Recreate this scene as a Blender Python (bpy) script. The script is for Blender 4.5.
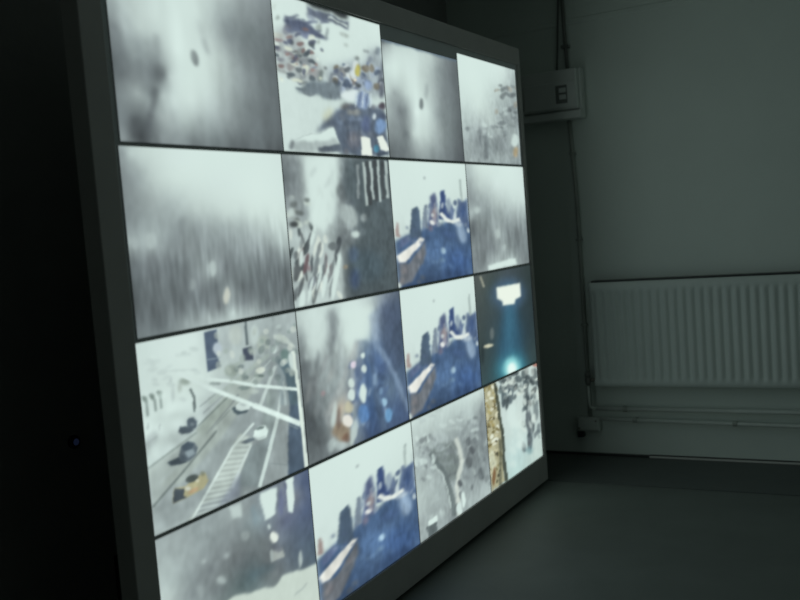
import bpy, bmesh, math
import numpy as np
from mathutils import Matrix, Vector

# ------------------------------------------------------------------ scene, camera, world, exposure
scene = bpy.context.scene
col = scene.collection
for o in list(bpy.data.objects):
    bpy.data.objects.remove(o)

YAW, PITCH, ROLL = 0.5031, -0.0751, -0.0792          # radians
CAM_LOC = (1.8048, -5.3704, 1.6033)
F_PX = 944.9                                          # focal length for an 800 px wide frame
cam_data = bpy.data.cameras.new('camera')
cam = bpy.data.objects.new('camera', cam_data)
col.objects.link(cam)
scene.camera = cam
fwd = Vector((-math.sin(YAW) * math.cos(PITCH), math.cos(YAW) * math.cos(PITCH), math.sin(PITCH)))
right = Vector((math.cos(YAW), math.sin(YAW), 0))
up = right.cross(fwd)
r2 = right * math.cos(ROLL) + up * math.sin(ROLL)
u2 = -right * math.sin(ROLL) + up * math.cos(ROLL)
m = Matrix((r2, u2, -fwd)).transposed().to_4x4()
m.translation = Vector(CAM_LOC)
cam.matrix_world = m
cam_data.sensor_fit = 'HORIZONTAL'
cam_data.sensor_width = 36.0
cam_data.lens = F_PX / 800.0 * 36.0
cam_data.clip_start = 0.02
cam_data.dof.use_dof = True
cam_data.dof.focus_distance = 3.5
cam_data.dof.aperture_fstop = 2.6

world = bpy.data.worlds.new('world')
scene.world = world
world.use_nodes = True
world.node_tree.nodes['Background'].inputs[0].default_value = (0, 0, 0, 1)
world.node_tree.nodes['Background'].inputs[1].default_value = 0.0

scene.view_settings.view_transform = 'Standard'
scene.view_settings.look = 'None'
scene.view_settings.exposure = 0.0
scene.view_settings.gamma = 1.0
scene.view_settings.use_curve_mapping = False

SCREEN_STRENGTH = 1.0      # the lit screen is the only light in the darkened room

# ------------------------------------------------------------------ materials
def lin(c):
    c = c / 255.0
    return c / 12.92 if c <= 0.04045 else ((c + 0.055) / 1.055) ** 2.4

def paint(name, rgb, rough=0.6, var=0.06, scale=6.0, bump=0.0, bump_scale=60.0, spec=0.4, metallic=0.0):
    """procedural painted surface: base colour with faint mottling and fine relief"""
    mt = bpy.data.materials.new(name)
    mt.use_nodes = True
    nt = mt.node_tree
    b = nt.nodes['Principled BSDF']
    tc = nt.nodes.new('ShaderNodeTexCoord')
    nz = nt.nodes.new('ShaderNodeTexNoise')
    nz.inputs['Scale'].default_value = scale
    nz.inputs['Detail'].default_value = 5
    nt.links.new(tc.outputs['Object'], nz.inputs['Vector'])
    rp = nt.nodes.new('ShaderNodeValToRGB')
    rp.color_ramp.elements[0].position = 0.3
    rp.color_ramp.elements[1].position = 0.7
    rp.color_ramp.elements[0].color = (*[c * (1 - var) for c in rgb], 1)
    rp.color_ramp.elements[1].color = (*[min(1, c * (1 + var)) for c in rgb], 1)
    nt.links.new(nz.outputs['Fac'], rp.inputs['Fac'])
    nt.links.new(rp.outputs['Color'], b.inputs['Base Color'])
    b.inputs['Roughness'].default_value = rough
    b.inputs['Metallic'].default_value = metallic
    b.inputs['Specular IOR Level'].default_value = spec
    if bump:
        n2 = nt.nodes.new('ShaderNodeTexNoise')
        n2.inputs['Scale'].default_value = bump_scale
        n2.inputs['Detail'].default_value = 4
        nt.links.new(tc.outputs['Object'], n2.inputs['Vector'])
        bp = nt.nodes.new('ShaderNodeBump')
        bp.inputs['Strength'].default_value = bump
        bp.inputs['Distance'].default_value = 0.01
        nt.links.new(n2.outputs['Fac'], bp.inputs['Height'])
        nt.links.new(bp.outputs['Normal'], b.inputs['Normal'])
    return mt

M = {
    'wall': paint('wall_paint', (0.70, 0.775, 0.71), 0.75, 0.03, 2.5, 0.12, 45),
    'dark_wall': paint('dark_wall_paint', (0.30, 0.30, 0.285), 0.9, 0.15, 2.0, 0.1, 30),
    'ceiling': paint('ceiling_paint', (0.80, 0.82, 0.79), 0.9, 0.03, 2.0),
    'side_wall': paint('side_wall_paint', (0.78, 0.80, 0.77), 0.9, 0.03, 2.0),
    'floor': paint('floor_vinyl', (0.145, 0.166, 0.150), 0.55, 0.10, 3.0, 0.05, 90, 0.25),
    'dark_strip': paint('dark_strip_tone', (0.045, 0.047, 0.045), 0.45, 0.1, 5.0, spec=0.3),  # dark tone for the shadow-gap strip and the line beside it
    'white_trim': paint('white_trim_paint', (0.62, 0.62, 0.58), 0.5, 0.04, 9.0),
    'radiator': paint('radiator_enamel', (0.66, 0.73, 0.68), 0.42, 0.03, 4.0, spec=0.35),
    'pipe': paint('pipe_paint', (0.58, 0.63, 0.58), 0.5, 0.06, 9.0),
    'cable': paint('cable_grey', (0.34, 0.37, 0.33), 0.55, 0.1, 9.0),
    'window_grey': paint('window_grey', (0.20, 0.215, 0.20), 0.4, 0.05, 9.0),
    'conduit': paint('conduit_grey', (0.16, 0.17, 0.155), 0.55, 0.1, 9.0),
    'plastic': paint('box_plastic', (0.66, 0.70, 0.66), 0.45, 0.03, 8.0),
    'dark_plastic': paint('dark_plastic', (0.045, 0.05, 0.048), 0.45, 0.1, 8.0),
    'frame': paint('frame_paint', (0.56, 0.545, 0.52), 0.6, 0.04, 6.0),
    'strip': paint('floor_strip_vinyl', (0.11, 0.125, 0.118), 0.55, 0.10, 3.0, 0.05, 90, 0.25),
    'screen_sheet': paint('screen_sheet', (0.70, 0.73, 0.73), 0.7, 0.03, 6.0),
    'black': paint('black_board', (0.018, 0.02, 0.02), 0.7, 0.1, 6.0, spec=0.2),
    'brass': paint('valve_metal', (0.20, 0.19, 0.16), 0.4, 0.1, 12.0, metallic=0.6),
}

def picture_material():
    mt = bpy.data.materials.new('lit_picture')
    mt.use_nodes = True
    nt = mt.node_tree
    nt.nodes.clear()
    out = nt.nodes.new('ShaderNodeOutputMaterial')
    em = nt.nodes.new('ShaderNodeEmission')
    at = nt.nodes.new('ShaderNodeVertexColor')
    at.layer_name = 'picture'
    nt.links.new(at.outputs['Color'], em.inputs['Color'])
    em.inputs['Strength'].default_value = SCREEN_STRENGTH
    nt.links.new(em.outputs[0], out.inputs['Surface'])
    return mt
M['picture'] = picture_material()

def led_material():
    mt = bpy.data.materials.new('blue_led')
    mt.use_nodes = True
    b = mt.node_tree.nodes['Principled BSDF']
    b.inputs['Base Color'].default_value = (0.01, 0.012, 0.03, 1)
    b.inputs['Emission Color'].default_value = (0.25, 0.40, 1.0, 1)
    b.inputs['Emission Strength'].default_value = 0.014
    return mt
M['led'] = led_material()

# ------------------------------------------------------------------ mesh helpers
def link(name, me, parent=None):
    o = bpy.data.objects.new(name, me)
    col.objects.link(o)
    o.parent = parent
    return o

def finish(name, bm, mat, parent=None, smooth=False):
    bmesh.ops.recalc_face_normals(bm, faces=bm.faces)
    me = bpy.data.meshes.new(name)
    bm.to_mesh(me)
    bm.free()
    for x in (mat if isinstance(mat, (list, tuple)) else [mat]):
        me.materials.append(x)
    if smooth:
        for f in me.polygons:
            f.use_smooth = True
    return link(name, me, parent)

def add_box(bm, x0, x1, y0, y1, z0, z1, bev=0.0):
    g = bmesh.ops.create_cube(bm, size=1.0)
    vs = g['verts']
    for v in vs:
        v.co = Vector((x0 + (v.co.x + .5) * (x1 - x0), y0 + (v.co.y + .5) * (y1 - y0), z0 + (v.co.z + .5) * (z1 - z0)))
    if bev:
        es = list({e for v in vs for e in v.link_edges})
        bmesh.ops.bevel(bm, geom=es, offset=bev, segments=2, affect='EDGES', profile=0.5)

def box(name, b, mat, parent=None, bev=0.0):
    bm = bmesh.new()
    add_box(bm, *b, bev)
    return finish(name, bm, mat, parent)

def add_tube(bm, pts, r, n=12):
    pts = [Vector(p) for p in pts]
    rings = []
    ref = Vector((0.31, 0.87, 0.38)).normalized()
    for i, p in enumerate(pts):
        a = pts[max(i - 1, 0)]
        b = pts[min(i + 1, len(pts) - 1)]
        d = (b - a).normalized()
        s = d.cross(ref).normalized()
        t = d.cross(s).normalized()
        rr = r[i] if isinstance(r, (list, tuple)) else r
        rings.append([bm.verts.new(p + (s * math.cos(2 * math.pi * k / n) + t * math.sin(2 * math.pi * k / n)) * rr) for k in range(n)])
    for A, B in zip(rings, rings[1:]):
        for k in range(n):
            bm.faces.new((A[k], A[(k + 1) % n], B[(k + 1) % n], B[k]))
    bm.faces.new(rings[0])
    bm.faces.new(rings[-1][::-1])

def tube(name, pts, r, mat, parent=None, n=12):
    bm = bmesh.new()
    add_tube(bm, pts, r, n)
    return finish(name, bm, mat, parent, smooth=True)

def empty(name, loc=(0, 0, 0)):
    o = bpy.data.objects.new(name, None)
    o.empty_display_size = 0.1
    o.location = loc
    col.objects.link(o)
    return o

def adopt(child, parent):
    child.parent = parent
    child.matrix_parent_inverse = Matrix.Translation(parent.location).inverted()
    return child

def tag(o, label, cat, group=None, kind=None):
    o['label'] = label
    o['category'] = cat
    if group:
        o['group'] = group
    if kind:
        o['kind'] = kind
    return o

# ------------------------------------------------------------------ the room
XL, XR, YB, ZC = -0.67, 3.1, -6.6, 3.05
FL = 0.170                                    # floor level
tag(box('floor', (XL - .1, XR + .1, YB - .1, .1, FL - .1, FL), M['floor']), 'dark grey vinyl floor in front of the lit screen', 'floor', kind='structure')
tag(box('wall_back', (XL - .1, XR + .1, 0, .1, FL, ZC), M['wall']), 'pale painted wall behind the radiator', 'wall', kind='structure')
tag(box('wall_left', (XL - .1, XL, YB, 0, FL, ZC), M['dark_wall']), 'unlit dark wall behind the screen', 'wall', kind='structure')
tag(box('wall_right', (XR, XR + .1, YB, 0, FL, ZC), M['side_wall']), 'plain wall opposite the screen', 'wall', kind='structure')
tag(box('wall_front', (XL - .1, XR + .1, YB - .1, YB, FL, ZC), M['side_wall']), 'plain wall behind the viewer', 'wall', kind='structure')
tag(box('ceiling', (XL - .1, XR + .1, YB - .1, .1, ZC, ZC + .1), M['ceiling']), 'plain ceiling over the darkened room', 'ceiling', kind='structure')

# a darker strip of flooring along the back wall, and, where it meets the wall, beads and a dark strip painted for the shadow gap
tag(box('floor_strip', (XL, XR, -.575, 0, FL, FL + .005), M['strip'], bev=.002), 'darker strip of flooring along the foot of the back wall', 'floor', kind='structure')
tag(box('shadow_gap_strip', (XL, .415, -.016, 0, FL + .005, FL + .019), M['dark_strip'], bev=.003), 'low dark strip standing in for the shadow gap at the wall foot', 'shadow_strip', kind='structure')
tag(box('trim_1', (.415, XR, -.022, 0, FL + .005, FL + .015), M['white_trim'], bev=.003), 'thin white bead along the foot of the back wall', 'trim', kind='structure')
tag(box('trim_2', (.415, XR, -.008, 0, FL + .015, FL + .021), M['dark_strip']), 'dark line above the white bead at the foot of the wall', 'trim', kind='structure')
bm = bmesh.new()
prof = [(0, 2.690), (-.006, 2.694), (-.008, 2.704), (-.006, 2.712), (-.008, 2.720), (0, 2.726)]
A = [bm.verts.new((XL, y, z)) for y, z in prof]
B = [bm.verts.new((XR, y, z)) for y, z in prof]
for i in range(len(prof)):
    j = (i + 1) % len(prof)
    bm.faces.new((A[i], A[j], B[j], B[i]))
bm.faces.new(A); bm.faces.new(B[::-1])
tag(finish('trim_3', bm, M['wall']), 'pale picture rail high on the back wall', 'trim', kind='structure')

# ------------------------------------------------------------------ the pictures on the screen
# Each picture is a field of colour samples (u across, v down, sRGB) plus soft shapes drawn over it.
# P = polygon, E = ellipse (centre and two axis vectors), N = faint upright streaks; two blur widths (u, v) each.
PICTURES = {
(0, 0): (
 [(.044,.319,159,173,172),(.142,.297,185,201,197),(.291,.262,201,219,214),(.482,.233,196,213,208),(.654,.225,159,173,172),(.803,.208,134,145,146),
  (.943,.177,122,132,134),(.055,.208,169,184,182),(.302,.144,201,219,214),(.636,.057,185,201,197),(.985,-.033,138,150,151),(.034,.43,134,145,146),
  (.075,.422,164,178,177),(.16,.404,185,201,197),(.357,.364,209,227,222),(.522,.33,185,201,197),(.679,.33,138,150,151),(.831,.299,117,128,129),
  (.973,.271,112,122,124),(.047,.563,112,122,124),(.117,.552,146,159,159),(.195,.482,159,173,172),(.345,.484,209,227,222),(.593,.471,185,201,197),
  (.775,.472,130,141,142),(.932,.463,102,111,113),(.038,.66,102,111,113),(.12,.662,130,141,142),(.21,.621,112,122,124),(.254,.629,102,111,113),
  (.298,.637,174,189,187),(.41,.621,212,231,225),(.579,.613,185,201,197),(.763,.587,142,154,155),(.94,.58,107,117,119),(.04,.77,126,137,138),
  (.112,.747,155,168,167),(.191,.738,117,128,129),(.242,.746,169,184,182),(.398,.743,209,227,222),(.564,.755,174,189,187),(.747,.735,126,137,138),
  (.943,.748,102,111,113),(.028,.894,112,122,124),(.083,.89,96,105,107),(.153,.898,96,105,107),(.23,.863,155,168,167),(.353,.866,179,195,192),
  (.502,.854,159,173,172),(.659,.872,130,141,142),(.807,.893,107,117,119),(.966,.916,96,105,107),(.02,.977,130,141,142),(.104,.965,73,80,82),
  (.22,.964,130,141,142),(.375,.962,126,137,138),(.544,.951,117,128,129),(.723,.964,102,111,113),(.919,.97,91,99,101)],
 [('E',(130,141,142),.55,.0157,.0142,(.529,.428,.015,-.007,.013,.047)),
  ('E',(155,168,167),.6,.0186,.0169,(.505,.334,.017,-.007,.01,.049)),
  ('E',(85,92,95),.95,.0097,.0089,(.449,.51,.022,-.009,.008,.042)),
  ('P',(122,132,134),.5,.0164,.0159,(.22,.43,.217,.613,.251,.606,.253,.42)),
  ('P',(85,92,95),.6,.0134,.0131,(.196,.701,.154,.858,.182,.861,.225,.702)),
  ('P',(85,92,95),.6,.0132,.013,(.157,.847,.124,.974,.152,.977,.185,.849)),
  ('E',(91,99,101),.6,.0165,.0159,(.239,.624,.03,-.004,-.004,.041)),
  ('P',(107,117,119),.4,.0207,.0206,(.117,.477,.104,.685,.133,.68,.146,.471)),
  ('N',1,.035,0,1,.02,.12),
  ('P',(114,124,126),.5,.0198,.0201,(.017,.415,.021,.658,.057,.649,.053,.403)),
  ('P',(146,159,159),.5,.0204,.0204,(.083,.362,.087,.535,.11,.528,.105,.354)),
  ('P',(120,130,132),.5,.048,.0415,(.625,.299,.735,.487,.842,.422,.727,.233)),
  ('P',(122,132,134),.4,.0227,.0215,(.284,.81,.284,.966,.309,.962,.309,.806)),
  ('P',(134,145,146),.4,.0242,.0223,(.426,.827,.43,.956,.454,.952,.449,.822)),
  ('P',(77,83,86),.6,.0153,.0153,(.064,.871,.061,.984,.103,.979,.106,.864)),
  ('P',(210,229,223),.55,.0529,.0494,(.257,.156,.583,.071,.502,.365,.435,.693,.372,.835,.295,.667,.276,.409))]),
(0, 1): (
 [(.031,.14,212,231,225),(.474,.247,212,231,225),(.946,.051,212,231,225),(.375,-.065,207,225,220),(.906,.39,201,219,214),(.007,.575,207,225,220),
  (.439,.559,201,219,214)],
 [('P',(89,99,118),1,.014,.0107,(.108,.133,.275,.136,.4,.18,.479,.203,.383,.218,.24,.223,.106,.209)),
  ('P',(96,106,120),1,.014,.0104,(.287,.025,.404,.028,.669,.043,.663,.088,.466,.077,.292,.095)),
  ('P',(185,201,197),1,.0097,.0071,(.475,.061,.658,.072,.667,.056,.483,.046)),
  ('P',(59,65,67),1,.0187,.0139,(.298,-.076,.681,-.066,.67,.026,.405,.02,.295,.013)),
  ('E',(94,99,113),.85,.0106,.0084,(.117,.216,.03,-.001,-.011,.03)),
  ('E',(146,99,95),.85,.0103,.0083,(.038,.296,.04,-.001,-.004,.012)),
  ('E',(92,92,105),.85,.0108,.0085,(.148,.268,.018,-0,-.013,.035)),
  ('E',(103,103,115),.85,.0102,.0083,(.007,.36,.028,-0,-.007,.019)),
  ('E',(115,94,99),.85,.0106,.0084,(.112,.372,.057,-0,-.005,.013)),
  ('E',(84,94,90),.85,.011,.0086,(.201,.345,.043,-0,-.014,.038)),
  ('E',(104,109,120),.85,.0103,.0083,(.024,.423,.04,0,-.005,.015)),
  ('E',(90,95,97),.85,.0109,.0085,(.164,.402,.073,0,-.007,.02)),
  ('E',(102,112,117),.85,.0112,.0087,(.244,.411,.05,0,-.014,.039)),
  ('E',(124,115,110),.85,.0106,.0084,(.104,.453,.033,0,-.008,.022)),
  ('E',(133,131,128),.85,.0115,.0088,(.315,.467,.065,.001,-.011,.029)),
  ('E',(99,109,114),.85,.0111,.0086,(.219,.464,.035,.001,-.017,.045)),
  ('E',(92,107,103),.85,.0118,.0089,(.368,.472,.026,0,-.016,.042)),
  ('E',(72,78,80),.85,.012,.009,(.422,.409,.016,0,-.004,.011)),
  ('E',(141,155,153),.85,.0114,.0087,(.283,.346,.018,-0,-.007,.019)),
  ('E',(113,123,128),.85,.0122,.009,(.47,.473,.027,0,-.017,.044)),
  ('E',(123,121,111),.85,.0127,.0092,(.584,.405,.05,0,-.015,.038)),
  ('E',(117,127,137),.85,.0124,.0091,(.52,.461,.033,.001,-.02,.051)),
  ('E',(104,119,141),.85,.0136,.0096,(.775,.431,.04,0,-.019,.047)),
  ('E',(110,121,130),.85,.0141,.0097,(.87,.285,.028,-0,-.011,.028)),
  ('E',(110,124,130),.85,.0145,.0099,(.961,.203,.029,-.001,-.014,.035)),
  ('E',(118,128,125),.85,.0134,.0095,(.721,.299,.027,-0,-.007,.017)),
  ('E',(142,154,154),.85,.0139,.0096,(.83,.226,.039,-.001,-.005,.013)),
  ('E',(81,88,99),.85,.0145,.0099,(.965,.382,.023,0,-.052,.127)),
  ('E',(136,150,145),.85,.0103,.0083,(.046,.16,.014,-.001,-.005,.014)),
  ('E',(156,171,166),.85,.0118,.0089,(.385,.143,.026,-.001,-.01,.028)),
  ('E',(136,150,152),.85,.0121,.009,(.462,.173,.013,-.001,-.016,.043)),
  ('E',(171,185,179),.85,.0129,.0093,(.628,.146,.043,-.002,-.008,.02)),
  ('E',(156,171,166),.85,.0118,.0089,(.373,.25,.013,-0,-.006,.015)),
  ('E',(172,187,181),.85,.0129,.0093,(.627,.219,.017,-0,-.005,.013)),
  ('E',(113,125,125),.85,.011,.0086,(.2,.531,.056,.002,-.005,.014)),
  ('E',(192,208,200),.85,.0103,.0083,(.035,.102,.011,-.001,-.007,.02)),
  ('E',(154,164,159),.85,.0104,.0083,(.039,.496,.052,.001,-.004,.01)),
  ('E',(144,154,154),.85,.0108,.0085,(.145,.519,.061,.002,-.004,.012)),
  ('E',(111,123,149),.85,.0113,.0087,(.265,.226,.05,-.001,-.008,.023)),
  ('E',(126,140,152),.85,.0129,.0093,(.617,.495,.058,.001,-.013,.033)),
  ('E',(171,166,86),.85,.0123,.0087,(.72,.379,.031,-.005,-.005,.044)),
  ('E',(149,124,104),.9,.0122,.0087,(.68,.46,.034,-.005,-.003,.03)),
  ('E',(232,225,202),1,.0082,.0058,(.694,.442,.012,-.002,-.001,.011)),
  ('E',(178,172,150),.8,.0098,.0071,(.583,.41,.018,-.003,-.002,.015)),
  ('E',(180,198,209),.9,.013,.009,(.876,.375,.029,-.004,-.004,.031)),
  ('E',(221,229,211),.9,.0095,.0077,(.042,.26,.041,-.008,-.002,.019)),
  ('E',(221,229,211),.8,.0084,.0066,(.167,.428,.023,-.004,-.002,.014)),
  ('P',(142,150,152),.6,.0336,.0263,(.002,.249,.119,.197,.225,.243,.256,.306,.4,.422,.375,.527,.18,.538,.088,.488,-.009,.512)),
  ('P',(129,141,151),.6,.0409,.029,(.444,.395,.697,.313,.785,.342,.862,.221,.998,.163,1.039,.53,.463,.597,.419,.501)),
  ('E',(212,223,201),.7,.0078,.006,(.247,.463,.017,-.009,.007,.011)),
  ('E',(78,88,92),.7,.0076,.0059,(.182,.52,.017,-.004,.001,.013)),
  ('E',(223,237,225),.7,.0081,.0061,(.354,.36,.012,-.003,0,.009)),
  ('E',(78,88,92),.7,.0073,.0058,(.078,.517,.013,-.006,.004,.01)),
  ('E',(223,237,225),.7,.0078,.006,(.261,.315,.01,.001,-.006,.013)),
  ('E',(223,237,225),.7,.0082,.0062,(.398,.301,.013,-.002,-.002,.01)),
  ('E',(105,116,131),.7,.0079,.006,(.283,.33,.02,-.007,.002,.011)),
  ('E',(140,116,111),.7,.0075,.0059,(.162,.342,.011,.001,-.004,.007)),
  ('E',(140,116,111),.7,.0077,.006,(.237,.43,.016,.002,-.004,.008)),
  ('E',(78,88,92),.7,.0076,.0059,(.204,.37,.015,-.005,.003,.011)),
  ('E',(212,223,201),.7,.0081,.0061,(.367,.495,.014,.001,-.005,.01)),
  ('E',(223,237,225),.7,.0075,.0059,(.154,.439,.01,-.001,-.002,.007)),
  ('E',(105,116,131),.7,.0082,.0062,(.397,.29,.014,-.004,.001,.012)),
  ('E',(140,116,111),.7,.0075,.0059,(.151,.427,.016,.003,-.004,.008)),
  ('E',(212,223,201),.7,.0071,.0057,(.024,.542,.01,-.003,.001,.009)),
  ('E',(140,116,111),.7,.0073,.0058,(.081,.381,.017,-.005,.001,.007)),
  ('E',(105,116,131),.7,.008,.0061,(.32,.425,.018,-.008,.003,.008)),
  ('E',(223,237,225),.7,.0071,.0057,(.027,.551,.014,.001,-.004,.01)),
  ('E',(78,88,92),.7,.0075,.0059,(.154,.363,.015,.001,-.004,.008)),
  ('E',(223,237,225),.7,.0075,.0059,(.151,.353,.019,-.001,-.003,.011)),
  ('E',(105,116,131),.7,.008,.0061,(.329,.299,.015,-.005,.001,.008)),
  ('E',(105,116,131),.7,.0076,.0059,(.175,.534,.016,.005,-.009,.013)),
  ('E',(223,237,225),.7,.0079,.006,(.284,.357,.013,-.006,.004,.009)),
  ('E',(140,116,111),.7,.008,.0061,(.332,.4,.012,-.005,.005,.012)),
  ('E',(78,88,92),.7,.0076,.0059,(.203,.417,.015,.001,-.005,.011)),
  ('E',(140,116,111),.7,.008,.0061,(.308,.443,.018,-.002,-.002,.013)),
  ('E',(85,99,115),.7,.0096,.0067,(.825,.458,.016,-.006,.005,.011)),
  ('E',(85,99,115),.7,.0093,.0065,(.718,.497,.019,-.006,.003,.012)),
  ('E',(85,99,115),.7,.0096,.0067,(.831,.441,.016,-.006,.005,.014)),
  ('E',(85,99,115),.7,.0092,.0065,(.705,.471,.012,.002,-.011,.018)),
  ('E',(206,218,218),.7,.0089,.0064,(.614,.363,.018,-0,-.007,.018)),
  ('E',(85,99,115),.7,.0095,.0067,(.808,.439,.02,-.001,-.003,.011)),
  ('E',(167,182,194),.7,.0087,.0063,(.54,.469,.014,-.002,-.002,.018)),
  ('E',(85,99,115),.7,.0094,.0066,(.752,.446,.019,-.001,-.006,.02)),
  ('E',(101,115,139),.7,.0088,.0064,(.564,.427,.012,.002,-.007,.011)),
  ('E',(167,182,194),.7,.0092,.0065,(.705,.353,.018,-.004,.001,.012)),
  ('E',(101,115,139),.7,.0087,.0064,(.551,.457,.017,-.009,.01,.014)),
  ('E',(101,115,139),.7,.0096,.0067,(.834,.316,.015,-.001,-.006,.019)),
  ('E',(206,218,218),.7,.0089,.0064,(.624,.435,.013,-.006,.009,.013)),
  ('E',(167,182,194),.7,.009,.0065,(.643,.47,.014,.001,-.01,.019)),
  ('E',(206,218,218),.7,.0085,.0063,(.489,.467,.017,.002,-.007,.014)),
  ('E',(85,99,115),.7,.0092,.0065,(.693,.416,.018,-.007,.005,.012)),
  ('E',(85,99,115),.7,.0094,.0066,(.775,.4,.017,-.009,.011,.015)),
  ('E',(206,218,218),.7,.0086,.0063,(.505,.462,.014,-.004,.002,.011)),
  ('E',(206,218,218),.7,.0091,.0065,(.683,.504,.02,-.006,.003,.013)),
  ('E',(113,118,108),.7,.0091,.0065,(.673,.42,.012,-.001,-.004,.014)),
  ('E',(101,115,139),.7,.0091,.0065,(.671,.401,.012,-.003,.001,.018)),
  ('E',(167,182,194),.7,.0093,.0066,(.739,.383,.013,.003,-.011,.015)),
  ('E',(85,99,115),.7,.0088,.0064,(.594,.352,.015,-.001,-.003,.01)),
  ('E',(206,218,218),.7,.0092,.0065,(.715,.449,.013,.002,-.012,.019)),
  ('E',(120,103,101),.85,.0083,.0065,(.151,.392,.031,.003,-.006,.013)),
  ('E',(82,90,107),.85,.0078,.0064,(.005,.352,.019,-.006,.001,.013)),
  ('E',(75,85,91),.85,.0078,.0063,(-.006,.4,.019,-.004,-0,.011)),
  ('E',(120,103,101),.85,.0079,.0064,(.03,.467,.023,-.005,-0,.012)),
  ('E',(213,224,206),.85,.0081,.0065,(.099,.34,.033,-.003,-.004,.016)),
  ('E',(90,100,103),.85,.0083,.0065,(.138,.288,.02,-.012,.008,.011)),
  ('E',(75,85,91),.85,.0082,.0065,(.104,.495,.037,-.006,-.001,.014)),
  ('E',(120,103,101),.85,.0086,.0066,(.232,.324,.02,-.011,.007,.01)),
  ('E',(90,100,103),.85,.0083,.0065,(.154,.347,.026,-.005,-.001,.011)),
  ('E',(75,85,91),.85,.0088,.0068,(.314,.28,.025,.006,-.014,.02)),
  ('E',(82,90,107),.85,.0082,.0065,(.122,.282,.023,.002,-.01,.019)),
  ('E',(75,85,91),.85,.0088,.0067,(.298,.507,.027,.005,-.012,.019)),
  ('E',(213,224,206),.85,.0085,.0066,(.215,.464,.023,-.005,0,.016)),
  ('E',(120,103,101),.85,.0085,.0066,(.215,.284,.034,-.007,-.001,.014)),
  ('E',(82,90,107),.85,.0081,.0065,(.083,.303,.02,-.007,.002,.013)),
  ('E',(213,224,206),.85,.0088,.0068,(.314,.228,.025,-.011,.007,.016)),
  ('E',(120,103,101),.85,.0082,.0065,(.125,.256,.028,-.007,-0,.01)),
  ('E',(213,224,206),.85,.0082,.0065,(.128,.424,.026,.007,-.009,.013)),
  ('E',(213,224,206),.85,.0086,.0067,(.243,.442,.035,-.01,.002,.018)),
  ('E',(220,232,222),.85,.0088,.0068,(.316,.244,.021,-.012,.008,.013)),
  ('E',(213,224,206),.85,.0083,.0065,(.134,.525,.035,-.004,-.002,.013)),
  ('E',(120,103,101),.85,.0088,.0067,(.308,.337,.025,-.001,-.004,.012)),
  ('E',(213,224,206),.85,.0084,.0066,(.177,.526,.031,-.002,-.003,.013)),
  ('E',(82,90,107),.85,.0089,.0068,(.322,.261,.032,-.006,-.002,.018)),
  ('E',(75,85,91),.85,.0086,.0067,(.252,.353,.025,-.003,-.004,.018)),
  ('E',(82,90,107),.85,.0085,.0066,(.199,.234,.026,-.011,.004,.013)),
  ('E',(75,85,91),.85,.0087,.0067,(.267,.339,.025,-.005,-.001,.016)),
  ('E',(75,85,91),.85,.0088,.0067,(.299,.395,.03,-.003,-.002,.012)),
  ('E',(82,90,107),.85,.0083,.0066,(.159,.384,.022,-.012,.007,.011)),
  ('E',(90,100,103),.85,.0084,.0066,(.177,.459,.034,.003,-.006,.012)),
  ('E',(120,103,101),.85,.0087,.0067,(.268,.187,.029,-.004,-.003,.012)),
  ('E',(82,90,107),.85,.0083,.0065,(.131,.412,.026,-.014,.006,.009)),
  ('E',(220,232,222),.85,.0079,.0064,(.01,.331,.02,-.002,-.003,.013)),
  ('E',(82,90,107),.85,.0086,.0066,(.226,.463,.023,-.003,-.003,.016)),
  ('E',(157,173,188),.85,.0111,.0076,(.936,.331,.039,-.011,.003,.018)),
  ('E',(120,117,104),.85,.0105,.0074,(.786,.354,.019,.005,-.012,.015)),
  ('E',(120,117,104),.85,.0096,.007,(.517,.386,.022,.005,-.016,.022)),
  ('E',(157,173,188),.85,.0104,.0073,(.76,.459,.032,-.003,-.004,.021)),
  ('E',(157,173,188),.85,.0104,.0073,(.738,.509,.022,.004,-.014,.02)),
  ('E',(212,224,222),.85,.0092,.0069,(.422,.536,.027,-.008,.004,.017)),
  ('E',(78,91,107),.85,.0095,.007,(.505,.501,.026,-.011,.009,.02)),
  ('E',(120,117,104),.85,.0095,.007,(.489,.487,.022,.003,-.013,.022)),
  ('E',(157,173,188),.85,.0099,.0071,(.611,.455,.034,-.004,-.004,.02)),
  ('E',(212,224,222),.85,.0099,.0072,(.625,.422,.017,-.008,.012,.019)),
  ('E',(97,108,128),.85,.0112,.0076,(.953,.444,.029,-.001,-.009,.028)),
  ('E',(78,91,107),.85,.0098,.0071,(.589,.481,.033,-.001,-.01,.03)),
  ('E',(157,173,188),.85,.0097,.0071,(.544,.545,.03,.007,-.021,.028)),
  ('E',(86,94,98),.85,.0103,.0073,(.715,.493,.026,-.008,.004,.015)),
  ('E',(86,94,98),.85,.0099,.0072,(.622,.391,.028,-.014,.01,.014)),
  ('E',(78,91,107),.85,.0099,.0072,(.625,.495,.026,-.01,.006,.015)),
  ('E',(78,91,107),.85,.0098,.0071,(.574,.5,.03,-.012,.007,.016)),
  ('E',(86,94,98),.85,.0112,.0076,(.962,.428,.022,.005,-.021,.026)),
  ('E',(212,224,222),.85,.0102,.0072,(.695,.384,.035,-.012,.005,.019)),
  ('E',(97,108,128),.85,.0102,.0072,(.685,.522,.026,-.006,.002,.018)),
  ('E',(120,117,104),.85,.0101,.0072,(.661,.438,.017,-.009,.015,.02)),
  ('E',(86,94,98),.85,.0095,.007,(.486,.5,.023,-.005,.001,.016)),
  ('E',(120,117,104),.85,.0108,.0075,(.871,.339,.028,-.002,-.006,.024)),
  ('E',(120,117,104),.85,.011,.0075,(.911,.473,.036,.002,-.013,.027)),
  ('E',(86,94,98),.85,.0105,.0074,(.781,.469,.018,-.009,.011,.014)),
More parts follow.
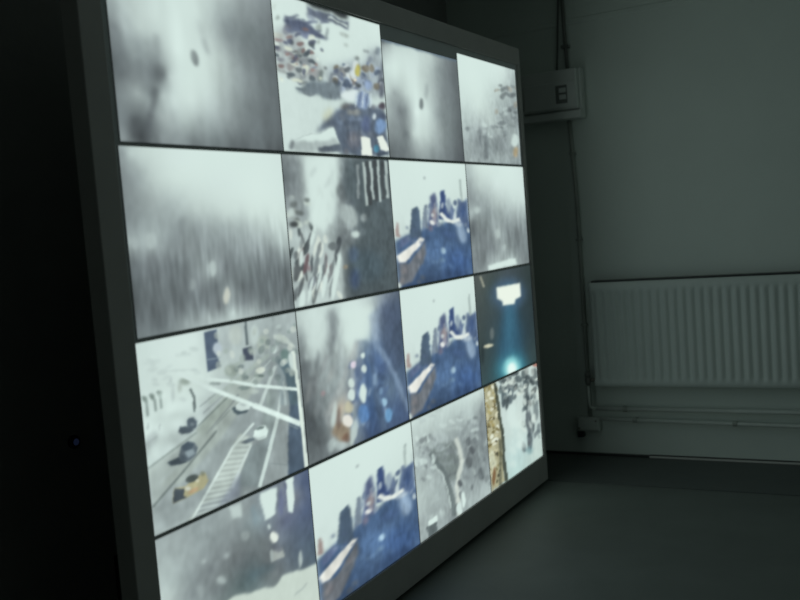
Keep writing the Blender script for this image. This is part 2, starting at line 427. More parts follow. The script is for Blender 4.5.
  ('E',(157,173,188),.85,.0097,.0071,(.553,.529,.03,-.008,.002,.014)),
  ('E',(78,91,107),.85,.011,.0075,(.926,.361,.038,-.015,.009,.018)),
  ('E',(212,224,222),.85,.0102,.0072,(.688,.405,.033,-.013,.01,.023)),
  ('E',(120,117,104),.85,.0106,.0074,(.814,.347,.034,-.004,-.005,.027)),
  ('E',(212,224,222),.85,.0112,.0076,(.963,.462,.02,-.009,.017,.025)),
  ('E',(157,173,188),.85,.0103,.0073,(.72,.442,.034,-.014,.012,.023)),
  ('E',(97,108,128),.85,.0095,.007,(.51,.416,.027,-.01,.006,.017)),
  ('E',(212,224,222),.85,.0101,.0072,(.673,.424,.027,-.012,.014,.025)),
  ('E',(212,224,222),.85,.0102,.0073,(.702,.351,.029,.005,-.02,.029)),
  ('E',(78,88,107),.7,.0104,.008,(.268,.145,.063,-.019,0,.01)),
  ('E',(97,108,128),.7,.0099,.0078,(.142,.217,.037,.004,-.007,.013)),
  ('E',(97,108,128),.7,.0106,.0081,(.326,.124,.061,-.025,.003,.012)),
  ('E',(125,136,151),.7,.0106,.0081,(.325,.099,.033,-.001,-.005,.014)),
  ('E',(97,108,128),.7,.0101,.0079,(.191,.201,.044,-.002,-.004,.012)),
  ('E',(78,88,107),.7,.01,.0079,(.159,.135,.058,-.036,.006,.008)),
  ('E',(97,108,128),.7,.0111,.0083,(.436,.094,.033,-.019,.007,.01)),
  ('E',(125,136,151),.7,.0099,.0078,(.145,.141,.044,-.008,-.001,.009)),
  ('E',(97,108,128),.7,.0111,.0083,(.438,.08,.048,.002,-.006,.012)),
  ('E',(97,108,128),.7,.0104,.008,(.265,.203,.063,-.027,.002,.006)),
  ('E',(97,108,128),.7,.0108,.0082,(.368,.175,.038,-.018,.004,.009)),
  ('E',(78,88,107),.7,.0103,.008,(.242,.129,.034,-.01,0,.008)),
  ('E',(179,173,85),.85,.0103,.0073,(.72,.379,.028,-.004,-.004,.037)),
  ('E',(232,225,202),1,.0081,.0058,(.69,.451,.014,-.002,-.001,.012)),
  ('P',(101,116,124),.8,.0179,.0136,(.137,.592,.31,.515,.529,.506,.533,.6,.352,.61,.21,.603)),
  ('E',(82,95,106),.7,.0098,.0074,(.321,.578,.031,-.011,.003,.011)),
  ('E',(109,122,130),.7,.0095,.0073,(.242,.607,.033,.005,-.006,.011)),
  ('E',(109,122,130),.7,.01,.0075,(.391,.535,.04,-.021,.005,.007)),
  ('E',(109,122,130),.7,.0097,.0074,(.291,.601,.04,-.02,.004,.006)),
  ('E',(136,149,154),.7,.01,.0075,(.366,.543,.028,-.006,0,.011)),
  ('E',(136,149,154),.7,.0094,.0073,(.223,.598,.032,.003,-.004,.008)),
  ('E',(82,95,106),.7,.0101,.0076,(.402,.56,.024,-.008,.002,.007)),
  ('E',(82,95,106),.7,.0092,.0072,(.171,.573,.034,.002,-.004,.011)),
  ('E',(82,95,106),.7,.0105,.0077,(.497,.574,.026,-0,-.002,.007)),
  ('E',(82,95,106),.7,.0099,.0075,(.359,.546,.045,-.002,-.003,.01)),
  ('E',(82,95,106),.7,.0097,.0074,(.303,.567,.035,.005,-.004,.007)),
  ('E',(82,95,106),.7,.0096,.0074,(.259,.551,.022,.004,-.006,.012)),
  ('E',(136,149,154),.7,.0104,.0077,(.474,.583,.028,-.013,.005,.007)),
  ('E',(109,122,130),.7,.0098,.0075,(.326,.582,.039,-.004,-.001,.006)),
  ('E',(109,122,130),.7,.0101,.0075,(.393,.584,.04,.004,-.006,.012)),
  ('E',(136,149,154),.7,.0098,.0075,(.333,.554,.035,-.008,.001,.011)),
  ('P',(117,131,137),.9,.0197,.0149,(.162,.584,.256,.538,.515,.508,.526,.595,.353,.602,.211,.599)),
  ('P',(93,106,120),1,.0217,.0157,(.273,.849,.421,.725,.541,.656,.723,.616,.976,.639,1.002,.989,.486,1.01,.438,.816)),
  ('E',(144,149,144),.8,.0181,.013,(.654,.692,.073,-.007,-.003,.028)),
  ('E',(92,90,87),.7,.0197,.0143,(.599,.655,.09,-.009,-.002,.015)),
  ('E',(106,110,118),.8,.02,.0143,(.63,.897,.061,-.004,-.007,.064)),
  ('E',(90,104,137),.7,.021,.0147,(.767,.769,.048,-.004,-.008,.066)),
  ('E',(204,212,184),.7,.0221,.0165,(.401,.722,.033,.006,-.032,.055)),
  ('E',(216,231,230),1,.0159,.0114,(.623,.568,.091,-.011,-.005,.041)),
  ('E',(136,156,182),1,.0167,.0117,(.756,.596,.067,-.007,-.007,.064)),
  ('E',(146,167,195),1,.017,.0118,(.818,.468,.048,-.006,-.005,.044)),
  ('P',(203,219,224),.8,.0081,.0058,(.694,.547,.666,.655,.679,.655,.708,.546)),
  ('P',(96,112,138),.8,.0083,.0058,(.731,.542,.703,.651,.716,.651,.745,.541)),
  ('P',(203,219,224),.8,.0084,.0059,(.768,.537,.74,.648,.754,.647,.782,.537)),
  ('P',(96,112,138),.8,.0085,.0059,(.806,.533,.777,.644,.791,.643,.821,.532)),
  ('P',(203,219,224),.8,.0086,.0059,(.845,.528,.816,.64,.83,.639,.859,.528)),
  ('E',(122,139,158),.6,.0134,.0094,(.706,.74,.037,-.005,-.001,.017)),
  ('E',(122,139,158),.6,.0145,.0098,(.94,.908,.031,-.002,-.001,.015)),
  ('E',(106,116,126),.6,.0129,.0093,(.597,.811,.033,-.002,-.002,.015)),
  ('E',(125,129,133),.6,.0143,.0098,(.906,.9,.04,-.006,.001,.014)),
  ('E',(106,116,126),.6,.0139,.0096,(.809,.844,.042,-.006,.001,.022)),
  ('E',(125,129,133),.6,.0134,.0095,(.72,.877,.035,-.009,.005,.02)),
  ('E',(86,98,112),.6,.0131,.0093,(.638,.945,.02,-.004,.005,.02)),
  ('E',(122,139,158),.6,.0145,.0098,(.948,.622,.04,-.006,-0,.014)),
  ('E',(125,129,133),.6,.0126,.0092,(.548,.981,.027,-.007,.007,.022)),
  ('E',(86,98,112),.6,.0131,.0093,(.648,.768,.027,-.006,.003,.018)),
  ('E',(106,116,126),.6,.0126,.0092,(.544,.755,.033,-.012,.006,.012)),
  ('E',(125,129,133),.6,.013,.0093,(.625,.887,.026,.009,-.013,.015)),
  ('E',(78,89,105),.6,.0143,.0098,(.898,.969,.04,-.012,.008,.018)),
  ('E',(78,89,105),.6,.0147,.0099,(.973,.922,.041,-.007,.003,.02)),
  ('E',(122,139,158),.6,.0135,.0095,(.736,.857,.027,-.002,-.001,.014)),
  ('E',(125,129,133),.6,.0141,.0097,(.859,.635,.023,-.002,-.003,.019)),
  ('E',(106,116,126),.6,.0125,.0092,(.533,.719,.032,-.009,.005,.02)),
  ('E',(78,89,105),.6,.0142,.0098,(.893,.726,.027,-.009,.007,.015)),
  ('E',(86,98,112),.6,.0142,.0097,(.87,.933,.036,-0,-.004,.019)),
  ('E',(106,116,126),.6,.0137,.0096,(.774,.952,.03,-.007,.005,.015)),
  ('E',(106,116,126),.6,.0138,.0096,(.786,.925,.034,.004,-.007,.015)),
  ('E',(122,139,158),.6,.0125,.0091,(.516,.78,.021,-.008,.009,.017)),
  ('E',(122,139,158),.6,.013,.0093,(.637,.742,.037,-.001,-.005,.023)),
  ('E',(106,116,126),.6,.0133,.0094,(.697,.842,.028,.006,-.01,.016)),
  ('E',(78,89,105),.6,.0131,.0093,(.648,.664,.035,-.012,.008,.019)),
  ('E',(78,89,105),.6,.0144,.0098,(.921,.888,.028,.003,-.01,.021)),
  ('E',(76,70,78),.9,.0134,.0091,(.953,.619,.04,-.004,-.003,.027)),
  ('E',(83,89,101),.8,.0168,.0114,(.96,.494,.027,-.003,-.008,.068)),
  ('E',(121,150,185),1,.0166,.0113,(.924,.767,.064,-.005,-.007,.057)),
  ('E',(203,218,221),1,.0108,.0075,(.857,.7,.015,-.001,-.003,.022)),
  ('E',(74,85,104),.8,.0157,.0106,(.952,.697,.051,-.005,-.002,.02)),
  ('P',(228,238,228),1,.0094,.0066,(.701,.876,.757,.859,.799,.869,.811,.991,.687,.991)),
  ('P',(228,238,228),1,.01,.0068,(.882,.851,.944,.837,1.002,.943,.962,.97,.904,.939)),
  ('E',(86,143,167),1,.0109,.0075,(.859,.933,.029,-.002,-.004,.03)),
  ('E',(63,74,85),.8,.0111,.0075,(.911,.981,.067,-.003,-.002,.014)),
  ('P',(211,230,224),1,.0088,.0067,(.102,.914,.271,.869,.438,.818,.491,.935,.298,.982,.081,.993)),
  ('P',(162,176,175),.8,.014,.0107,(.095,.92,.252,.925,.457,.892,.491,.935,.297,.989,.08,.999)),
  ('P',(146,159,159),.5,.0068,.0053,(.101,.917,.273,.869,.272,.864,.1,.912)),
  ('P',(146,159,159),.5,.0072,.0054,(.271,.869,.44,.818,.439,.813,.269,.865)),
  ('P',(88,99,107),.9,.011,.0082,(.299,.967,.496,.928,.496,.989,.296,.998)),
  ('E',(117,127,129),1,.0114,.009,(.073,.955,.02,-.001,-.004,.033)),
  ('E',(86,97,107),1,.013,.0096,(.415,.963,.088,-.004,-.002,.021))]),
(0, 2): (
 [(.027,.014,96,105,107),(.037,.052,155,168,167),(.151,.04,190,207,203),(.389,.037,201,219,214),(.612,.05,185,201,197),(.85,.065,120,130,132),
  (.955,.093,102,111,113),(.046,.224,201,219,214),(.162,.204,212,231,225),(.37,.212,209,227,222),(.526,.23,185,201,197),(.7,.158,146,159,159),
  (.87,.2,112,122,124),(.995,.228,102,111,113),(.038,.429,185,201,197),(.107,.44,155,168,167),(.256,.42,201,219,214),(.377,.426,210,229,223),
  (.541,.383,185,201,197),(.711,.36,142,154,155),(.888,.36,112,122,124),(1.016,.367,102,111,113),(.046,.612,159,173,172),(.147,.601,122,132,134),
  (.224,.572,138,150,151),(.36,.579,209,227,222),(.521,.562,201,219,214),(.653,.571,146,159,159),(.83,.553,117,128,129),(1.013,.558,96,105,107),
  (.04,.798,130,141,142),(.156,.789,126,137,138),(.216,.784,112,122,124),(.307,.777,185,201,197),(.466,.765,196,213,208),(.633,.753,155,168,167),
  (.806,.763,117,128,129),(.99,.75,91,99,101),(.024,.943,102,111,113),(.169,.935,112,122,124),(.353,.926,155,168,167),(.547,.915,146,159,159),
  (.787,.926,112,122,124),(.987,.94,85,92,95)],
 [('P',(98,116,129),.9,.0173,.0124,(-.014,.016,.458,.01,.475,-.027,0,-.018)),
  ('P',(98,116,129),.9,.0202,.0134,(.437,.01,1.002,.023,1.025,-.017,.457,-.027)),
  ('E',(117,128,129),.9,.0133,.0091,(.442,.494,.026,-.003,-.006,.055)),
  ('E',(146,159,159),.7,.0219,.0148,(.527,.362,.023,-.003,-.009,.078)),
  ('N',3,.03,0,1,.03,.15)]),
(0, 3): (
 [(.041,.028,212,231,225),(.345,.044,212,231,225),(.767,.048,207,225,220),(.947,.07,174,189,187),(.054,.225,211,230,224),(.359,.25,211,230,224),
  (.706,.179,201,219,214),(.934,.172,164,178,177),(.064,.447,201,219,214),(.292,.467,205,223,217),(.592,.387,179,195,192),(.952,.396,146,159,159),
  (.079,.625,179,195,192),(.269,.654,164,178,177),(.481,.589,185,201,197),(.749,.541,146,159,159),(.977,.571,142,154,155),(.057,.806,159,173,172),
  (.252,.794,130,141,142),(.418,.76,146,159,159),(.63,.77,134,145,146),(.912,.702,169,184,182),(.038,.964,155,168,167),(.232,.957,150,163,163),
  (.518,.969,146,159,159),(.924,.98,138,150,151)],
 [('E',(190,207,203),.6,.0133,.0072,(.761,.498,.056,.007,-.014,.018)),
  ('E',(126,137,138),.6,.0128,.0071,(.636,.641,.043,-.014,.012,.017)),
  ('E',(102,111,113),.6,.0131,.0072,(.732,.248,.057,-.004,-.006,.021)),
  ('E',(190,207,203),.6,.0132,.0072,(.745,.442,.051,-.02,.016,.016)),
  ('E',(102,111,113),.6,.0135,.0073,(.829,.219,.036,.001,-.01,.016)),
  ('E',(146,159,159),.6,.0131,.0072,(.707,.52,.038,-.004,-.002,.015)),
  ('E',(102,111,113),.6,.0136,.0073,(.858,.433,.041,.001,-.013,.026)),
  ('E',(102,111,113),.6,.0131,.0072,(.727,.324,.041,-.007,.001,.013)),
  ('E',(102,111,113),.6,.0139,.0074,(.944,.384,.065,-.017,.01,.021)),
  ('E',(153,151,138),.6,.0141,.0075,(1.004,.192,.044,-.016,.015,.018)),
  ('E',(146,159,159),.6,.0135,.0073,(.821,.612,.038,-.014,.011,.011)),
  ('E',(102,111,113),.6,.0131,.0072,(.718,.698,.033,-.011,.015,.018)),
  ('E',(126,137,138),.6,.0138,.0074,(.937,.27,.044,.008,-.019,.018)),
  ('E',(126,137,138),.6,.0138,.0074,(.907,.406,.042,-.017,.015,.014)),
  ('E',(102,111,113),.6,.0138,.0074,(.909,.714,.052,-.012,.011,.023)),
  ('E',(126,137,138),.6,.0131,.0072,(.716,.662,.051,-.012,.006,.012)),
  ('E',(102,111,113),.6,.0129,.0071,(.666,.622,.039,-.013,.011,.013)),
  ('E',(190,207,203),.6,.0129,.0071,(.655,.55,.032,-.004,-.001,.017)),
  ('E',(126,137,138),.6,.014,.0074,(.986,.434,.053,-.002,-.009,.024)),
  ('E',(126,137,138),.6,.0131,.0072,(.725,.323,.049,.001,-.012,.022)),
  ('E',(190,207,203),.6,.0141,.0075,(.999,.273,.062,-.023,.017,.02)),
  ('E',(153,151,138),.6,.0128,.0071,(.625,.272,.046,-.012,.005,.014)),
  ('E',(102,111,113),.6,.0138,.0074,(.918,.503,.041,-.013,.009,.013)),
  ('E',(126,137,138),.6,.0133,.0072,(.766,.549,.046,.008,-.012,.013)),
  ('E',(102,111,113),.6,.013,.0072,(.696,.213,.037,-.015,.013,.014)),
  ('E',(126,137,138),.6,.013,.0072,(.692,.489,.056,.008,-.011,.013)),
  ('E',(126,137,138),.6,.014,.0074,(.983,.531,.057,-.002,-.006,.021)),
  ('E',(102,111,113),.6,.014,.0074,(.971,.431,.042,-.016,.013,.013)),
  ('E',(102,111,113),.6,.0135,.0073,(.845,.448,.053,-.019,.011,.014)),
  ('E',(126,137,138),.6,.0134,.0073,(.788,.592,.058,.005,-.015,.022)),
  ('E',(153,151,138),.6,.014,.0074,(.976,.362,.049,.008,-.023,.024)),
  ('E',(153,151,138),.6,.0127,.0071,(.592,.483,.031,-.002,-.006,.021)),
  ('E',(153,151,138),.6,.0136,.0073,(.862,.226,.052,0,-.014,.026)),
  ('E',(190,207,203),.6,.0131,.0072,(.722,.597,.047,-.016,.012,.015)),
  ('E',(126,137,138),.6,.0138,.0074,(.927,.189,.046,.007,-.018,.019)),
  ('E',(102,111,113),.6,.0127,.0071,(.606,.63,.051,-.008,.002,.018)),
  ('E',(146,159,159),.6,.0128,.0071,(.63,.539,.046,0,-.009,.022)),
  ('E',(126,137,138),.6,.0132,.0072,(.734,.68,.042,0,-.008,.021)),
  ('E',(126,137,138),.6,.0137,.0074,(.898,.593,.04,-.001,-.004,.016)),
  ('E',(102,111,113),.6,.0131,.0072,(.734,.272,.046,-0,-.012,.023)),
  ('E',(117,128,129),.6,.0136,.0078,(.364,.731,.034,.009,-.016,.015)),
  ('E',(138,150,151),.6,.0137,.0078,(.369,.728,.036,-.001,-.006,.027)),
  ('E',(138,150,151),.6,.0141,.008,(.5,.636,.034,-.012,.011,.014)),
  ('E',(174,189,187),.6,.0146,.0081,(.611,.615,.042,.004,-.013,.02)),
  ('E',(138,150,151),.6,.0127,.0076,(.112,.79,.04,-.013,.013,.02)),
  ('E',(138,150,151),.6,.015,.0082,(.712,.756,.03,-.001,-.004,.021)),
  ('E',(146,159,159),.6,.0147,.0081,(.645,.694,.051,-.014,.014,.025)),
  ('E',(174,189,187),.6,.0145,.0081,(.602,.67,.037,-0,-.008,.024)),
  ('E',(201,219,214),.6,.0138,.0079,(.408,.725,.027,-.004,.002,.017)),
  ('E',(138,150,151),.6,.0134,.0077,(.291,.741,.041,-.007,.003,.015)),
  ('E',(174,189,187),.6,.0134,.0078,(.298,.722,.04,.005,-.011,.016)),
  ('E',(174,189,187),.6,.0135,.0078,(.338,.71,.029,-.007,.008,.018)),
  ('E',(201,219,214),.6,.014,.0079,(.45,.741,.028,-.01,.011,.013)),
  ('E',(174,189,187),.6,.0132,.0077,(.242,.689,.039,-.006,.002,.014)),
  ('E',(138,150,151),.6,.0133,.0077,(.28,.704,.035,.008,-.023,.025)),
  ('E',(138,150,151),.6,.0129,.0076,(.162,.787,.028,.006,-.013,.016)),
  ('E',(138,150,151),.6,.0126,.0075,(.076,.69,.038,.004,-.011,.018)),
  ('E',(146,159,159),.6,.0137,.0079,(.39,.661,.028,-.002,-.003,.019)),
  ('E',(117,128,129),.6,.0126,.0075,(.085,.697,.04,-.01,.009,.023)),
  ('E',(174,189,187),.6,.0138,.0079,(.403,.698,.036,.007,-.015,.017)),
  ('E',(146,159,159),.6,.0129,.0076,(.171,.686,.043,0,-.007,.018)),
  ('E',(117,128,129),.6,.0136,.0078,(.342,.754,.041,.002,-.01,.022)),
  ('E',(138,150,151),.6,.0142,.008,(.523,.631,.048,-.012,.009,.019)),
  ('E',(201,219,214),.6,.0137,.0078,(.374,.632,.037,.003,-.014,.024)),
  ('E',(107,117,119),.8,.0175,.0094,(.874,.28,.123,-.029,.007,.024)),
  ('E',(122,132,134),.7,.0171,.0093,(.787,.241,.068,.005,-.015,.02)),
  ('E',(112,122,124),.8,.0167,.0092,(.676,.584,.091,-.008,-.003,.025)),
  ('E',(107,117,119),.8,.0171,.0098,(.365,.857,.037,-.002,-.016,.13)),
  ('E',(114,124,126),.8,.0166,.0097,(.278,.746,.028,-.002,-.012,.093)),
  ('E',(126,137,138),.7,.0179,.01,(.537,.824,.043,-.002,-.012,.097)),
  ('E',(134,145,146),.6,.016,.0095,(.142,.892,.031,-.002,-.011,.092)),
  ('E',(201,219,214),1,.0197,.0105,(.907,.74,.067,-.004,-.01,.076)),
  ('E',(178,157,118),.8,.0236,.0126,(.899,.874,.048,-.002,-.007,.051)),
  ('E',(155,168,167),.6,.0277,.0153,(.656,.915,.183,-.008,-.004,.034)),
  ('P',(159,173,172),.6,.0263,.0149,(.073,.986,.701,.913,1.02,.982,.106,1.03))]),
(1, 0): (
 [(.023,.041,146,159,159),(.056,.039,179,195,192),(.143,.026,196,213,208),(.305,.046,209,227,222),(.503,.057,211,230,224),(.72,.069,211,230,224),
  (.99,.039,209,227,222),(.028,.16,134,145,146),(.078,.159,150,163,163),(.164,.176,185,201,197),(.292,.174,205,223,217),(.596,.191,209,227,222),
  (.995,.231,209,227,222),(.029,.314,126,137,138),(.134,.299,155,168,167),(.261,.302,172,187,185),(.392,.342,185,201,197),(.577,.367,196,213,208),
  (.758,.373,205,223,217),(.977,.401,205,223,217),(.019,.417,138,150,151),(.091,.386,146,159,159),(.267,.429,146,159,159),(.383,.435,150,163,163),
  (.548,.444,159,173,172),(.68,.45,169,184,182),(.792,.497,174,189,187),(.959,.571,179,195,192),(.011,.502,159,173,172),(.131,.511,159,173,172),
  (.241,.501,138,150,151),(.313,.543,134,145,146),(.45,.573,138,150,151),(.599,.585,138,150,151),(.735,.596,142,154,155),(.877,.628,138,150,151),
  (.988,.66,146,159,159),(.018,.606,112,122,124),(.122,.599,122,132,134),(.227,.645,112,122,124),(.343,.639,126,137,138),(.449,.688,159,173,172),
  (.524,.676,122,132,134),(.676,.712,117,128,129),(.817,.727,112,122,124),(.979,.745,112,122,124),(.023,.728,96,105,107),(.127,.724,112,122,124),
  (.234,.756,112,122,124),(.351,.752,122,132,134),(.47,.787,112,122,124),(.54,.835,146,159,159),(.643,.809,102,111,113),(.806,.83,107,117,119),
  (.981,.853,102,111,113),(.011,.848,96,105,107),(.133,.85,102,111,113),(.242,.867,112,122,124),(.357,.885,112,122,124),(.479,.904,122,132,134),
  (.633,.908,122,132,134),(.795,.933,107,117,119),(.982,.962,107,117,119),(.001,.951,112,122,124),(.14,.959,107,117,119),(.271,.964,146,159,159),
  (.411,.961,164,178,177),(.561,.957,179,195,192),(.697,.959,159,173,172),(.864,.986,130,141,142),(.013,.997,117,128,129)],
 [('N',7,.045,.3,.92,.014,.07),
  ('N',17,.04,.34,.95,.007,.04),
  ('E',(166,180,179),.7,.0101,.0103,(.037,.496,.024,.002,-.003,.031)),
  ('E',(174,189,187),.8,.0105,.0105,(.118,.493,.032,.002,-.004,.046)),
  ('E',(182,198,195),.85,.0092,.0086,(.449,.688,.023,.002,-.005,.046)),
  ('E',(203,208,195),.9,.009,.0082,(.539,.845,.022,.003,-.005,.047)),
  ('E',(159,173,172),.6,.0093,.0089,(.331,.75,.016,.002,-.004,.037)),
  ('P',(122,132,134),.5,.0171,.0164,(.299,.368,.242,.54,.267,.547,.325,.375))]),
(1, 1): (
 [(.046,.029,130,141,142),(.11,.045,146,159,159),(.213,.041,185,201,197),(.408,.035,201,219,214),(.511,.031,146,159,159),(.59,.028,126,137,138),
  (.023,.136,112,122,124),(.087,.153,126,137,138),(.178,.152,185,201,197),(.296,.15,209,227,222),(.433,.148,201,219,214),(.508,.167,122,132,134),
  (.57,.206,102,111,113),(.032,.26,122,132,134),(.143,.261,155,168,167),(.306,.281,207,225,220),(.482,.283,122,132,134),(.038,.403,155,168,167),
  (.152,.389,138,150,151),(.292,.412,201,219,214),(.441,.418,146,159,159),(.548,.402,146,159,159),(.739,.429,102,111,113),(.982,.395,96,105,107),
  (.027,.509,174,189,187),(.16,.535,174,189,187),(.304,.526,185,201,197),(.45,.573,112,122,124),(.586,.542,130,141,142),(.72,.591,91,99,101),
  (.957,.606,85,92,95),(.033,.653,146,159,159),(.146,.663,155,168,167),(.312,.677,164,178,177),(.407,.724,174,189,187),(.537,.737,96,105,107),
  (.759,.758,85,92,95),(.984,.779,85,92,95),(.018,.795,130,141,142),(.132,.79,146,159,159),(.267,.862,185,201,197),(.39,.877,185,201,197),
  (.493,.89,91,99,101),(.684,.913,79,86,88),(.977,.971,73,80,82),(.023,.958,174,189,187),(.183,.963,185,201,197),(.304,.971,185,201,197),
  (.405,.976,164,178,177),(.564,.978,79,86,88),(.944,.988,73,80,82),(.663,.106,102,111,113),(.942,.205,91,99,101)],
 [('P',(211,230,224),.9,.031,.0239,(.171,.006,.484,-.007,.464,.264,.401,.435,.304,.526,.212,.483,.176,.28)),
  ('P',(187,203,200),.7,.0299,.0234,(.003,.526,.236,.484,.428,.649,.423,.998,-.03,1.039)),
  ('P',(82,95,99),.8,.0402,.029,(.541,-.009,1.031,-.029,1.004,1.018,.449,1.002,.498,.655,.609,.583,.604,.384,.502,.245)),
  ('E',(77,95,104),.6,.0514,.0366,(.697,.793,.175,.018,-.014,.121)),
  ('P',(120,130,132),.7,.0325,.0261,(.035,.03,.146,.025,.166,.261,.03,.278)),
  ('E',(92,98,100),.85,.0074,.0059,(.11,.771,.011,-.001,.012,.061)),
  ('E',(65,74,76),.85,.0073,.0059,(.087,.502,.013,.001,-.004,.031)),
  ('E',(74,82,86),.85,.0083,.0062,(.388,.72,.014,-0,.005,.054)),
  ('E',(212,224,214),.85,.0071,.0058,(-.011,.771,.013,.001,-.001,.035)),
  ('E',(92,98,100),.85,.0071,.0058,(.003,.897,.011,-.001,.011,.049)),
  ('E',(220,232,222),.85,.008,.0061,(.296,.739,.016,-.002,.009,.032)),
  ('E',(212,224,214),.85,.0071,.0058,(.016,.518,.012,.001,-.003,.034)),
  ('E',(220,232,222),.85,.0077,.006,(.202,.893,.015,.004,-.009,.033)),
  ('E',(65,74,76),.85,.0072,.0058,(.052,.681,.016,.005,-.016,.036)),
  ('E',(74,82,86),.85,.0078,.0061,(.239,.787,.018,.008,-.032,.051)),
  ('E',(220,232,222),.85,.0073,.0059,(.083,.63,.018,.009,-.037,.046)),
  ('E',(92,98,100),.85,.0074,.0059,(.112,.545,.011,-.003,.018,.045)),
  ('E',(212,224,214),.85,.0078,.0061,(.251,.588,.02,0,-0,.041)),
  ('E',(109,99,102),.85,.0074,.0059,(.096,.654,.017,.007,-.028,.044)),
  ('E',(65,74,76),.85,.0076,.006,(.164,.943,.016,.003,-.009,.044)),
  ('E',(212,224,214),.85,.0083,.0062,(.389,.969,.02,-.004,.017,.033)),
  ('E',(65,74,76),.85,.0073,.0059,(.08,.758,.019,.003,-.012,.057)),
  ('E',(109,99,102),.85,.0081,.0062,(.334,.783,.013,.002,-.007,.044)),
  ('E',(220,232,222),.85,.0079,.0061,(.259,.635,.02,.005,-.019,.046)),
  ('E',(220,232,222),.85,.0078,.0061,(.238,.888,.017,0,.003,.045)),
  ('E',(220,232,222),.85,.0077,.006,(.221,.757,.019,.002,-.004,.034)),
  ('E',(212,224,214),.85,.0076,.006,(.163,.917,.02,.001,.002,.057)),
  ('E',(74,82,86),.85,.0076,.006,(.17,.72,.013,.002,-.011,.056)),
  ('E',(92,98,100),.85,.0077,.006,(.194,.838,.014,-.002,.016,.052)),
  ('E',(65,74,76),.85,.0077,.006,(.197,.489,.013,-.003,.017,.044)),
  ('E',(212,224,214),.85,.008,.0061,(.309,.564,.021,.001,-.004,.032)),
  ('E',(65,74,76),.85,.0071,.0058,(.001,.644,.014,.006,-.027,.043)),
  ('E',(74,82,86),.85,.0083,.0063,(.415,.625,.024,.006,-.023,.056)),
  ('E',(65,74,76),.85,.0075,.0059,(.144,.612,.019,.008,-.032,.048)),
  ('E',(212,224,214),.85,.0077,.006,(.218,.624,.012,.004,-.027,.054)),
  ('E',(109,99,102),.85,.008,.0061,(.289,.802,.019,-.005,.02,.04)),
  ('E',(220,232,222),.85,.0073,.0059,(.079,.803,.015,-.002,.012,.044)),
  ('E',(109,99,102),.85,.008,.0061,(.293,.728,.013,.001,-.003,.06)),
  ('E',(220,232,222),.85,.0073,.0059,(.061,.793,.015,.008,-.022,.028)),
  ('E',(179,195,192),.5,.0165,.0125,(.404,.27,.011,-.003,.014,.041)),
  ('E',(179,195,192),.5,.0166,.0125,(.418,.133,.011,-.001,-.002,.069)),
  ('E',(213,232,226),.5,.0156,.0121,(.251,.263,.008,.003,-.038,.049)),
  ('E',(179,195,192),.5,.0155,.0121,(.244,.109,.013,.006,-.033,.04)),
  ('E',(213,232,226),.5,.0167,.0126,(.434,.034,.02,0,-.015,.071)),
  ('E',(196,213,208),.5,.0163,.0124,(.358,.361,.013,-.001,.001,.039)),
  ('E',(213,232,226),.5,.016,.0123,(.31,.361,.01,.003,-.021,.041)),
  ('E',(196,213,208),.5,.0158,.0122,(.285,.246,.016,-.001,-.001,.046)),
  ('E',(196,213,208),.5,.0159,.0123,(.303,.25,.012,-.002,.009,.048)),
  ('E',(179,195,192),.5,.0163,.0124,(.367,.175,.015,.005,-.029,.047)),
  ('E',(213,232,226),.5,.0153,.012,(.2,.436,.015,.002,-.014,.048)),
  ('E',(213,232,226),.5,.0155,.0121,(.234,.432,.016,-.004,.023,.056)),
  ('E',(201,219,214),.5,.0165,.0125,(.409,.167,.011,.001,-.018,.064)),
  ('E',(196,213,208),.5,.0161,.0123,(.333,.451,.012,.003,-.016,.039)),
  ('E',(144,154,150),.7,.0095,.0077,(.021,.387,.039,.005,-.004,.014)),
  ('E',(144,154,150),.7,.0097,.0078,(.062,.415,.038,.008,-.004,.012)),
  ('E',(197,212,202),.7,.0096,.0078,(.061,.291,.019,.006,-.01,.018)),
  ('E',(92,100,98),.7,.0098,.0078,(.087,.427,.02,.008,-.008,.013)),
  ('E',(197,212,202),.7,.0101,.008,(.183,.321,.028,.004,-.004,.015)),
  ('E',(144,154,150),.7,.0097,.0078,(.075,.368,.024,-.003,.002,.021)),
  ('E',(92,100,98),.7,.0098,.0078,(.086,.45,.021,-.001,.001,.014)),
  ('E',(92,100,98),.7,.0101,.008,(.18,.294,.02,.007,-.009,.015)),
  ('E',(92,100,98),.7,.0098,.0079,(.11,.381,.036,.01,-.007,.014)),
  ('E',(197,212,202),.7,.0098,.0078,(.093,.466,.02,-.007,.007,.015)),
  ('E',(92,100,98),.7,.0097,.0078,(.071,.327,.025,.007,-.01,.02)),
  ('E',(197,212,202),.7,.0098,.0078,(.094,.453,.033,.017,-.013,.016)),
  ('E',(197,212,202),.7,.0095,.0077,(.009,.396,.023,-.005,.005,.016)),
  ('E',(197,212,202),.7,.0101,.008,(.163,.448,.025,-.004,.003,.014)),
  ('E',(166,179,181),.6,.0126,.0093,(.55,.442,.024,-.007,.011,.021)),
  ('E',(88,99,105),.6,.0127,.0093,(.577,.443,.022,.006,-.008,.015)),
  ('E',(88,99,105),.6,.0124,.0092,(.501,.399,.022,-.005,.008,.023)),
  ('E',(166,179,181),.6,.0124,.0092,(.51,.376,.023,.007,-.017,.025)),
  ('E',(115,129,133),.6,.0128,.0093,(.58,.525,.028,-.009,.017,.028)),
  ('E',(115,129,133),.6,.0132,.0095,(.669,.532,.032,.002,-.003,.027)),
  ('E',(166,179,181),.6,.0133,.0095,(.69,.427,.015,.007,-.021,.023)),
  ('E',(88,99,105),.6,.0125,.0092,(.53,.343,.021,.006,-.015,.026)),
  ('E',(115,129,133),.6,.0129,.0094,(.615,.402,.02,.006,-.009,.016)),
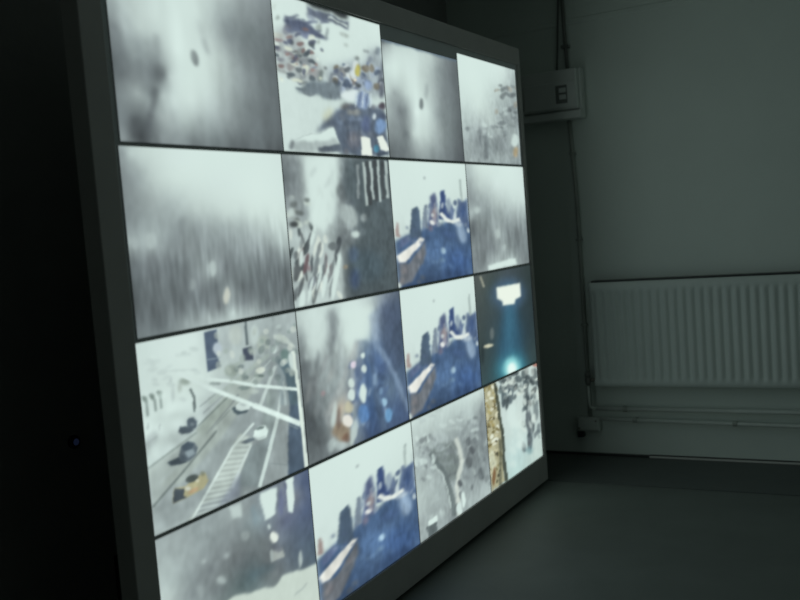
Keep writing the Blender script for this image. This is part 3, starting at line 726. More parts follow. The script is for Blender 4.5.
  ('E',(88,99,105),.6,.0128,.0093,(.588,.321,.027,-.006,.006,.016)),
  ('P',(185,201,197),.9,.0093,.0066,(.714,.021,.73,.342,.758,.341,.742,.018)),
  ('P',(185,201,197),.9,.0095,.0067,(.785,.019,.792,.302,.821,.301,.815,.016)),
  ('P',(185,201,197),.9,.0098,.0068,(.865,.016,.86,.324,.89,.323,.895,.013)),
  ('P',(185,201,197),.9,.0101,.0069,(.949,.013,.954,.294,.985,.293,.98,.01)),
  ('P',(138,150,151),.9,.0091,.0065,(.656,.042,.643,.29,.67,.289,.684,.041)),
  ('P',(70,76,78),.9,.0094,.0067,(.75,.019,.757,.343,.789,.342,.781,.016)),
  ('P',(70,76,78),.9,.0097,.0068,(.825,.017,.824,.314,.857,.312,.857,.014)),
  ('P',(70,76,78),.9,.0099,.0069,(.908,.014,.906,.304,.939,.303,.942,.011)),
  ('E',(170,185,183),.95,.0174,.0128,(.542,.412,.073,-.027,.048,.074)),
  ('E',(196,213,208),1,.0138,.0101,(.591,.546,.041,.002,-.003,.03)),
  ('E',(146,159,159),.8,.0153,.011,(.696,.431,.031,.001,-.004,.032)),
  ('E',(164,178,177),.7,.0155,.0114,(.537,.5,.032,.002,-.003,.023)),
  ('E',(96,105,107),.7,.0189,.0141,(.487,.245,.037,0,-.007,.058)),
  ('E',(67,85,118),.7,.0292,.0214,(.548,.877,.043,.005,-.009,.078)),
  ('E',(80,98,119),.7,.0214,.0157,(.555,.699,.049,.004,-.007,.059)),
  ('E',(152,146,127),.8,.0094,.007,(.466,.779,.021,.002,-.002,.019)),
  ('E',(62,68,69),.9,.0112,.0091,(.055,.457,.036,.002,-.002,.021)),
  ('E',(138,150,151),.7,.012,.0097,(.05,.296,.044,.001,-.002,.021)),
  ('E',(196,213,208),.8,.012,.0097,(.041,.376,.031,.001,-.003,.028)),
  ('E',(84,90,92),.85,.008,.0065,(.045,.753,.027,.009,-.027,.063)),
  ('E',(104,85,89),.85,.0083,.0066,(.121,.716,.017,.005,-.03,.068)),
  ('E',(91,98,107),.85,.0084,.0066,(.152,.857,.022,.007,-.022,.051)),
  ('E',(88,96,99),.85,.0084,.0066,(.166,.582,.013,.004,-.03,.069)),
  ('E',(112,122,124),.85,.0087,.0067,(.243,.634,.014,.004,-.022,.049)),
  ('E',(85,92,95),.85,.0081,.0065,(.066,.864,.017,.006,-.029,.066)),
  ('E',(110,120,122),.85,.0091,.0069,(.367,.625,.043,.012,-.012,.027)),
  ('E',(107,117,119),.85,.0085,.0067,(.203,.742,.018,.005,-.03,.069)),
  ('E',(114,124,126),.85,.0088,.0068,(.265,.767,.016,.005,-.039,.087)),
  ('E',(126,137,138),.85,.009,.0069,(.337,.785,.014,.004,-.04,.088)),
  ('E',(102,111,113),.85,.0085,.0067,(.189,.908,.016,.005,-.03,.068)),
  ('E',(130,141,142),.85,.0082,.0066,(.108,.587,.017,.005,-.015,.034)),
  ('E',(96,105,107),.85,.008,.0065,(.044,.654,.021,.006,-.01,.024)),
  ('E',(130,141,142),.85,.009,.0068,(.323,.907,.012,.004,-.032,.07)),
  ('E',(102,111,113),.85,.008,.0064,(.017,.903,.017,.006,-.018,.041)),
  ('E',(211,230,224),.9,.0084,.0066,(.139,.892,.013,.004,-.03,.086)),
  ('E',(211,230,224),.9,.0088,.0068,(.271,.862,.019,.005,-.037,.106)),
  ('E',(211,230,224),.9,.0091,.0069,(.374,.837,.022,.006,-.058,.162)),
  ('E',(211,230,224),.9,.0087,.0067,(.254,.364,.019,.003,-.037,.108)),
  ('E',(211,230,224),.9,.0081,.0065,(.069,.946,.02,.006,-.017,.051)),
  ('E',(211,230,224),.9,.0086,.0067,(.223,.819,.014,.004,-.03,.088)),
  ('E',(211,230,224),.9,.0082,.0065,(.087,.676,.017,.004,-.017,.052)),
  ('E',(211,230,224),.9,.0085,.0067,(.206,.538,.018,.004,-.024,.071)),
  ('E',(117,90,96),.6,.0117,.0092,(.137,.745,.018,.002,-.002,.022)),
  ('E',(164,178,177),.6,.0135,.0103,(.353,.529,.035,.002,-.006,.057))]),
(1, 2): (
 [(.12,.05,211,230,224),(.933,.074,211,230,224),(.016,.422,209,227,222),(.537,.318,211,230,224),(.995,.509,196,213,208),(.028,.814,196,213,208),
  (.811,1.026,185,201,197)],
 [('P',(73,97,128),1,.0291,.0179,(-.009,.629,.208,.585,.34,.559,.445,.509,.563,.533,.675,.492,1.03,.543,1.06,1.093,-.004,1.079)),
  ('E',(83,110,142),.5,.0278,.0166,(.612,.745,.063,.001,.008,.019)),
  ('E',(100,128,158),.5,.0273,.0165,(.549,.881,.063,.026,-.012,.021)),
  ('E',(100,128,158),.5,.0258,.0161,(.379,.799,.056,.03,-.011,.011)),
  ('E',(64,85,113),.5,.0283,.0168,(.671,.623,.08,.011,.002,.022)),
  ('E',(77,103,136),.5,.0308,.0175,(.955,.712,.078,-.007,.012,.017)),
  ('E',(100,128,158),.5,.0307,.0175,(.938,.958,.09,.015,.003,.02)),
  ('E',(83,110,142),.5,.0304,.0174,(.907,.882,.067,.039,-.013,.01)),
  ('E',(64,85,113),.5,.0287,.0169,(.714,.98,.082,.02,-.001,.015)),
  ('E',(83,110,142),.5,.0261,.0161,(.415,.537,.059,-.007,.011,.016)),
  ('E',(64,85,113),.5,.0281,.0168,(.655,.596,.072,-.007,.012,.018)),
  ('E',(77,103,136),.5,.0266,.0163,(.462,.939,.068,.015,0,.017)),
  ('E',(64,85,113),.5,.025,.0158,(.274,.889,.07,-.001,.009,.018)),
  ('E',(64,85,113),.5,.0278,.0167,(.616,.85,.074,.012,.002,.019)),
  ('E',(77,103,136),.5,.0263,.0162,(.435,.762,.071,.018,-.002,.018)),
  ('E',(77,103,136),.5,.0267,.0163,(.493,.589,.065,.035,-.019,.017)),
  ('E',(83,110,142),.5,.0271,.0164,(.533,.88,.072,.02,-.002,.014)),
  ('E',(100,128,158),.5,.0257,.016,(.373,.51,.071,.015,-.002,.015)),
  ('E',(77,103,136),.5,.0256,.016,(.348,.679,.067,.007,.003,.016)),
  ('E',(100,128,158),.5,.0289,.017,(.733,.994,.084,.035,-.008,.013)),
  ('E',(77,103,136),.5,.0297,.0172,(.836,.622,.058,-.003,.014,.025)),
  ('E',(100,128,158),.5,.0253,.0159,(.307,.765,.052,.014,-.002,.014)),
  ('E',(77,103,136),.5,.029,.017,(.76,.618,.084,.004,.007,.022)),
  ('E',(83,110,142),.5,.0291,.017,(.767,.79,.056,.002,.006,.016)),
  ('E',(64,85,113),.5,.0256,.016,(.356,.65,.053,-.001,.008,.018)),
  ('E',(100,128,158),.5,.0305,.0174,(.912,.968,.067,.009,.005,.025)),
  ('E',(100,128,158),.5,.0301,.0173,(.873,.957,.055,.003,.011,.027)),
  ('E',(93,124,163),.8,.0543,.0329,(.534,.76,.174,.042,-.01,.082)),
  ('E',(70,99,144),.8,.0734,.0427,(.791,.888,.189,.047,-.016,.128)),
  ('E',(57,75,101),.8,.0503,.0316,(.285,1.006,.277,-.001,.033,.066)),
  ('E',(51,70,100),.7,.0579,.0339,(.741,.985,.21,-.001,.032,.059)),
  ('P',(79,97,115),1,.0124,.0079,(.174,.613,.232,.39,.298,.368,.319,.406,.329,.649)),
  ('P',(118,133,146),1,.0129,.008,(.341,.549,.384,.357,.417,.359,.418,.566)),
  ('P',(89,102,132),1,.0188,.0115,(.422,.536,.473,.29,.539,.251,.558,.321,.557,.553)),
  ('P',(154,154,164),.8,.0135,.0082,(.478,.516,.52,.346,.547,.351,.539,.528)),
  ('P',(64,83,123),1,.0141,.0084,(.566,.481,.613,.246,.667,.237,.672,.373,.707,.433,.761,.356,.795,.504)),
  ('P',(84,104,135),1,.0213,.0122,(.787,.503,.862,.333,.946,.334,1.001,.307,1.004,.59)),
  ('P',(127,145,165),.7,.0172,.0102,(.677,.331,.723,.306,.772,.39,.777,.468,.678,.438)),
  ('P',(156,172,168),.8,.0121,.007,(.899,.144,.89,.337,.917,.341,.926,.147)),
  ('E',(66,88,125),.8,.0152,.0087,(.919,.427,.027,.005,-.007,.057)),
  ('E',(160,147,144),.7,.0188,.0115,(.506,.434,.037,.007,-.005,.041)),
  ('E',(122,112,124),.7,.0185,.0114,(.449,.562,.03,.006,-.004,.028)),
  ('E',(228,232,228),1,.0133,.0082,(.479,.512,.033,.007,-.003,.02)),
  ('P',(228,236,228),1,.0139,.0083,(.573,.441,.652,.503,.691,.487,.611,.425)),
  ('P',(228,236,228),1,.0143,.0085,(.653,.504,.775,.523,.776,.49,.654,.472)),
  ('P',(228,236,228),1,.0147,.0086,(.763,.522,.875,.517,.857,.483,.746,.488)),
  ('E',(166,179,180),.6,.0234,.0133,(1.023,.288,.039,.006,-.006,.044)),
  ('P',(150,131,127),.85,.0127,.0084,(.008,.591,.038,.485,.06,.499,.065,.604)),
  ('P',(98,113,143),.9,.0165,.0108,(.051,.624,.16,.6,.185,.646,.042,.7)),
  ('P',(107,113,119),1,.017,.0109,(.03,.799,.142,.825,.367,.658,.371,.762,.168,.972,.013,.99)),
  ('E',(127,125,129),.6,.0141,.0092,(.093,.871,.019,.002,.009,.032)),
  ('E',(90,98,105),.6,.0149,.0094,(.252,.977,.025,.008,-.004,.019)),
  ('E',(90,98,105),.6,.0151,.0095,(.292,.823,.031,.011,-.008,.024)),
  ('E',(135,133,133),.6,.014,.0092,(.069,.882,.019,.005,-.001,.023)),
  ('E',(90,98,105),.6,.0151,.0095,(.301,.947,.03,.012,-.008,.017)),
  ('E',(135,133,133),.6,.014,.0091,(.058,.946,.016,.009,-.015,.019)),
  ('E',(90,98,105),.6,.0148,.0094,(.24,.81,.031,.019,-.019,.016)),
  ('E',(127,125,129),.6,.015,.0095,(.275,.774,.021,.003,.002,.019)),
  ('P',(224,226,218),1,.0132,.0085,(.007,.746,.318,.628,.365,.649,.101,.81,.03,.797)),
  ('E',(150,174,196),.9,.027,.0156,(.871,.623,.064,.007,.015,.091)),
  ('E',(168,199,218),1,.0152,.0091,(.595,.757,.031,.007,-.003,.027)),
  ('E',(115,145,171),.8,.0206,.0124,(.574,.834,.041,.01,-.002,.019)),
  ('E',(198,213,218),.7,.0222,.0129,(.836,.534,.067,.013,-.003,.022)),
  ('E',(159,173,172),.8,.0104,.0065,(.414,.142,.013,.002,-.002,.014)),
  ('E',(81,106,145),.7,.0284,.0169,(.694,.625,.108,.023,-.004,.029)),
  ('E',(208,222,216),.9,.0115,.0076,(.009,.975,.029,.009,-.003,.026)),
  ('E',(90,108,134),.7,.0119,.0073,(.451,.373,.016,.006,-.017,.024)),
  ('E',(70,89,120),.7,.0132,.0077,(.807,.343,.022,.009,-.015,.018)),
  ('E',(127,145,163),.7,.012,.0073,(.482,.397,.012,.005,-.013,.018)),
  ('E',(90,108,134),.7,.0135,.0078,(.872,.334,.026,.002,.004,.029)),
  ('E',(166,177,183),.7,.0122,.0074,(.548,.404,.019,.002,0,.025)),
  ('E',(127,145,163),.7,.0122,.0074,(.544,.363,.023,.001,.004,.019)),
  ('E',(208,222,221),.7,.0139,.0079,(.975,.607,.018,.002,.003,.019)),
  ('E',(208,222,221),.7,.0132,.0077,(.791,.467,.022,.003,.001,.03)),
  ('E',(70,89,120),.7,.0131,.0077,(.786,.412,.012,.005,-.013,.017)),
  ('E',(208,222,221),.7,.0131,.0077,(.783,.484,.021,-.001,.013,.023)),
  ('E',(208,222,221),.7,.0125,.0075,(.62,.37,.018,.005,-.011,.025)),
  ('E',(70,89,120),.7,.0136,.0078,(.894,.425,.018,.003,-.002,.016)),
  ('E',(208,222,221),.7,.0139,.0079,(.972,.596,.017,.002,.002,.024)),
  ('E',(90,108,134),.7,.0132,.0077,(.815,.353,.018,.005,-.008,.02)),
  ('E',(166,177,183),.7,.0123,.0074,(.561,.522,.019,.007,-.008,.016)),
  ('E',(208,222,221),.7,.012,.0074,(.489,.447,.022,.007,-.007,.014)),
  ('E',(127,145,163),.7,.013,.0076,(.749,.473,.016,-0,.007,.018)),
  ('E',(127,145,163),.7,.0138,.0079,(.946,.554,.016,.008,-.02,.017)),
  ('E',(127,145,163),.7,.0118,.0073,(.426,.424,.019,.002,.003,.025)),
  ('E',(90,108,134),.7,.0129,.0076,(.729,.46,.021,.001,.007,.029)),
  ('E',(127,145,163),.7,.0123,.0074,(.557,.53,.022,.007,-.009,.019)),
  ('E',(90,108,134),.7,.0141,.008,(1.018,.459,.019,.003,-.001,.016)),
  ('E',(126,143,161),.6,.0147,.0094,(.216,.643,.014,.008,-.009,.008)),
  ('E',(86,102,128),.6,.0144,.0093,(.15,.533,.016,-0,.007,.016)),
  ('E',(126,143,161),.6,.0144,.0093,(.163,.625,.02,.01,-.008,.01)),
  ('E',(86,102,128),.6,.0154,.0096,(.362,.56,.017,.002,.002,.016)),
  ('E',(86,102,128),.6,.0148,.0094,(.249,.556,.028,.012,-.006,.009)),
  ('E',(86,102,128),.6,.0152,.0095,(.321,.666,.022,.007,-.003,.009)),
  ('E',(126,143,161),.6,.0148,.0094,(.231,.656,.017,.006,-.004,.01)),
  ('E',(86,102,128),.6,.0149,.0094,(.254,.624,.022,-0,.006,.013)),
  ('E',(87,114,147),.5,.0208,.012,(.821,1.002,.031,.005,.001,.007)),
  ('E',(87,114,147),.5,.0188,.0114,(.497,.793,.04,.001,.005,.012)),
  ('E',(87,114,147),.5,.0217,.0123,(.976,.98,.048,.007,.002,.01)),
  ('E',(109,139,170),.5,.0188,.0115,(.505,.842,.038,.001,.004,.01)),
  ('E',(109,139,170),.5,.0199,.0118,(.678,.895,.039,.021,-.005,.005)),
  ('E',(109,139,170),.5,.0185,.0114,(.453,.842,.034,.01,-.002,.011)),
  ('E',(87,114,147),.5,.0198,.0118,(.681,.696,.048,.018,-.006,.011)),
  ('E',(87,114,147),.5,.0182,.0113,(.391,.797,.042,.014,-.004,.011)),
  ('E',(62,83,112),.5,.0188,.0115,(.501,.725,.034,0,.004,.009)),
  ('E',(87,114,147),.5,.0211,.0121,(.87,1.036,.039,.02,-.007,.008)),
  ('E',(87,114,147),.5,.0181,.0112,(.379,.855,.026,.003,.003,.012)),
  ('E',(62,83,112),.5,.0183,.0113,(.42,.87,.038,.007,.001,.01)),
  ('E',(62,83,112),.5,.0204,.0119,(.768,.815,.046,-.001,.005,.009)),
  ('E',(87,114,147),.5,.0211,.0121,(.887,.822,.041,.005,.003,.013)),
  ('E',(62,83,112),.5,.0183,.0113,(.405,.908,.05,.016,-.003,.011)),
  ('E',(62,83,112),.5,.019,.0115,(.532,.88,.042,-.004,.007,.01)),
  ('N',21,.04,.4,1,.02,.03)]),
(1, 3): (
 [(.018,.022,179,195,192),(.198,.039,205,223,217),(.51,.053,210,229,223),(.945,.044,209,227,222),(.035,.17,159,173,172),(.179,.19,185,201,197),
  (.492,.189,209,227,222),(.969,.211,207,225,220),(.053,.318,142,154,155),(.238,.321,159,173,172),(.475,.325,185,201,197),(.772,.329,201,219,214),
  (.996,.356,201,219,214),(.037,.446,159,173,172),(.147,.449,146,159,159),(.341,.433,146,159,159),(.54,.462,159,173,172),(.795,.494,164,178,177),
  (.997,.526,159,173,172),(.055,.596,102,111,113),(.131,.578,130,141,142),(.241,.606,126,137,138),(.452,.663,164,178,177),(.603,.626,138,150,151),
  (.821,.638,130,141,142),(.977,.671,130,141,142),(.051,.767,130,141,142),(.186,.734,122,132,134),(.335,.789,122,132,134),(.537,.806,150,163,163),
  (.751,.823,117,128,129),(.978,.841,117,128,129),(.051,.917,122,132,134),(.202,.91,130,141,142),(.312,.966,169,184,182),(.689,.958,169,184,182),
  (.87,.952,130,141,142),(.043,.981,126,137,138),(.469,1.01,179,195,192)],
 [('N',9,.045,.3,.9,.022,.07),
  ('N',19,.04,.34,.95,.014,.05),
  ('E',(190,207,203),.8,.0222,.0129,(.13,.431,.045,.001,-.005,.039)),
  ('E',(185,201,197),.85,.0209,.0116,(.451,.667,.037,.002,-.006,.049)),
  ('E',(179,195,192),.8,.0215,.0117,(.546,.806,.034,.003,-.005,.036)),
  ('E',(93,101,104),.7,.0233,.0137,(.056,.585,.029,.002,-.011,.085)),
  ('P',(213,232,226),1,.0176,.0097,(.245,.937,.738,.923,.756,.989,.25,.99))]),
(2, 0): (
 [(.011,.026,201,219,214),(.173,.039,209,227,222),(.326,.049,209,227,222),(.013,.207,201,219,214),(.153,.243,205,223,217),(.35,.272,205,223,217),
  (.007,.467,201,219,214),(.132,.446,201,219,214),(.032,.619,190,207,203),(.246,.395,201,219,214),(.017,.776,174,189,187),(.04,.951,174,189,187),
  (.154,.874,166,180,179),(.126,.716,159,173,172),(.327,.726,169,184,182),(.459,.615,169,184,182),(.209,.984,174,189,187),(.509,.861,146,159,159),
  (.692,.906,130,141,142),(.604,.452,159,173,172),(.835,.91,134,145,146),(.656,.726,138,150,151),(.817,.536,155,168,167),(.882,.753,117,128,129),
  (.935,.821,112,122,124),(.487,.104,166,180,179),(.581,.169,182,198,195),(.781,.069,159,173,172),(.923,.095,166,180,179),(.758,.279,150,163,163),
  (.878,.233,146,159,159),(.403,.441,166,180,179)],
 [('P',(131,143,144),.42,.0184,.0168,(.017,.674,.275,.555,.704,.267,.881,.209,.947,1.002,.547,.992,-.005,.992)),
  ('P',(164,178,171),.8,.0117,.0109,(.299,.521,.57,.302,.737,.343,.408,.632,.157,.791,.053,.75)),
  ('P',(129,143,144),1,.0095,.0082,(.592,.733,.714,.734,.785,.633,.788,.665,.682,.866,.623,.985,.473,.925)),
  ('P',(144,156,156),1,.0099,.0084,(.789,.65,.88,.684,.837,1.018,.644,1.004,.693,.88)),
  ('P',(138,153,151),.8,.0111,.0095,(.745,.437,.822,.458,.787,.613,.714,.734,.662,.727,.701,.577)),
  ('P',(79,95,110),1,.0091,.0074,(.915,.472,.973,.476,.97,.723,.976,1.006,.837,1.018,.862,.784)),
  ('P',(179,193,185),.9,.0075,.0068,(.536,.635,.621,.698,.467,.933,.312,.871)),
  ('P',(179,193,185),.8,.0082,.0076,(.458,.755,.539,.813,.449,.945,.256,.941,.18,1.028,.173,1.006,.289,.908,.379,.812)),
  ('P',(196,213,208),.6,.0065,.0057,(.523,.674,.612,.702,.613,.689,.524,.661)),
  ('P',(142,154,155),.5,.0065,.0057,(.523,.687,.61,.716,.611,.707,.524,.679)),
  ('P',(196,213,208),.6,.0064,.0057,(.498,.7,.595,.727,.595,.715,.498,.687)),
  ('P',(142,154,155),.5,.0064,.0057,(.497,.713,.592,.742,.593,.733,.498,.704)),
  ('P',(196,213,208),.6,.0063,.0057,(.473,.725,.578,.753,.578,.74,.473,.712)),
  ('P',(142,154,155),.5,.0063,.0057,(.472,.738,.575,.767,.575,.758,.472,.729)),
  ('P',(196,213,208),.6,.0063,.0057,(.448,.75,.56,.778,.56,.766,.447,.737)),
  ('P',(142,154,155),.5,.0063,.0057,(.447,.763,.558,.793,.558,.784,.447,.754)),
  ('P',(196,213,208),.6,.0062,.0056,(.423,.775,.543,.804,.543,.791,.422,.762)),
  ('P',(142,154,155),.5,.0062,.0056,(.422,.788,.541,.818,.54,.809,.422,.779)),
  ('P',(196,213,208),.6,.0062,.0056,(.398,.799,.526,.829,.526,.816,.398,.786)),
  ('P',(142,154,155),.5,.0062,.0056,(.397,.812,.524,.843,.523,.834,.397,.803)),
  ('P',(196,213,208),.6,.0061,.0056,(.374,.823,.509,.854,.508,.841,.373,.811)),
  ('P',(142,154,155),.5,.0061,.0056,(.373,.836,.507,.868,.506,.859,.372,.827)),
  ('P',(196,213,208),.6,.0061,.0055,(.35,.847,.493,.879,.491,.866,.349,.835)),
  ('P',(142,154,155),.5,.0061,.0055,(.349,.86,.49,.892,.489,.883,.348,.851)),
  ('P',(196,213,208),.6,.006,.0055,(.326,.871,.476,.903,.475,.89,.325,.858)),
  ('P',(142,154,155),.5,.006,.0055,(.325,.883,.473,.917,.472,.908,.324,.875)),
  ('P',(196,213,208),.6,.0059,.0055,(.302,.894,.459,.928,.458,.915,.301,.882)),
  ('P',(142,154,155),.5,.0059,.0055,(.302,.907,.457,.941,.456,.932,.301,.898)),
  ('P',(196,213,208),.6,.0059,.0055,(.279,.917,.443,.952,.441,.939,.278,.905)),
  ('P',(142,154,155),.5,.0059,.0055,(.278,.93,.44,.966,.439,.957,.277,.921)),
  ('P',(196,213,208),.6,.0058,.0054,(.256,.94,.426,.976,.425,.963,.255,.928)),
  ('P',(142,154,155),.5,.0058,.0054,(.255,.953,.424,.99,.423,.981,.254,.944)),
  ('P',(196,213,208),.6,.0058,.0054,(.233,.963,.41,1,.409,.987,.232,.951)),
  ('P',(142,154,155),.5,.0058,.0054,(.232,.975,.407,1.013,.406,1.005,.231,.967)),
  ('P',(196,213,208),.6,.0057,.0054,(.21,.985,.394,1.024,.392,1.011,.209,.973)),
  ('P',(142,154,155),.5,.0057,.0054,(.21,.998,.391,1.037,.39,1.028,.208,.989)),
  ('P',(203,220,215),.9,.0058,.0051,(.627,.598,.479,.692,.489,.704,.638,.611)),
  ('P',(203,220,215),.9,.0055,.005,(.481,.689,.372,.808,.383,.819,.493,.7)),
  ('P',(203,220,215),.9,.0052,.0049,(.375,.805,.282,.904,.293,.915,.386,.816)),
  ('P',(203,220,215),.9,.005,.0048,(.285,.901,.179,1.017,.189,1.028,.296,.912)),
  ('P',(194,210,206),.9,.0058,.0052,(.594,.718,.519,.816,.532,.826,.607,.729)),
  ('P',(194,210,206),.9,.0056,.0051,(.522,.812,.45,.916,.462,.926,.535,.822)),
  ('P',(200,218,213),.95,.0063,.0054,(.792,.608,.712,.786,.736,.8,.817,.621)),
  ('P',(200,218,213),.95,.0061,.0053,(.716,.779,.619,.985,.642,1,.74,.793)),
  ('P',(196,213,208),.8,.0065,.0055,(.838,.457,.789,.616,.807,.624,.857,.465)),
  ('P',(117,130,131),.6,.0057,.0048,(.72,.883,.847,.94,.848,.934,.722,.877)),
  ('P',(114,124,126),.8,.0061,.0056,(.545,.407,.327,.566,.336,.575,.554,.417)),
  ('P',(130,141,142),.6,.006,.0055,(.475,.37,.321,.451,.326,.46,.481,.378)),
  ('P',(126,137,138),.6,.0058,.0055,(.403,.37,.306,.41,.31,.417,.407,.377)),
  ('E',(146,161,157),.8,.007,.006,(.746,.488,.016,.005,-.005,.052)),
  ('P',(95,108,114),1,.0065,.0058,(.536,.69,.592,.681,.628,.691,.627,.707,.567,.709)),
  ('P',(213,232,226),1,.0061,.0053,(.627,.653,.669,.634,.708,.642,.726,.679,.708,.716,.654,.714,.622,.685)),
  ('P',(103,118,117),.9,.0054,.0047,(.638,.642,.674,.635,.703,.649,.69,.657,.653,.655)),
  ('P',(182,198,195),.8,.0054,.0047,(.622,.685,.655,.702,.709,.702,.708,.716,.654,.714)),
  ('P',(76,91,97),1,.0064,.0057,(.5,.476,.525,.474,.547,.504,.606,.517,.593,.53,.531,.526,.506,.501)),
  ('P',(203,220,215),1,.0058,.0052,(.522,.471,.55,.459,.62,.489,.613,.515,.56,.511,.528,.496)),
  ('P',(164,178,177),.7,.0052,.0046,(.542,.469,.564,.465,.601,.484,.578,.489)),
  ('E',(125,140,136),.9,.0065,.0058,(.6,.388,.037,.001,.002,.009)),
  ('P',(83,98,115),1,.006,.0055,(.372,.015,.453,.012,.449,.092,.42,.116,.445,.176,.457,.226,.373,.237,.375,.123)),
  ('P',(147,164,169),.7,.0048,.0044,(.371,.172,.462,.178,.461,.172,.37,.166)),
  ('E',(177,192,200),1,.0085,.0078,(.445,.119,.026,.006,-.003,.033)),
  ('P',(127,143,139),.85,.0054,.0055,(.004,.275,.024,.313,.035,.308,.014,.27)),
  ('P',(127,143,139),.85,.0055,.0055,(.022,.304,.023,.381,.036,.383,.034,.306)),
  ('E',(115,132,125),.7,.0054,.0055,(.021,.29,.012,.003,-.001,.013)),
  ('P',(127,143,139),.85,.0055,.0056,(.042,.273,.063,.313,.074,.308,.053,.268)),
  ('P',(127,143,139),.85,.0056,.0056,(.061,.305,.061,.366,.073,.369,.074,.307)),
  ('E',(115,132,125),.7,.0055,.0056,(.059,.288,.012,.003,-.001,.014)),
  ('P',(127,143,139),.85,.0056,.0056,(.081,.268,.096,.306,.108,.303,.093,.264)),
  ('P',(127,143,139),.85,.0057,.0056,(.095,.298,.093,.361,.106,.363,.108,.301)),
  ('E',(115,132,125),.7,.0057,.0056,(.099,.284,.012,.003,-.001,.014)),
  ('E',(138,153,144),.9,.0099,.0095,(.237,.256,.03,.008,-.002,.019)),
  ('E',(166,180,172),.8,.0098,.0095,(.208,.283,.011,.003,-.002,.025)),
  ('P',(103,116,115),1,.005,.0048,(.257,.303,.275,.355,.288,.353,.27,.3)),
  ('P',(103,116,115),1,.0051,.0048,(.274,.347,.27,.433,.284,.436,.288,.35)),
  ('E',(176,191,189),.8,.008,.0078,(.167,.305,.008,.002,-.004,.043)),
  ('E',(176,191,189),.8,.0064,.0062,(.161,.228,.008,.002,-.002,.016)),
  ('P',(182,198,195),.7,.0066,.0063,(.153,.181,.312,.215,.313,.206,.153,.173)),
  ('P',(191,208,204),.7,.0077,.0074,(.203,.114,.285,.127,.286,.107,.204,.095)),
  ('P',(191,208,204),.6,.0081,.0081,(.036,.119,.12,.125,.119,.107,.035,.102)),
  ('P',(155,168,167),.6,.005,.005,(.022,.453,.03,.418,.022,.414,.014,.449)),
  ('P',(155,168,167),.6,.0051,.0051,(.08,.472,.088,.44,.081,.437,.073,.468)),
  ('P',(146,159,159),.6,.005,.005,(.003,.526,.064,.502,.06,.494,-.001,.519)),
  ('E',(172,187,185),.7,.0074,.0075,(.017,.51,.013,.004,-.003,.033)),
  ('P',(152,166,158),.85,.0071,.0066,(.273,.531,.486,.387,.512,.443,.312,.581)),
  ('P',(105,119,116),.7,.0053,.005,(.291,.518,.499,.402,.494,.395,.286,.511)),
  ('P',(115,128,124),.6,.0054,.005,(.355,.57,.49,.486,.485,.48,.35,.564)),
  ('P',(136,150,145),.6,.006,.0055,(.362,.391,.445,.365,.441,.355,.358,.382)),
  ('E',(138,153,150),.8,.006,.0055,(.412,.312,.036,.009,-.001,.009)),
  ('P',(88,102,111),1,.0056,.0053,(.225,.469,.24,.455,.266,.459,.286,.488,.277,.523,.233,.522)),
  ('E',(132,147,153),.8,.0056,.0053,(.257,.495,.012,.004,-.001,.009)),
  ('P',(74,87,93),1,.0055,.0053,(.179,.505,.215,.491,.234,.51,.221,.526)),
  ('P',(72,81,94),1,.0066,.0058,(.602,.154,.666,.156,.669,.237,.601,.225)),
  ('P',(99,112,114),1,.006,.0052,(.631,-.01,.628,.14,.645,.142,.648,-.008)),
  ('E',(192,205,196),.6,.0128,.0114,(.567,.067,.043,.008,-.006,.057)),
  ('E',(144,159,150),.9,.0113,.0102,(.52,.265,.047,.011,-.004,.036)),
  ('E',(164,178,167),.8,.0139,.0119,(.745,.157,.044,.009,-.006,.055)),
  ('E',(201,219,214),.7,.0108,.0094,(.688,.091,.027,.005,-.006,.059)),
  ('E',(169,184,182),.6,.0068,.0059,(.715,.032,.014,.009,-.011,.014)),
  ('E',(138,150,151),.6,.0072,.0061,(.841,.204,.013,.005,-.007,.021)),
  ('E',(131,150,145),.6,.0069,.0059,(.737,.139,.016,-.003,.006,.016)),
  ('E',(146,159,159),.6,.0068,.0059,(.696,.228,.016,.002,0,.013)),
  ('E',(155,168,167),.6,.0073,.0061,(.87,.094,.021,.005,-.003,.016)),
  ('E',(190,207,203),.6,.0076,.0062,(.957,.261,.016,-.003,.007,.014)),
  ('E',(190,207,203),.6,.0074,.0061,(.893,.254,.019,.008,-.005,.012)),
  ('E',(146,159,159),.6,.007,.006,(.75,.167,.014,0,.002,.012)),
  ('E',(169,184,182),.6,.0073,.0061,(.857,.15,.017,.012,-.01,.011)),
  ('E',(131,150,145),.6,.0077,.0062,(.97,.251,.014,.009,-.009,.01)),
  ('E',(131,150,145),.6,.0075,.0062,(.938,.119,.015,.001,.001,.012)),
  ('E',(169,184,182),.6,.0076,.0062,(.962,.219,.016,-.002,.006,.015)),
  ('E',(155,168,167),.6,.007,.006,(.76,.094,.016,-.003,.004,.012)),
  ('E',(146,159,159),.6,.0069,.0059,(.716,.243,.012,-.001,.004,.013)),
  ('E',(131,150,145),.6,.0077,.0063,(.986,.091,.014,-0,.003,.019)),
  ('E',(138,150,151),.6,.0071,.006,(.799,.17,.019,.004,-.001,.011)),
  ('E',(138,150,151),.6,.0075,.0062,(.918,.193,.019,-0,.004,.021)),
  ('E',(190,207,203),.6,.0074,.0062,(.898,.285,.017,.005,-.002,.011)),
  ('E',(131,150,145),.6,.0072,.006,(.809,.266,.013,-.002,.008,.018)),
  ('E',(146,159,159),.6,.0073,.0061,(.876,.085,.014,.005,-.007,.019)),
  ('E',(131,150,145),.6,.0073,.0061,(.85,.168,.018,.002,0,.019)),
  ('E',(190,207,203),.6,.0072,.0061,(.838,.204,.018,.001,.002,.02)),
  ('E',(146,159,159),.6,.0071,.006,(.801,.149,.015,.006,-.004,.012)),
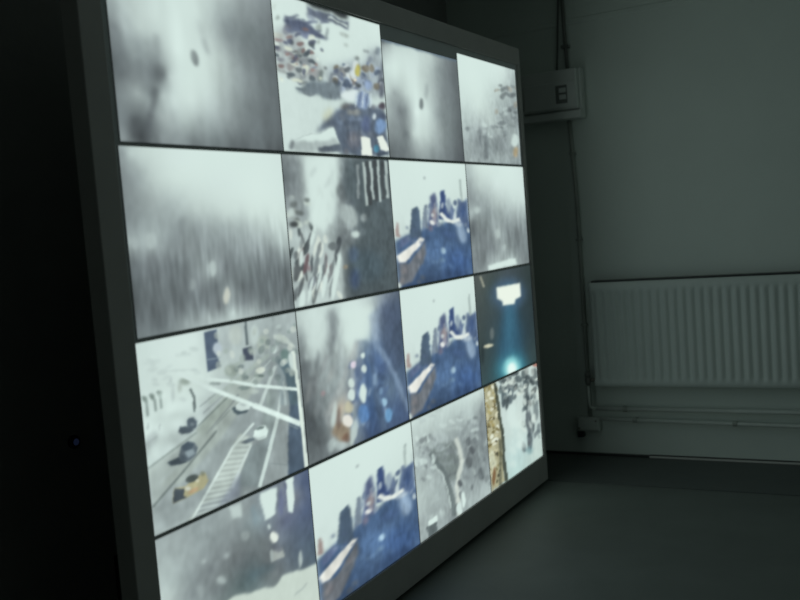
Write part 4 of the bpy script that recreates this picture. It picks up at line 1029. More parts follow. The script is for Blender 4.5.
  ('E',(190,207,203),.6,.0073,.0061,(.867,.073,.022,-.002,.003,.013)),
  ('E',(146,159,159),.6,.007,.006,(.757,.228,.014,.004,-.003,.02)),
  ('E',(138,150,151),.6,.007,.006,(.759,.203,.02,.004,-.001,.02)),
  ('P',(159,173,172),.7,.0089,.0074,(.892,.022,.887,.134,.914,.138,.92,.025)),
  ('P',(146,159,159),.6,.0072,.006,(.824,-.008,.81,.157,.82,.159,.834,-.007)),
  ('P',(195,210,202),.8,.0073,.0061,(.818,.139,.896,.161,.902,.135,.823,.113)),
  ('P',(195,210,202),.8,.0075,.0062,(.877,.148,.953,.235,.979,.221,.901,.134)),
  ('P',(134,147,146),.8,.0074,.0062,(.835,.16,.959,.238,.968,.226,.843,.149)),
  ('P',(87,107,115),1,.0097,.008,(.83,.273,.916,.282,.97,.411,.961,.591,.9,.574,.88,.389)),
  ('E',(104,129,125),.9,.0104,.0086,(.894,.256,.035,.008,-.004,.037)),
  ('E',(205,223,217),.95,.0083,.0068,(.941,.314,.023,.001,.009,.062)),
  ('P',(134,151,154),.8,.0102,.0085,(.826,.303,.871,.355,.886,.569,.825,.552)),
  ('P',(196,213,208),.8,.007,.006,(.805,.301,.671,.518,.692,.531,.826,.313)),
  ('P',(158,174,166),.7,.0092,.0081,(.77,.216,.467,.347,.481,.369,.786,.239)),
  ('P',(158,174,166),.7,.0084,.0078,(.475,.344,.359,.403,.373,.424,.49,.365)),
  ('P',(190,207,203),.6,.0062,.0053,(.786,.259,.626,.364,.632,.371,.793,.266)),
  ('E',(212,231,225),.9,.0079,.0067,(.818,.208,.017,.004,-.002,.022)),
  ('E',(103,118,115),1,.0061,.0053,(.699,.338,.034,.009,-.001,.009)),
  ('E',(206,218,206),1,.0068,.0059,(.708,.308,.034,0,.004,.02)),
  ('E',(113,128,126),1,.0065,.0058,(.607,.326,.02,.005,-.001,.012)),
  ('E',(123,139,136),1,.0065,.0057,(.584,.38,.035,.009,-.001,.01)),
  ('E',(182,197,189),.7,.008,.007,(.653,.422,.034,.009,-.001,.014)),
  ('P',(213,232,226),1,.0049,.0045,(.367,.285,.516,.335,.52,.317,.371,.268)),
  ('P',(213,232,226),1,.0052,.0046,(.507,.332,.653,.395,.659,.377,.512,.314)),
  ('P',(213,232,226),1,.0057,.0048,(.645,.392,.964,.502,.969,.482,.649,.373)),
  ('P',(207,225,220),1,.0047,.0044,(.321,.265,.384,.288,.387,.276,.324,.253)),
  ('P',(185,201,197),.6,.0073,.0061,(.857,.413,.86,.565,.875,.568,.871,.415)),
  ('P',(209,227,222),1,.0051,.0048,(.198,.209,.376,.34,.387,.324,.209,.193)),
  ('P',(213,232,226),1,.0056,.0051,(.367,.336,.649,.52,.662,.5,.379,.317)),
  ('P',(217,236,230),1,.0064,.0054,(.635,.515,.957,.729,.976,.702,.652,.489)),
  ('P',(156,171,166),.5,.0059,.0049,(.764,.62,.944,.743,.949,.736,.769,.614)),
  ('P',(216,231,221),1,.0061,.005,(.945,.243,.948,.369,.975,.373,.972,.246)),
  ('P',(216,231,221),1,.0061,.005,(.948,.361,.959,.468,.986,.472,.975,.363)),
  ('P',(216,231,221),1,.0062,.005,(.958,.459,.963,.715,.99,.722,.985,.463)),
  ('P',(216,231,221),1,.0062,.005,(.963,.706,.969,1.009,.996,1.017,.99,.712)),
  ('P',(164,178,172),.6,.0096,.0094,(.003,.648,.267,.548,.416,.558,.009,.85)),
  ('P',(133,147,143),.9,.0051,.0051,(-0,.651,.144,.6,.139,.59,-.005,.642)),
  ('P',(133,147,143),.9,.0054,.0053,(.141,.601,.281,.551,.276,.541,.136,.592)),
  ('P',(111,123,121),.9,.0052,.0051,(.009,.853,.188,.732,.18,.722,.002,.842)),
  ('P',(111,123,121),.9,.0057,.0054,(.184,.735,.4,.579,.391,.568,.176,.724)),
  ('E',(164,178,177),.6,.0125,.0126,(.034,.507,.022,.018,-.025,.038)),
  ('P',(172,187,185),.6,.0084,.0083,(.057,.751,.238,.643,.226,.626,.046,.735)),
  ('P',(82,95,103),1,.0055,.0053,(.186,.485,.242,.507,.265,.529,.239,.537,.193,.529,.179,.514)),
  ('P',(68,80,87),1,.0053,.0052,(.101,.648,.167,.643,.216,.684,.177,.686,.119,.674)),
  ('P',(95,108,115),1,.0055,.0053,(.167,.634,.185,.59,.22,.576,.258,.595,.275,.63,.26,.667,.224,.685,.178,.672)),
  ('P',(72,85,94),1,.0049,.0048,(.186,.592,.223,.581,.257,.603,.24,.625,.193,.62)),
  ('P',(143,160,165),.85,.0055,.0053,(.199,.629,.247,.629,.258,.657,.216,.666)),
  ('P',(80,93,101),.9,.0049,.0047,(.169,.638,.193,.641,.216,.673,.178,.672)),
  ('P',(171,170,136),1,.0055,.0053,(.124,.796,.188,.81,.231,.785,.304,.78,.318,.831,.285,.862,.196,.872,.109,.872)),
  ('P',(69,79,85),1,.0053,.0052,(.124,.796,.182,.821,.171,.855,.191,.873,.109,.872)),
  ('E',(78,88,86),1,.0055,.0053,(.226,.783,.036,-0,.006,.021)),
  ('E',(186,159,127),.8,.0061,.0058,(.228,.849,.029,-.003,.005,.012)),
  ('E',(212,219,206),.9,.0054,.0053,(.198,.827,.016,.007,-.001,.011)),
  ('E',(121,126,107),.7,.0057,.0054,(.287,.779,.013,.005,-.001,.014)),
  ('E',(210,213,191),.7,.005,.0048,(.255,.806,.011,.004,-.001,.009)),
  ('P',(126,137,152),.6,.0154,.014,(.35,1,.498,.994,.513,.853)),
  ('E',(177,191,183),.6,.0067,.0055,(.897,.163,.026,.003,-0,.022)),
  ('E',(206,218,208),.6,.0066,.0055,(.872,.301,.021,.008,-.007,.021)),
  ('E',(101,116,117),.6,.006,.0052,(.653,.17,.015,.003,-.002,.017)),
  ('E',(177,191,183),.6,.0055,.005,(.443,.217,.018,.003,0,.025)),
  ('E',(177,191,183),.6,.0067,.0055,(.904,.354,.013,.008,-.009,.013)),
  ('E',(125,141,138),.6,.0059,.0052,(.596,.318,.017,.003,-0,.025)),
  ('E',(177,191,183),.6,.0061,.0053,(.692,.272,.024,.005,-.002,.018)),
  ('E',(156,172,164),.6,.0061,.0053,(.678,.331,.013,-.001,.007,.024)),
  ('E',(177,191,183),.6,.0066,.0055,(.864,.141,.025,.006,-.004,.025)),
  ('E',(206,218,208),.6,.0069,.0056,(.973,.11,.02,.012,-.013,.017)),
  ('E',(177,191,183),.6,.0056,.0051,(.503,.258,.014,-.004,.01,.022)),
  ('E',(206,218,208),.6,.0067,.0055,(.892,.296,.022,.006,-.003,.017)),
  ('E',(125,141,138),.6,.0064,.0054,(.81,.198,.016,.009,-.014,.022)),
  ('E',(156,172,164),.6,.0056,.0051,(.495,.147,.013,.006,-.006,.014)),
  ('E',(125,141,138),.6,.0061,.0053,(.669,.37,.017,.001,.002,.017)),
  ('E',(125,141,138),.6,.007,.0056,(.993,.258,.025,.012,-.008,.015)),
  ('E',(177,191,183),.6,.0061,.0053,(.694,.069,.014,.006,-.011,.024)),
  ('E',(206,218,208),.6,.0063,.0054,(.772,.086,.017,.01,-.01,.015)),
  ('E',(101,116,117),.6,.0067,.0055,(.89,.354,.016,.001,.003,.018)),
  ('E',(101,116,117),.6,.0062,.0053,(.729,.188,.018,.01,-.013,.023)),
  ('E',(156,172,164),.6,.006,.0053,(.657,.175,.021,.001,.002,.017)),
  ('E',(125,141,138),.6,.0064,.0054,(.776,.339,.02,.009,-.007,.02)),
  ('E',(206,218,208),.6,.0068,.0056,(.938,.216,.019,.01,-.012,.02)),
  ('E',(101,116,117),.6,.0065,.0055,(.826,.38,.023,.008,-.005,.018)),
  ('E',(101,116,117),.6,.0065,.0055,(.837,.274,.019,.003,-.001,.027)),
  ('E',(156,172,164),.6,.0059,.0052,(.597,.214,.019,.007,-.007,.026)),
  ('E',(206,218,208),.6,.0057,.0051,(.533,.174,.014,-0,.004,.024)),
  ('E',(177,191,183),.6,.0055,.005,(.447,.047,.016,.003,-.001,.021)),
  ('E',(156,172,164),.6,.0057,.0051,(.517,.302,.013,.005,-.007,.023)),
  ('E',(125,141,138),.6,.0068,.0056,(.938,.382,.022,.009,-.006,.018)),
  ('E',(177,191,183),.6,.0068,.0056,(.931,.373,.019,.004,-.001,.027)),
  ('E',(177,191,183),.6,.006,.0053,(.666,.19,.022,-.003,.006,.017)),
  ('E',(101,116,117),.6,.0058,.0051,(.555,.263,.019,.001,.002,.018)),
  ('E',(156,172,164),.6,.0058,.0051,(.559,.245,.016,.011,-.014,.02)),
  ('E',(101,116,117),.6,.0063,.0054,(.778,.153,.017,.006,-.005,.019)),
  ('E',(101,116,117),.6,.0058,.0052,(.582,.257,.02,-.001,.003,.014)),
  ('E',(125,141,138),.6,.0065,.0055,(.833,.4,.013,-0,.007,.028)),
  ('E',(206,218,208),.6,.0055,.005,(.45,.147,.011,.002,-.001,.014)),
  ('E',(206,218,208),.6,.0062,.0053,(.705,.253,.016,.008,-.006,.013)),
  ('E',(206,218,208),.6,.0058,.0052,(.578,.281,.015,-.003,.008,.021)),
  ('E',(180,196,193),.5,.0064,.0062,(.161,.252,.022,.012,-.005,.012)),
  ('E',(191,208,204),.5,.0061,.0061,(.067,.101,.019,.009,-.004,.01)),
  ('E',(211,230,224),.5,.0064,.0062,(.166,.161,.017,-.002,.003,.013)),
  ('E',(191,208,204),.5,.0063,.0062,(.16,.158,.022,-.005,.004,.01)),
  ('E',(191,208,204),.5,.0061,.0061,(.082,.155,.024,-.006,.003,.009)),
  ('E',(180,196,193),.5,.0061,.0061,(.082,.23,.02,.009,-.002,.008)),
  ('E',(191,208,204),.5,.0063,.0062,(.149,.207,.017,.005,-.002,.012)),
  ('E',(211,230,224),.5,.0066,.0063,(.227,.101,.022,.014,-.005,.009)),
  ('E',(191,208,204),.5,.006,.0061,(.065,.149,.022,.001,.001,.01)),
  ('E',(180,196,193),.5,.0066,.0064,(.247,.103,.016,-.003,.004,.011)),
  ('E',(211,230,224),.5,.0069,.0065,(.33,.247,.019,.009,-.003,.008)),
  ('E',(180,196,193),.5,.0066,.0063,(.218,.347,.019,.012,-.005,.01)),
  ('E',(191,208,204),.5,.0061,.0061,(.078,.129,.014,.008,-.005,.013)),
  ('E',(211,230,224),.5,.0067,.0064,(.262,.208,.016,.005,-.002,.011)),
  ('E',(180,196,193),.5,.0068,.0065,(.304,.212,.018,.014,-.006,.007)),
  ('E',(180,196,193),.5,.0062,.0062,(.124,.177,.028,.001,.001,.015)),
  ('E',(180,196,193),.5,.0068,.0065,(.306,.095,.028,.011,-.004,.012)),
  ('E',(211,230,224),.5,.0062,.0062,(.101,.296,.024,.002,.002,.016)),
  ('E',(191,208,204),.5,.0069,.0065,(.315,.228,.022,.003,0,.013)),
  ('E',(180,196,193),.5,.0061,.0061,(.079,.206,.015,.007,-.003,.009)),
  ('E',(211,230,224),.5,.0061,.0061,(.082,.088,.017,.003,-0,.011)),
  ('E',(191,208,204),.5,.0063,.0062,(.141,.213,.024,-.001,.002,.011)),
  ('N',33,.035,.2,1,.02,.02)]),
(2, 1): (
 [(.042,.036,185,201,197),(.143,.052,201,219,214),(.278,.054,185,201,197),(.328,.104,146,159,159),(.42,.055,201,219,214),(.568,.078,209,227,222),
  (.689,.119,185,201,197),(.819,.14,100,114,135),(.963,.093,80,93,109),(.037,.194,146,159,159),(.125,.211,185,201,197),(.259,.217,164,178,177),
  (.312,.248,138,150,151),(.427,.249,205,223,217),(.58,.234,201,219,214),(.697,.324,117,140,164),(.861,.356,75,93,113),(.99,.31,69,83,99),
  (.032,.353,112,122,124),(.135,.356,146,159,159),(.212,.394,174,189,187),(.291,.433,146,159,159),(.382,.39,164,178,177),(.5,.394,159,173,172),
  (.614,.486,82,109,146),(.773,.522,87,109,142),(.977,.569,70,88,108),(.025,.531,102,111,113),(.115,.535,130,141,142),(.191,.576,146,159,159),
  (.27,.617,138,150,151),(.363,.557,146,159,159),(.476,.607,117,135,159),(.625,.668,77,103,136),(.785,.71,102,124,144),(.972,.758,81,99,123),
  (.02,.691,79,86,88),(.121,.721,96,105,107),(.2,.744,130,141,142),(.316,.715,183,177,160),(.424,.789,146,159,159),(.543,.824,67,93,134),
  (.667,.86,76,98,127),(.869,.873,82,104,136),(.985,.954,76,94,122),(.015,.85,96,105,107),(.103,.88,91,99,101),(.237,.903,138,150,151),
  (.405,.957,146,159,159),(.558,.963,70,88,117),(.753,.978,70,88,113),(.012,.991,112,122,124),(.172,.986,112,122,124),(.369,1.011,122,132,134)],
 [('N',23,.05,.1,.8,.02,.12),
  ('P',(207,225,220),.8,.0379,.0291,(.028,.023,.274,.042,.269,.177,.192,.328,.105,.39,.059,.198)),
  ('P',(211,230,224),.85,.0337,.0242,(.364,.042,.709,.087,.616,.33,.47,.398,.388,.284)),
  ('P',(120,130,132),.75,.0268,.02,(.273,.037,.281,.232,.337,.238,.328,.04)),
  ('P',(120,130,132),.75,.0268,.02,(.282,.213,.263,.435,.318,.447,.337,.223)),
  ('P',(127,147,168),.7,.0313,.0216,(.701,.092,.694,.332,.752,.341,.759,.099)),
  ('P',(77,91,111),.7,.044,.0296,(.758,.085,1.001,.075,.987,.547,.899,.622,.773,.384)),
  ('P',(146,159,159),.6,.0427,.0326,(.129,.416,.27,.365,.263,.552,.149,.709,.072,.686)),
  ('P',(98,106,108),.6,.0327,.0255,(.026,.324,.04,.69,.106,.703,.092,.333)),
  ('P',(156,167,172),.55,.0205,.0149,(.506,.277,.254,1.04,.298,1.06,.553,.291)),
  ('P',(98,116,139),.55,.0212,.0152,(.538,.286,.403,1.049,.444,1.065,.58,.295)),
  ('P',(68,91,122),.55,.0219,.0155,(.573,.293,.559,1.016,.609,1.03,.622,.301)),
  ('P',(136,162,184),.55,.0226,.0157,(.616,.328,.7,1.014,.732,1.02,.647,.33)),
  ('P',(72,91,119),.55,.0231,.0159,(.621,.328,.789,1.026,.848,1.034,.677,.329)),
  ('P',(175,183,181),.55,.0201,.0148,(.495,.295,.182,.718,.216,.739,.533,.313)),
  ('P',(196,213,208),.55,.0198,.0147,(.365,.123,.236,.486,.273,.5,.403,.134)),
  ('P',(196,213,208),.55,.0186,.0143,(.203,.096,.082,.448,.112,.459,.234,.106)),
  ('P',(196,213,208),.55,.018,.014,(.091,.059,.043,.319,.068,.325,.116,.064)),
  ('E',(123,129,131),.5,.0184,.0142,(.123,.656,.015,.008,-.029,.054)),
  ('E',(92,100,105),.5,.0179,.014,(.051,.612,.012,.004,-.015,.069)),
  ('E',(123,129,131),.5,.0189,.0144,(.204,.387,.018,.009,-.034,.057)),
  ('E',(164,170,168),.5,.0193,.0145,(.254,.455,.017,.007,-.031,.062)),
  ('E',(164,170,168),.5,.019,.0144,(.198,.764,.017,-.001,.038,.085)),
  ('E',(92,100,105),.5,.0185,.0142,(.142,.357,.02,.006,-.016,.065)),
  ('E',(164,170,168),.5,.0193,.0145,(.232,.868,.012,.005,-.023,.066)),
  ('E',(123,129,131),.5,.0183,.0141,(.109,.493,.02,.006,-.015,.073)),
  ('E',(164,170,168),.5,.0179,.014,(.051,.529,.015,.007,-.029,.068)),
  ('E',(92,100,105),.5,.0178,.0139,(.033,.764,.019,.003,.009,.062)),
  ('E',(82,104,137),.6,.0141,.0103,(.439,.449,.02,.01,-.016,.022)),
  ('E',(59,75,97),.6,.0156,.0108,(.702,.669,.024,.013,-.019,.024)),
  ('E',(68,87,118),.6,.0158,.0108,(.744,.544,.025,.011,-.017,.029)),
  ('E',(169,193,210),.6,.014,.0102,(.393,.863,.019,.004,.002,.037)),
  ('E',(59,75,97),.6,.0156,.0108,(.699,.865,.02,.005,-.001,.049)),
  ('E',(118,145,178),.6,.0146,.0104,(.532,.582,.016,.01,-.03,.034)),
  ('E',(82,104,137),.6,.0157,.0108,(.717,.704,.027,.001,.017,.05)),
  ('E',(169,193,210),.6,.0142,.0103,(.44,.85,.019,.006,-.006,.038)),
  ('E',(82,104,137),.6,.0157,.0108,(.718,.841,.023,.01,-.015,.035)),
  ('E',(169,193,210),.6,.0145,.0104,(.503,.847,.025,.006,-.002,.047)),
  ('E',(59,75,97),.6,.0146,.0104,(.524,.707,.014,.008,-.026,.031)),
  ('E',(82,104,137),.6,.0143,.0103,(.47,.67,.019,-.002,.02,.04)),
  ('E',(59,75,97),.6,.0158,.0108,(.749,.604,.023,.004,0,.026)),
  ('E',(82,104,137),.6,.016,.0109,(.774,.709,.016,.009,-.021,.027)),
  ('E',(118,145,178),.6,.0154,.0107,(.675,.535,.023,.004,.001,.036)),
  ('E',(118,145,178),.6,.0145,.0104,(.501,.65,.016,-.002,.022,.045)),
  ('E',(68,87,118),.6,.0141,.0102,(.429,.669,.021,.005,-.002,.043)),
  ('E',(82,104,137),.6,.0146,.0104,(.518,.62,.018,.001,.014,.049)),
  ('E',(68,87,118),.6,.0144,.0104,(.495,.51,.022,.009,-.015,.035)),
  ('E',(118,145,178),.6,.0154,.0107,(.67,.622,.024,.006,-.007,.045)),
  ('E',(169,193,210),.6,.0159,.0109,(.751,.886,.022,.003,.01,.052)),
  ('E',(118,145,178),.6,.014,.0102,(.397,.808,.014,.007,-.018,.03)),
  ('E',(59,75,97),.6,.0155,.0108,(.7,.586,.014,.009,-.035,.031)),
  ('E',(169,193,210),.6,.0151,.0106,(.609,.668,.015,.005,-.009,.03)),
  ('E',(118,145,178),.6,.0148,.0105,(.551,.9,.017,.008,-.01,.022)),
  ('E',(68,87,118),.6,.0139,.0102,(.38,.789,.023,.001,.009,.03)),
  ('P',(187,203,200),1,.0071,.0056,(-.06,.687,-.036,.694,-.005,1.005,-.039,.993)),
  ('P',(158,177,192),.6,.0206,.0143,(.663,.111,.679,.33,.73,.335,.714,.114)),
  ('P',(125,147,170),.8,.0171,.0116,(.677,.333,.862,.639,.908,.633,.72,.325)),
  ('P',(125,147,170),.8,.0181,.012,(.853,.622,.979,.918,1.03,.918,.902,.621)),
  ('P',(63,79,100),.6,.0184,.0128,(.631,.418,.65,.818,.695,.827,.675,.424)),
  ('P',(63,79,100),.6,.0187,.0129,(.649,.807,.694,1.016,.739,1.022,.693,.812)),
  ('E',(211,230,224),1,.0108,.0077,(.536,.667,.04,.01,-.009,.077)),
  ('E',(94,134,182),.9,.0127,.009,(.519,.817,.055,.016,-.007,.06)),
  ('E',(205,223,217),1,.0094,.0068,(.426,.566,.029,.007,-.003,.029)),
  ('E',(207,225,220),1,.0094,.0068,(.421,.636,.035,.009,-.004,.038)),
  ('E',(220,212,224),1,.0095,.0069,(.463,.456,.029,.007,-.003,.025)),
  ('E',(211,230,224),1,.0099,.007,(.566,.413,.024,.005,-.003,.022)),
  ('E',(203,220,215),1,.0099,.007,(.565,.503,.028,.006,-.003,.026)),
  ('E',(140,124,101),.8,.018,.0133,(.298,.869,.073,.023,-.008,.07)),
  ('E',(194,191,162),.8,.0139,.0102,(.387,.724,.035,.01,-.006,.054)),
  ('E',(226,226,216),1,.0101,.0074,(.367,.82,.043,.013,-.005,.042)),
  ('E',(108,95,89),.8,.0143,.0106,(.289,.771,.019,.006,-.009,.078)),
  ('E',(196,213,208),.8,.0123,.0092,(.25,.738,.021,.009,-.024,.076)),
  ('E',(196,213,208),.8,.0122,.0089,(.41,.915,.028,.012,-.026,.078)),
  ('E',(114,89,75),.7,.0137,.0101,(.334,.934,.034,.011,-.003,.029)),
  ('E',(190,207,203),.6,.0125,.0093,(.287,.962,.073,.024,-.002,.021)),
  ('E',(152,188,209),1,.0105,.0072,(.74,.801,.026,.007,-.003,.029)),
  ('E',(109,155,194),1,.0128,.0087,(.769,.902,.04,.012,-.006,.049)),
  ('E',(139,166,190),.7,.0133,.0093,(.673,.59,.025,.006,-.005,.044)),
  ('E',(129,161,189),.7,.0125,.0086,(.718,.704,.023,.006,-.004,.031)),
  ('E',(168,140,144),.7,.0102,.0078,(.169,.58,.021,.006,-.002,.02)),
  ('E',(107,117,119),.5,.0211,.0162,(.141,.665,.031,.009,-.011,.1)),
  ('E',(102,111,113),.5,.0207,.016,(.099,.449,.02,.007,-.034,.112)),
  ('E',(126,137,138),.6,.0178,.0133,(.284,.368,.022,.003,.003,.105)),
  ('E',(96,114,139),.7,.0145,.0104,(.505,.483,.018,.004,-.007,.064)),
  ('E',(201,219,214),.5,.013,.0098,(.206,.934,.032,.011,-.005,.04))]),
(2, 2): (
 [(.12,.05,211,230,224),(.933,.074,211,230,224),(.016,.422,209,227,222),(.537,.318,211,230,224),(.995,.509,196,213,208),(.028,.814,196,213,208),
  (.811,1.026,185,201,197)],
 [('P',(73,97,128),1,.0291,.0179,(-.009,.629,.208,.585,.34,.559,.445,.509,.563,.533,.675,.492,1.03,.543,1.06,1.093,-.004,1.079)),
  ('E',(83,110,142),.5,.0278,.0166,(.612,.745,.063,.001,.008,.019)),
  ('E',(100,128,158),.5,.0273,.0165,(.549,.881,.063,.026,-.012,.021)),
  ('E',(100,128,158),.5,.0258,.0161,(.379,.799,.056,.03,-.011,.011)),
  ('E',(64,85,113),.5,.0283,.0168,(.671,.623,.08,.011,.002,.022)),
  ('E',(77,103,136),.5,.0308,.0175,(.955,.712,.078,-.007,.012,.017)),
  ('E',(100,128,158),.5,.0307,.0175,(.938,.958,.09,.015,.003,.02)),
  ('E',(83,110,142),.5,.0304,.0174,(.907,.882,.067,.039,-.013,.01)),
  ('E',(64,85,113),.5,.0287,.0169,(.714,.98,.082,.02,-.001,.015)),
  ('E',(83,110,142),.5,.0261,.0161,(.415,.537,.059,-.007,.011,.016)),
  ('E',(64,85,113),.5,.0281,.0168,(.655,.596,.072,-.007,.012,.018)),
  ('E',(77,103,136),.5,.0266,.0163,(.462,.939,.068,.015,0,.017)),
  ('E',(64,85,113),.5,.025,.0158,(.274,.889,.07,-.001,.009,.018)),
  ('E',(64,85,113),.5,.0278,.0167,(.616,.85,.074,.012,.002,.019)),
  ('E',(77,103,136),.5,.0263,.0162,(.435,.762,.071,.018,-.002,.018)),
  ('E',(77,103,136),.5,.0267,.0163,(.493,.589,.065,.035,-.019,.017)),
  ('E',(83,110,142),.5,.0271,.0164,(.533,.88,.072,.02,-.002,.014)),
  ('E',(100,128,158),.5,.0257,.016,(.373,.51,.071,.015,-.002,.015)),
  ('E',(77,103,136),.5,.0256,.016,(.348,.679,.067,.007,.003,.016)),
  ('E',(100,128,158),.5,.0289,.017,(.733,.994,.084,.035,-.008,.013)),
  ('E',(77,103,136),.5,.0297,.0172,(.836,.622,.058,-.003,.014,.025)),
  ('E',(100,128,158),.5,.0253,.0159,(.307,.765,.052,.014,-.002,.014)),
  ('E',(77,103,136),.5,.029,.017,(.76,.618,.084,.004,.007,.022)),
  ('E',(83,110,142),.5,.0291,.017,(.767,.79,.056,.002,.006,.016)),
  ('E',(64,85,113),.5,.0256,.016,(.356,.65,.053,-.001,.008,.018)),
  ('E',(100,128,158),.5,.0305,.0174,(.912,.968,.067,.009,.005,.025)),
  ('E',(100,128,158),.5,.0301,.0173,(.873,.957,.055,.003,.011,.027)),
  ('E',(93,124,163),.8,.0543,.0329,(.534,.76,.174,.042,-.01,.082)),
  ('E',(70,99,144),.8,.0734,.0427,(.791,.888,.189,.047,-.016,.128)),
  ('E',(57,75,101),.8,.0503,.0316,(.285,1.006,.277,-.001,.033,.066)),
  ('E',(51,70,100),.7,.0579,.0339,(.741,.985,.21,-.001,.032,.059)),
  ('P',(79,97,115),1,.0124,.0079,(.174,.613,.232,.39,.298,.368,.319,.406,.329,.649)),
  ('P',(118,133,146),1,.0129,.008,(.341,.549,.384,.357,.417,.359,.418,.566)),
  ('P',(89,102,132),1,.0188,.0115,(.422,.536,.473,.29,.539,.251,.558,.321,.557,.553)),
  ('P',(154,154,164),.8,.0135,.0082,(.478,.516,.52,.346,.547,.351,.539,.528)),
  ('P',(64,83,123),1,.0141,.0084,(.566,.481,.613,.246,.667,.237,.672,.373,.707,.433,.761,.356,.795,.504)),
  ('P',(84,104,135),1,.0213,.0122,(.787,.503,.862,.333,.946,.334,1.001,.307,1.004,.59)),
  ('P',(127,145,165),.7,.0172,.0102,(.677,.331,.723,.306,.772,.39,.777,.468,.678,.438)),
  ('P',(156,172,168),.8,.0121,.007,(.899,.144,.89,.337,.917,.341,.926,.147)),
  ('E',(66,88,125),.8,.0152,.0087,(.919,.427,.027,.005,-.007,.057)),
  ('E',(160,147,144),.7,.0188,.0115,(.506,.434,.037,.007,-.005,.041)),
  ('E',(122,112,124),.7,.0185,.0114,(.449,.562,.03,.006,-.004,.028)),
  ('E',(228,232,228),1,.0133,.0082,(.479,.512,.033,.007,-.003,.02)),
  ('P',(228,236,228),1,.0139,.0083,(.573,.441,.652,.503,.691,.487,.611,.425)),
  ('P',(228,236,228),1,.0143,.0085,(.653,.504,.775,.523,.776,.49,.654,.472)),
  ('P',(228,236,228),1,.0147,.0086,(.763,.522,.875,.517,.857,.483,.746,.488)),
  ('E',(166,179,180),.6,.0234,.0133,(1.023,.288,.039,.006,-.006,.044)),
  ('P',(150,131,127),.85,.0127,.0084,(.008,.591,.038,.485,.06,.499,.065,.604)),
  ('P',(98,113,143),.9,.0165,.0108,(.051,.624,.16,.6,.185,.646,.042,.7)),
  ('P',(107,113,119),1,.017,.0109,(.03,.799,.142,.825,.367,.658,.371,.762,.168,.972,.013,.99)),
  ('E',(127,125,129),.6,.0141,.0092,(.093,.871,.019,.002,.009,.032)),
  ('E',(90,98,105),.6,.0149,.0094,(.252,.977,.025,.008,-.004,.019)),
  ('E',(90,98,105),.6,.0151,.0095,(.292,.823,.031,.011,-.008,.024)),
  ('E',(135,133,133),.6,.014,.0092,(.069,.882,.019,.005,-.001,.023)),
  ('E',(90,98,105),.6,.0151,.0095,(.301,.947,.03,.012,-.008,.017)),
  ('E',(135,133,133),.6,.014,.0091,(.058,.946,.016,.009,-.015,.019)),
  ('E',(90,98,105),.6,.0148,.0094,(.24,.81,.031,.019,-.019,.016)),
  ('E',(127,125,129),.6,.015,.0095,(.275,.774,.021,.003,.002,.019)),
  ('P',(224,226,218),1,.0132,.0085,(.007,.746,.318,.628,.365,.649,.101,.81,.03,.797)),
  ('E',(150,174,196),.9,.027,.0156,(.871,.623,.064,.007,.015,.091)),
  ('E',(168,199,218),1,.0152,.0091,(.595,.757,.031,.007,-.003,.027)),
  ('E',(115,145,171),.8,.0206,.0124,(.574,.834,.041,.01,-.002,.019)),
  ('E',(198,213,218),.7,.0222,.0129,(.836,.534,.067,.013,-.003,.022)),
  ('E',(159,173,172),.8,.0104,.0065,(.414,.142,.013,.002,-.002,.014)),
  ('E',(81,106,145),.7,.0284,.0169,(.694,.625,.108,.023,-.004,.029)),
  ('E',(208,222,216),.9,.0115,.0076,(.009,.975,.029,.009,-.003,.026)),
  ('E',(90,108,134),.7,.0119,.0073,(.451,.373,.016,.006,-.017,.024)),
  ('E',(70,89,120),.7,.0132,.0077,(.807,.343,.022,.009,-.015,.018)),
  ('E',(127,145,163),.7,.012,.0073,(.482,.397,.012,.005,-.013,.018)),
  ('E',(90,108,134),.7,.0135,.0078,(.872,.334,.026,.002,.004,.029)),
  ('E',(166,177,183),.7,.0122,.0074,(.548,.404,.019,.002,0,.025)),
  ('E',(127,145,163),.7,.0122,.0074,(.544,.363,.023,.001,.004,.019)),
  ('E',(208,222,221),.7,.0139,.0079,(.975,.607,.018,.002,.003,.019)),
  ('E',(208,222,221),.7,.0132,.0077,(.791,.467,.022,.003,.001,.03)),
  ('E',(70,89,120),.7,.0131,.0077,(.786,.412,.012,.005,-.013,.017)),
  ('E',(208,222,221),.7,.0131,.0077,(.783,.484,.021,-.001,.013,.023)),
  ('E',(208,222,221),.7,.0125,.0075,(.62,.37,.018,.005,-.011,.025)),
  ('E',(70,89,120),.7,.0136,.0078,(.894,.425,.018,.003,-.002,.016)),
  ('E',(208,222,221),.7,.0139,.0079,(.972,.596,.017,.002,.002,.024)),
  ('E',(90,108,134),.7,.0132,.0077,(.815,.353,.018,.005,-.008,.02)),
  ('E',(166,177,183),.7,.0123,.0074,(.561,.522,.019,.007,-.008,.016)),
  ('E',(208,222,221),.7,.012,.0074,(.489,.447,.022,.007,-.007,.014)),
  ('E',(127,145,163),.7,.013,.0076,(.749,.473,.016,-0,.007,.018)),
  ('E',(127,145,163),.7,.0138,.0079,(.946,.554,.016,.008,-.02,.017)),
  ('E',(127,145,163),.7,.0118,.0073,(.426,.424,.019,.002,.003,.025)),
  ('E',(90,108,134),.7,.0129,.0076,(.729,.46,.021,.001,.007,.029)),
  ('E',(127,145,163),.7,.0123,.0074,(.557,.53,.022,.007,-.009,.019)),
  ('E',(90,108,134),.7,.0141,.008,(1.018,.459,.019,.003,-.001,.016)),
  ('E',(126,143,161),.6,.0147,.0094,(.216,.643,.014,.008,-.009,.008)),
  ('E',(86,102,128),.6,.0144,.0093,(.15,.533,.016,-0,.007,.016)),
  ('E',(126,143,161),.6,.0144,.0093,(.163,.625,.02,.01,-.008,.01)),
  ('E',(86,102,128),.6,.0154,.0096,(.362,.56,.017,.002,.002,.016)),
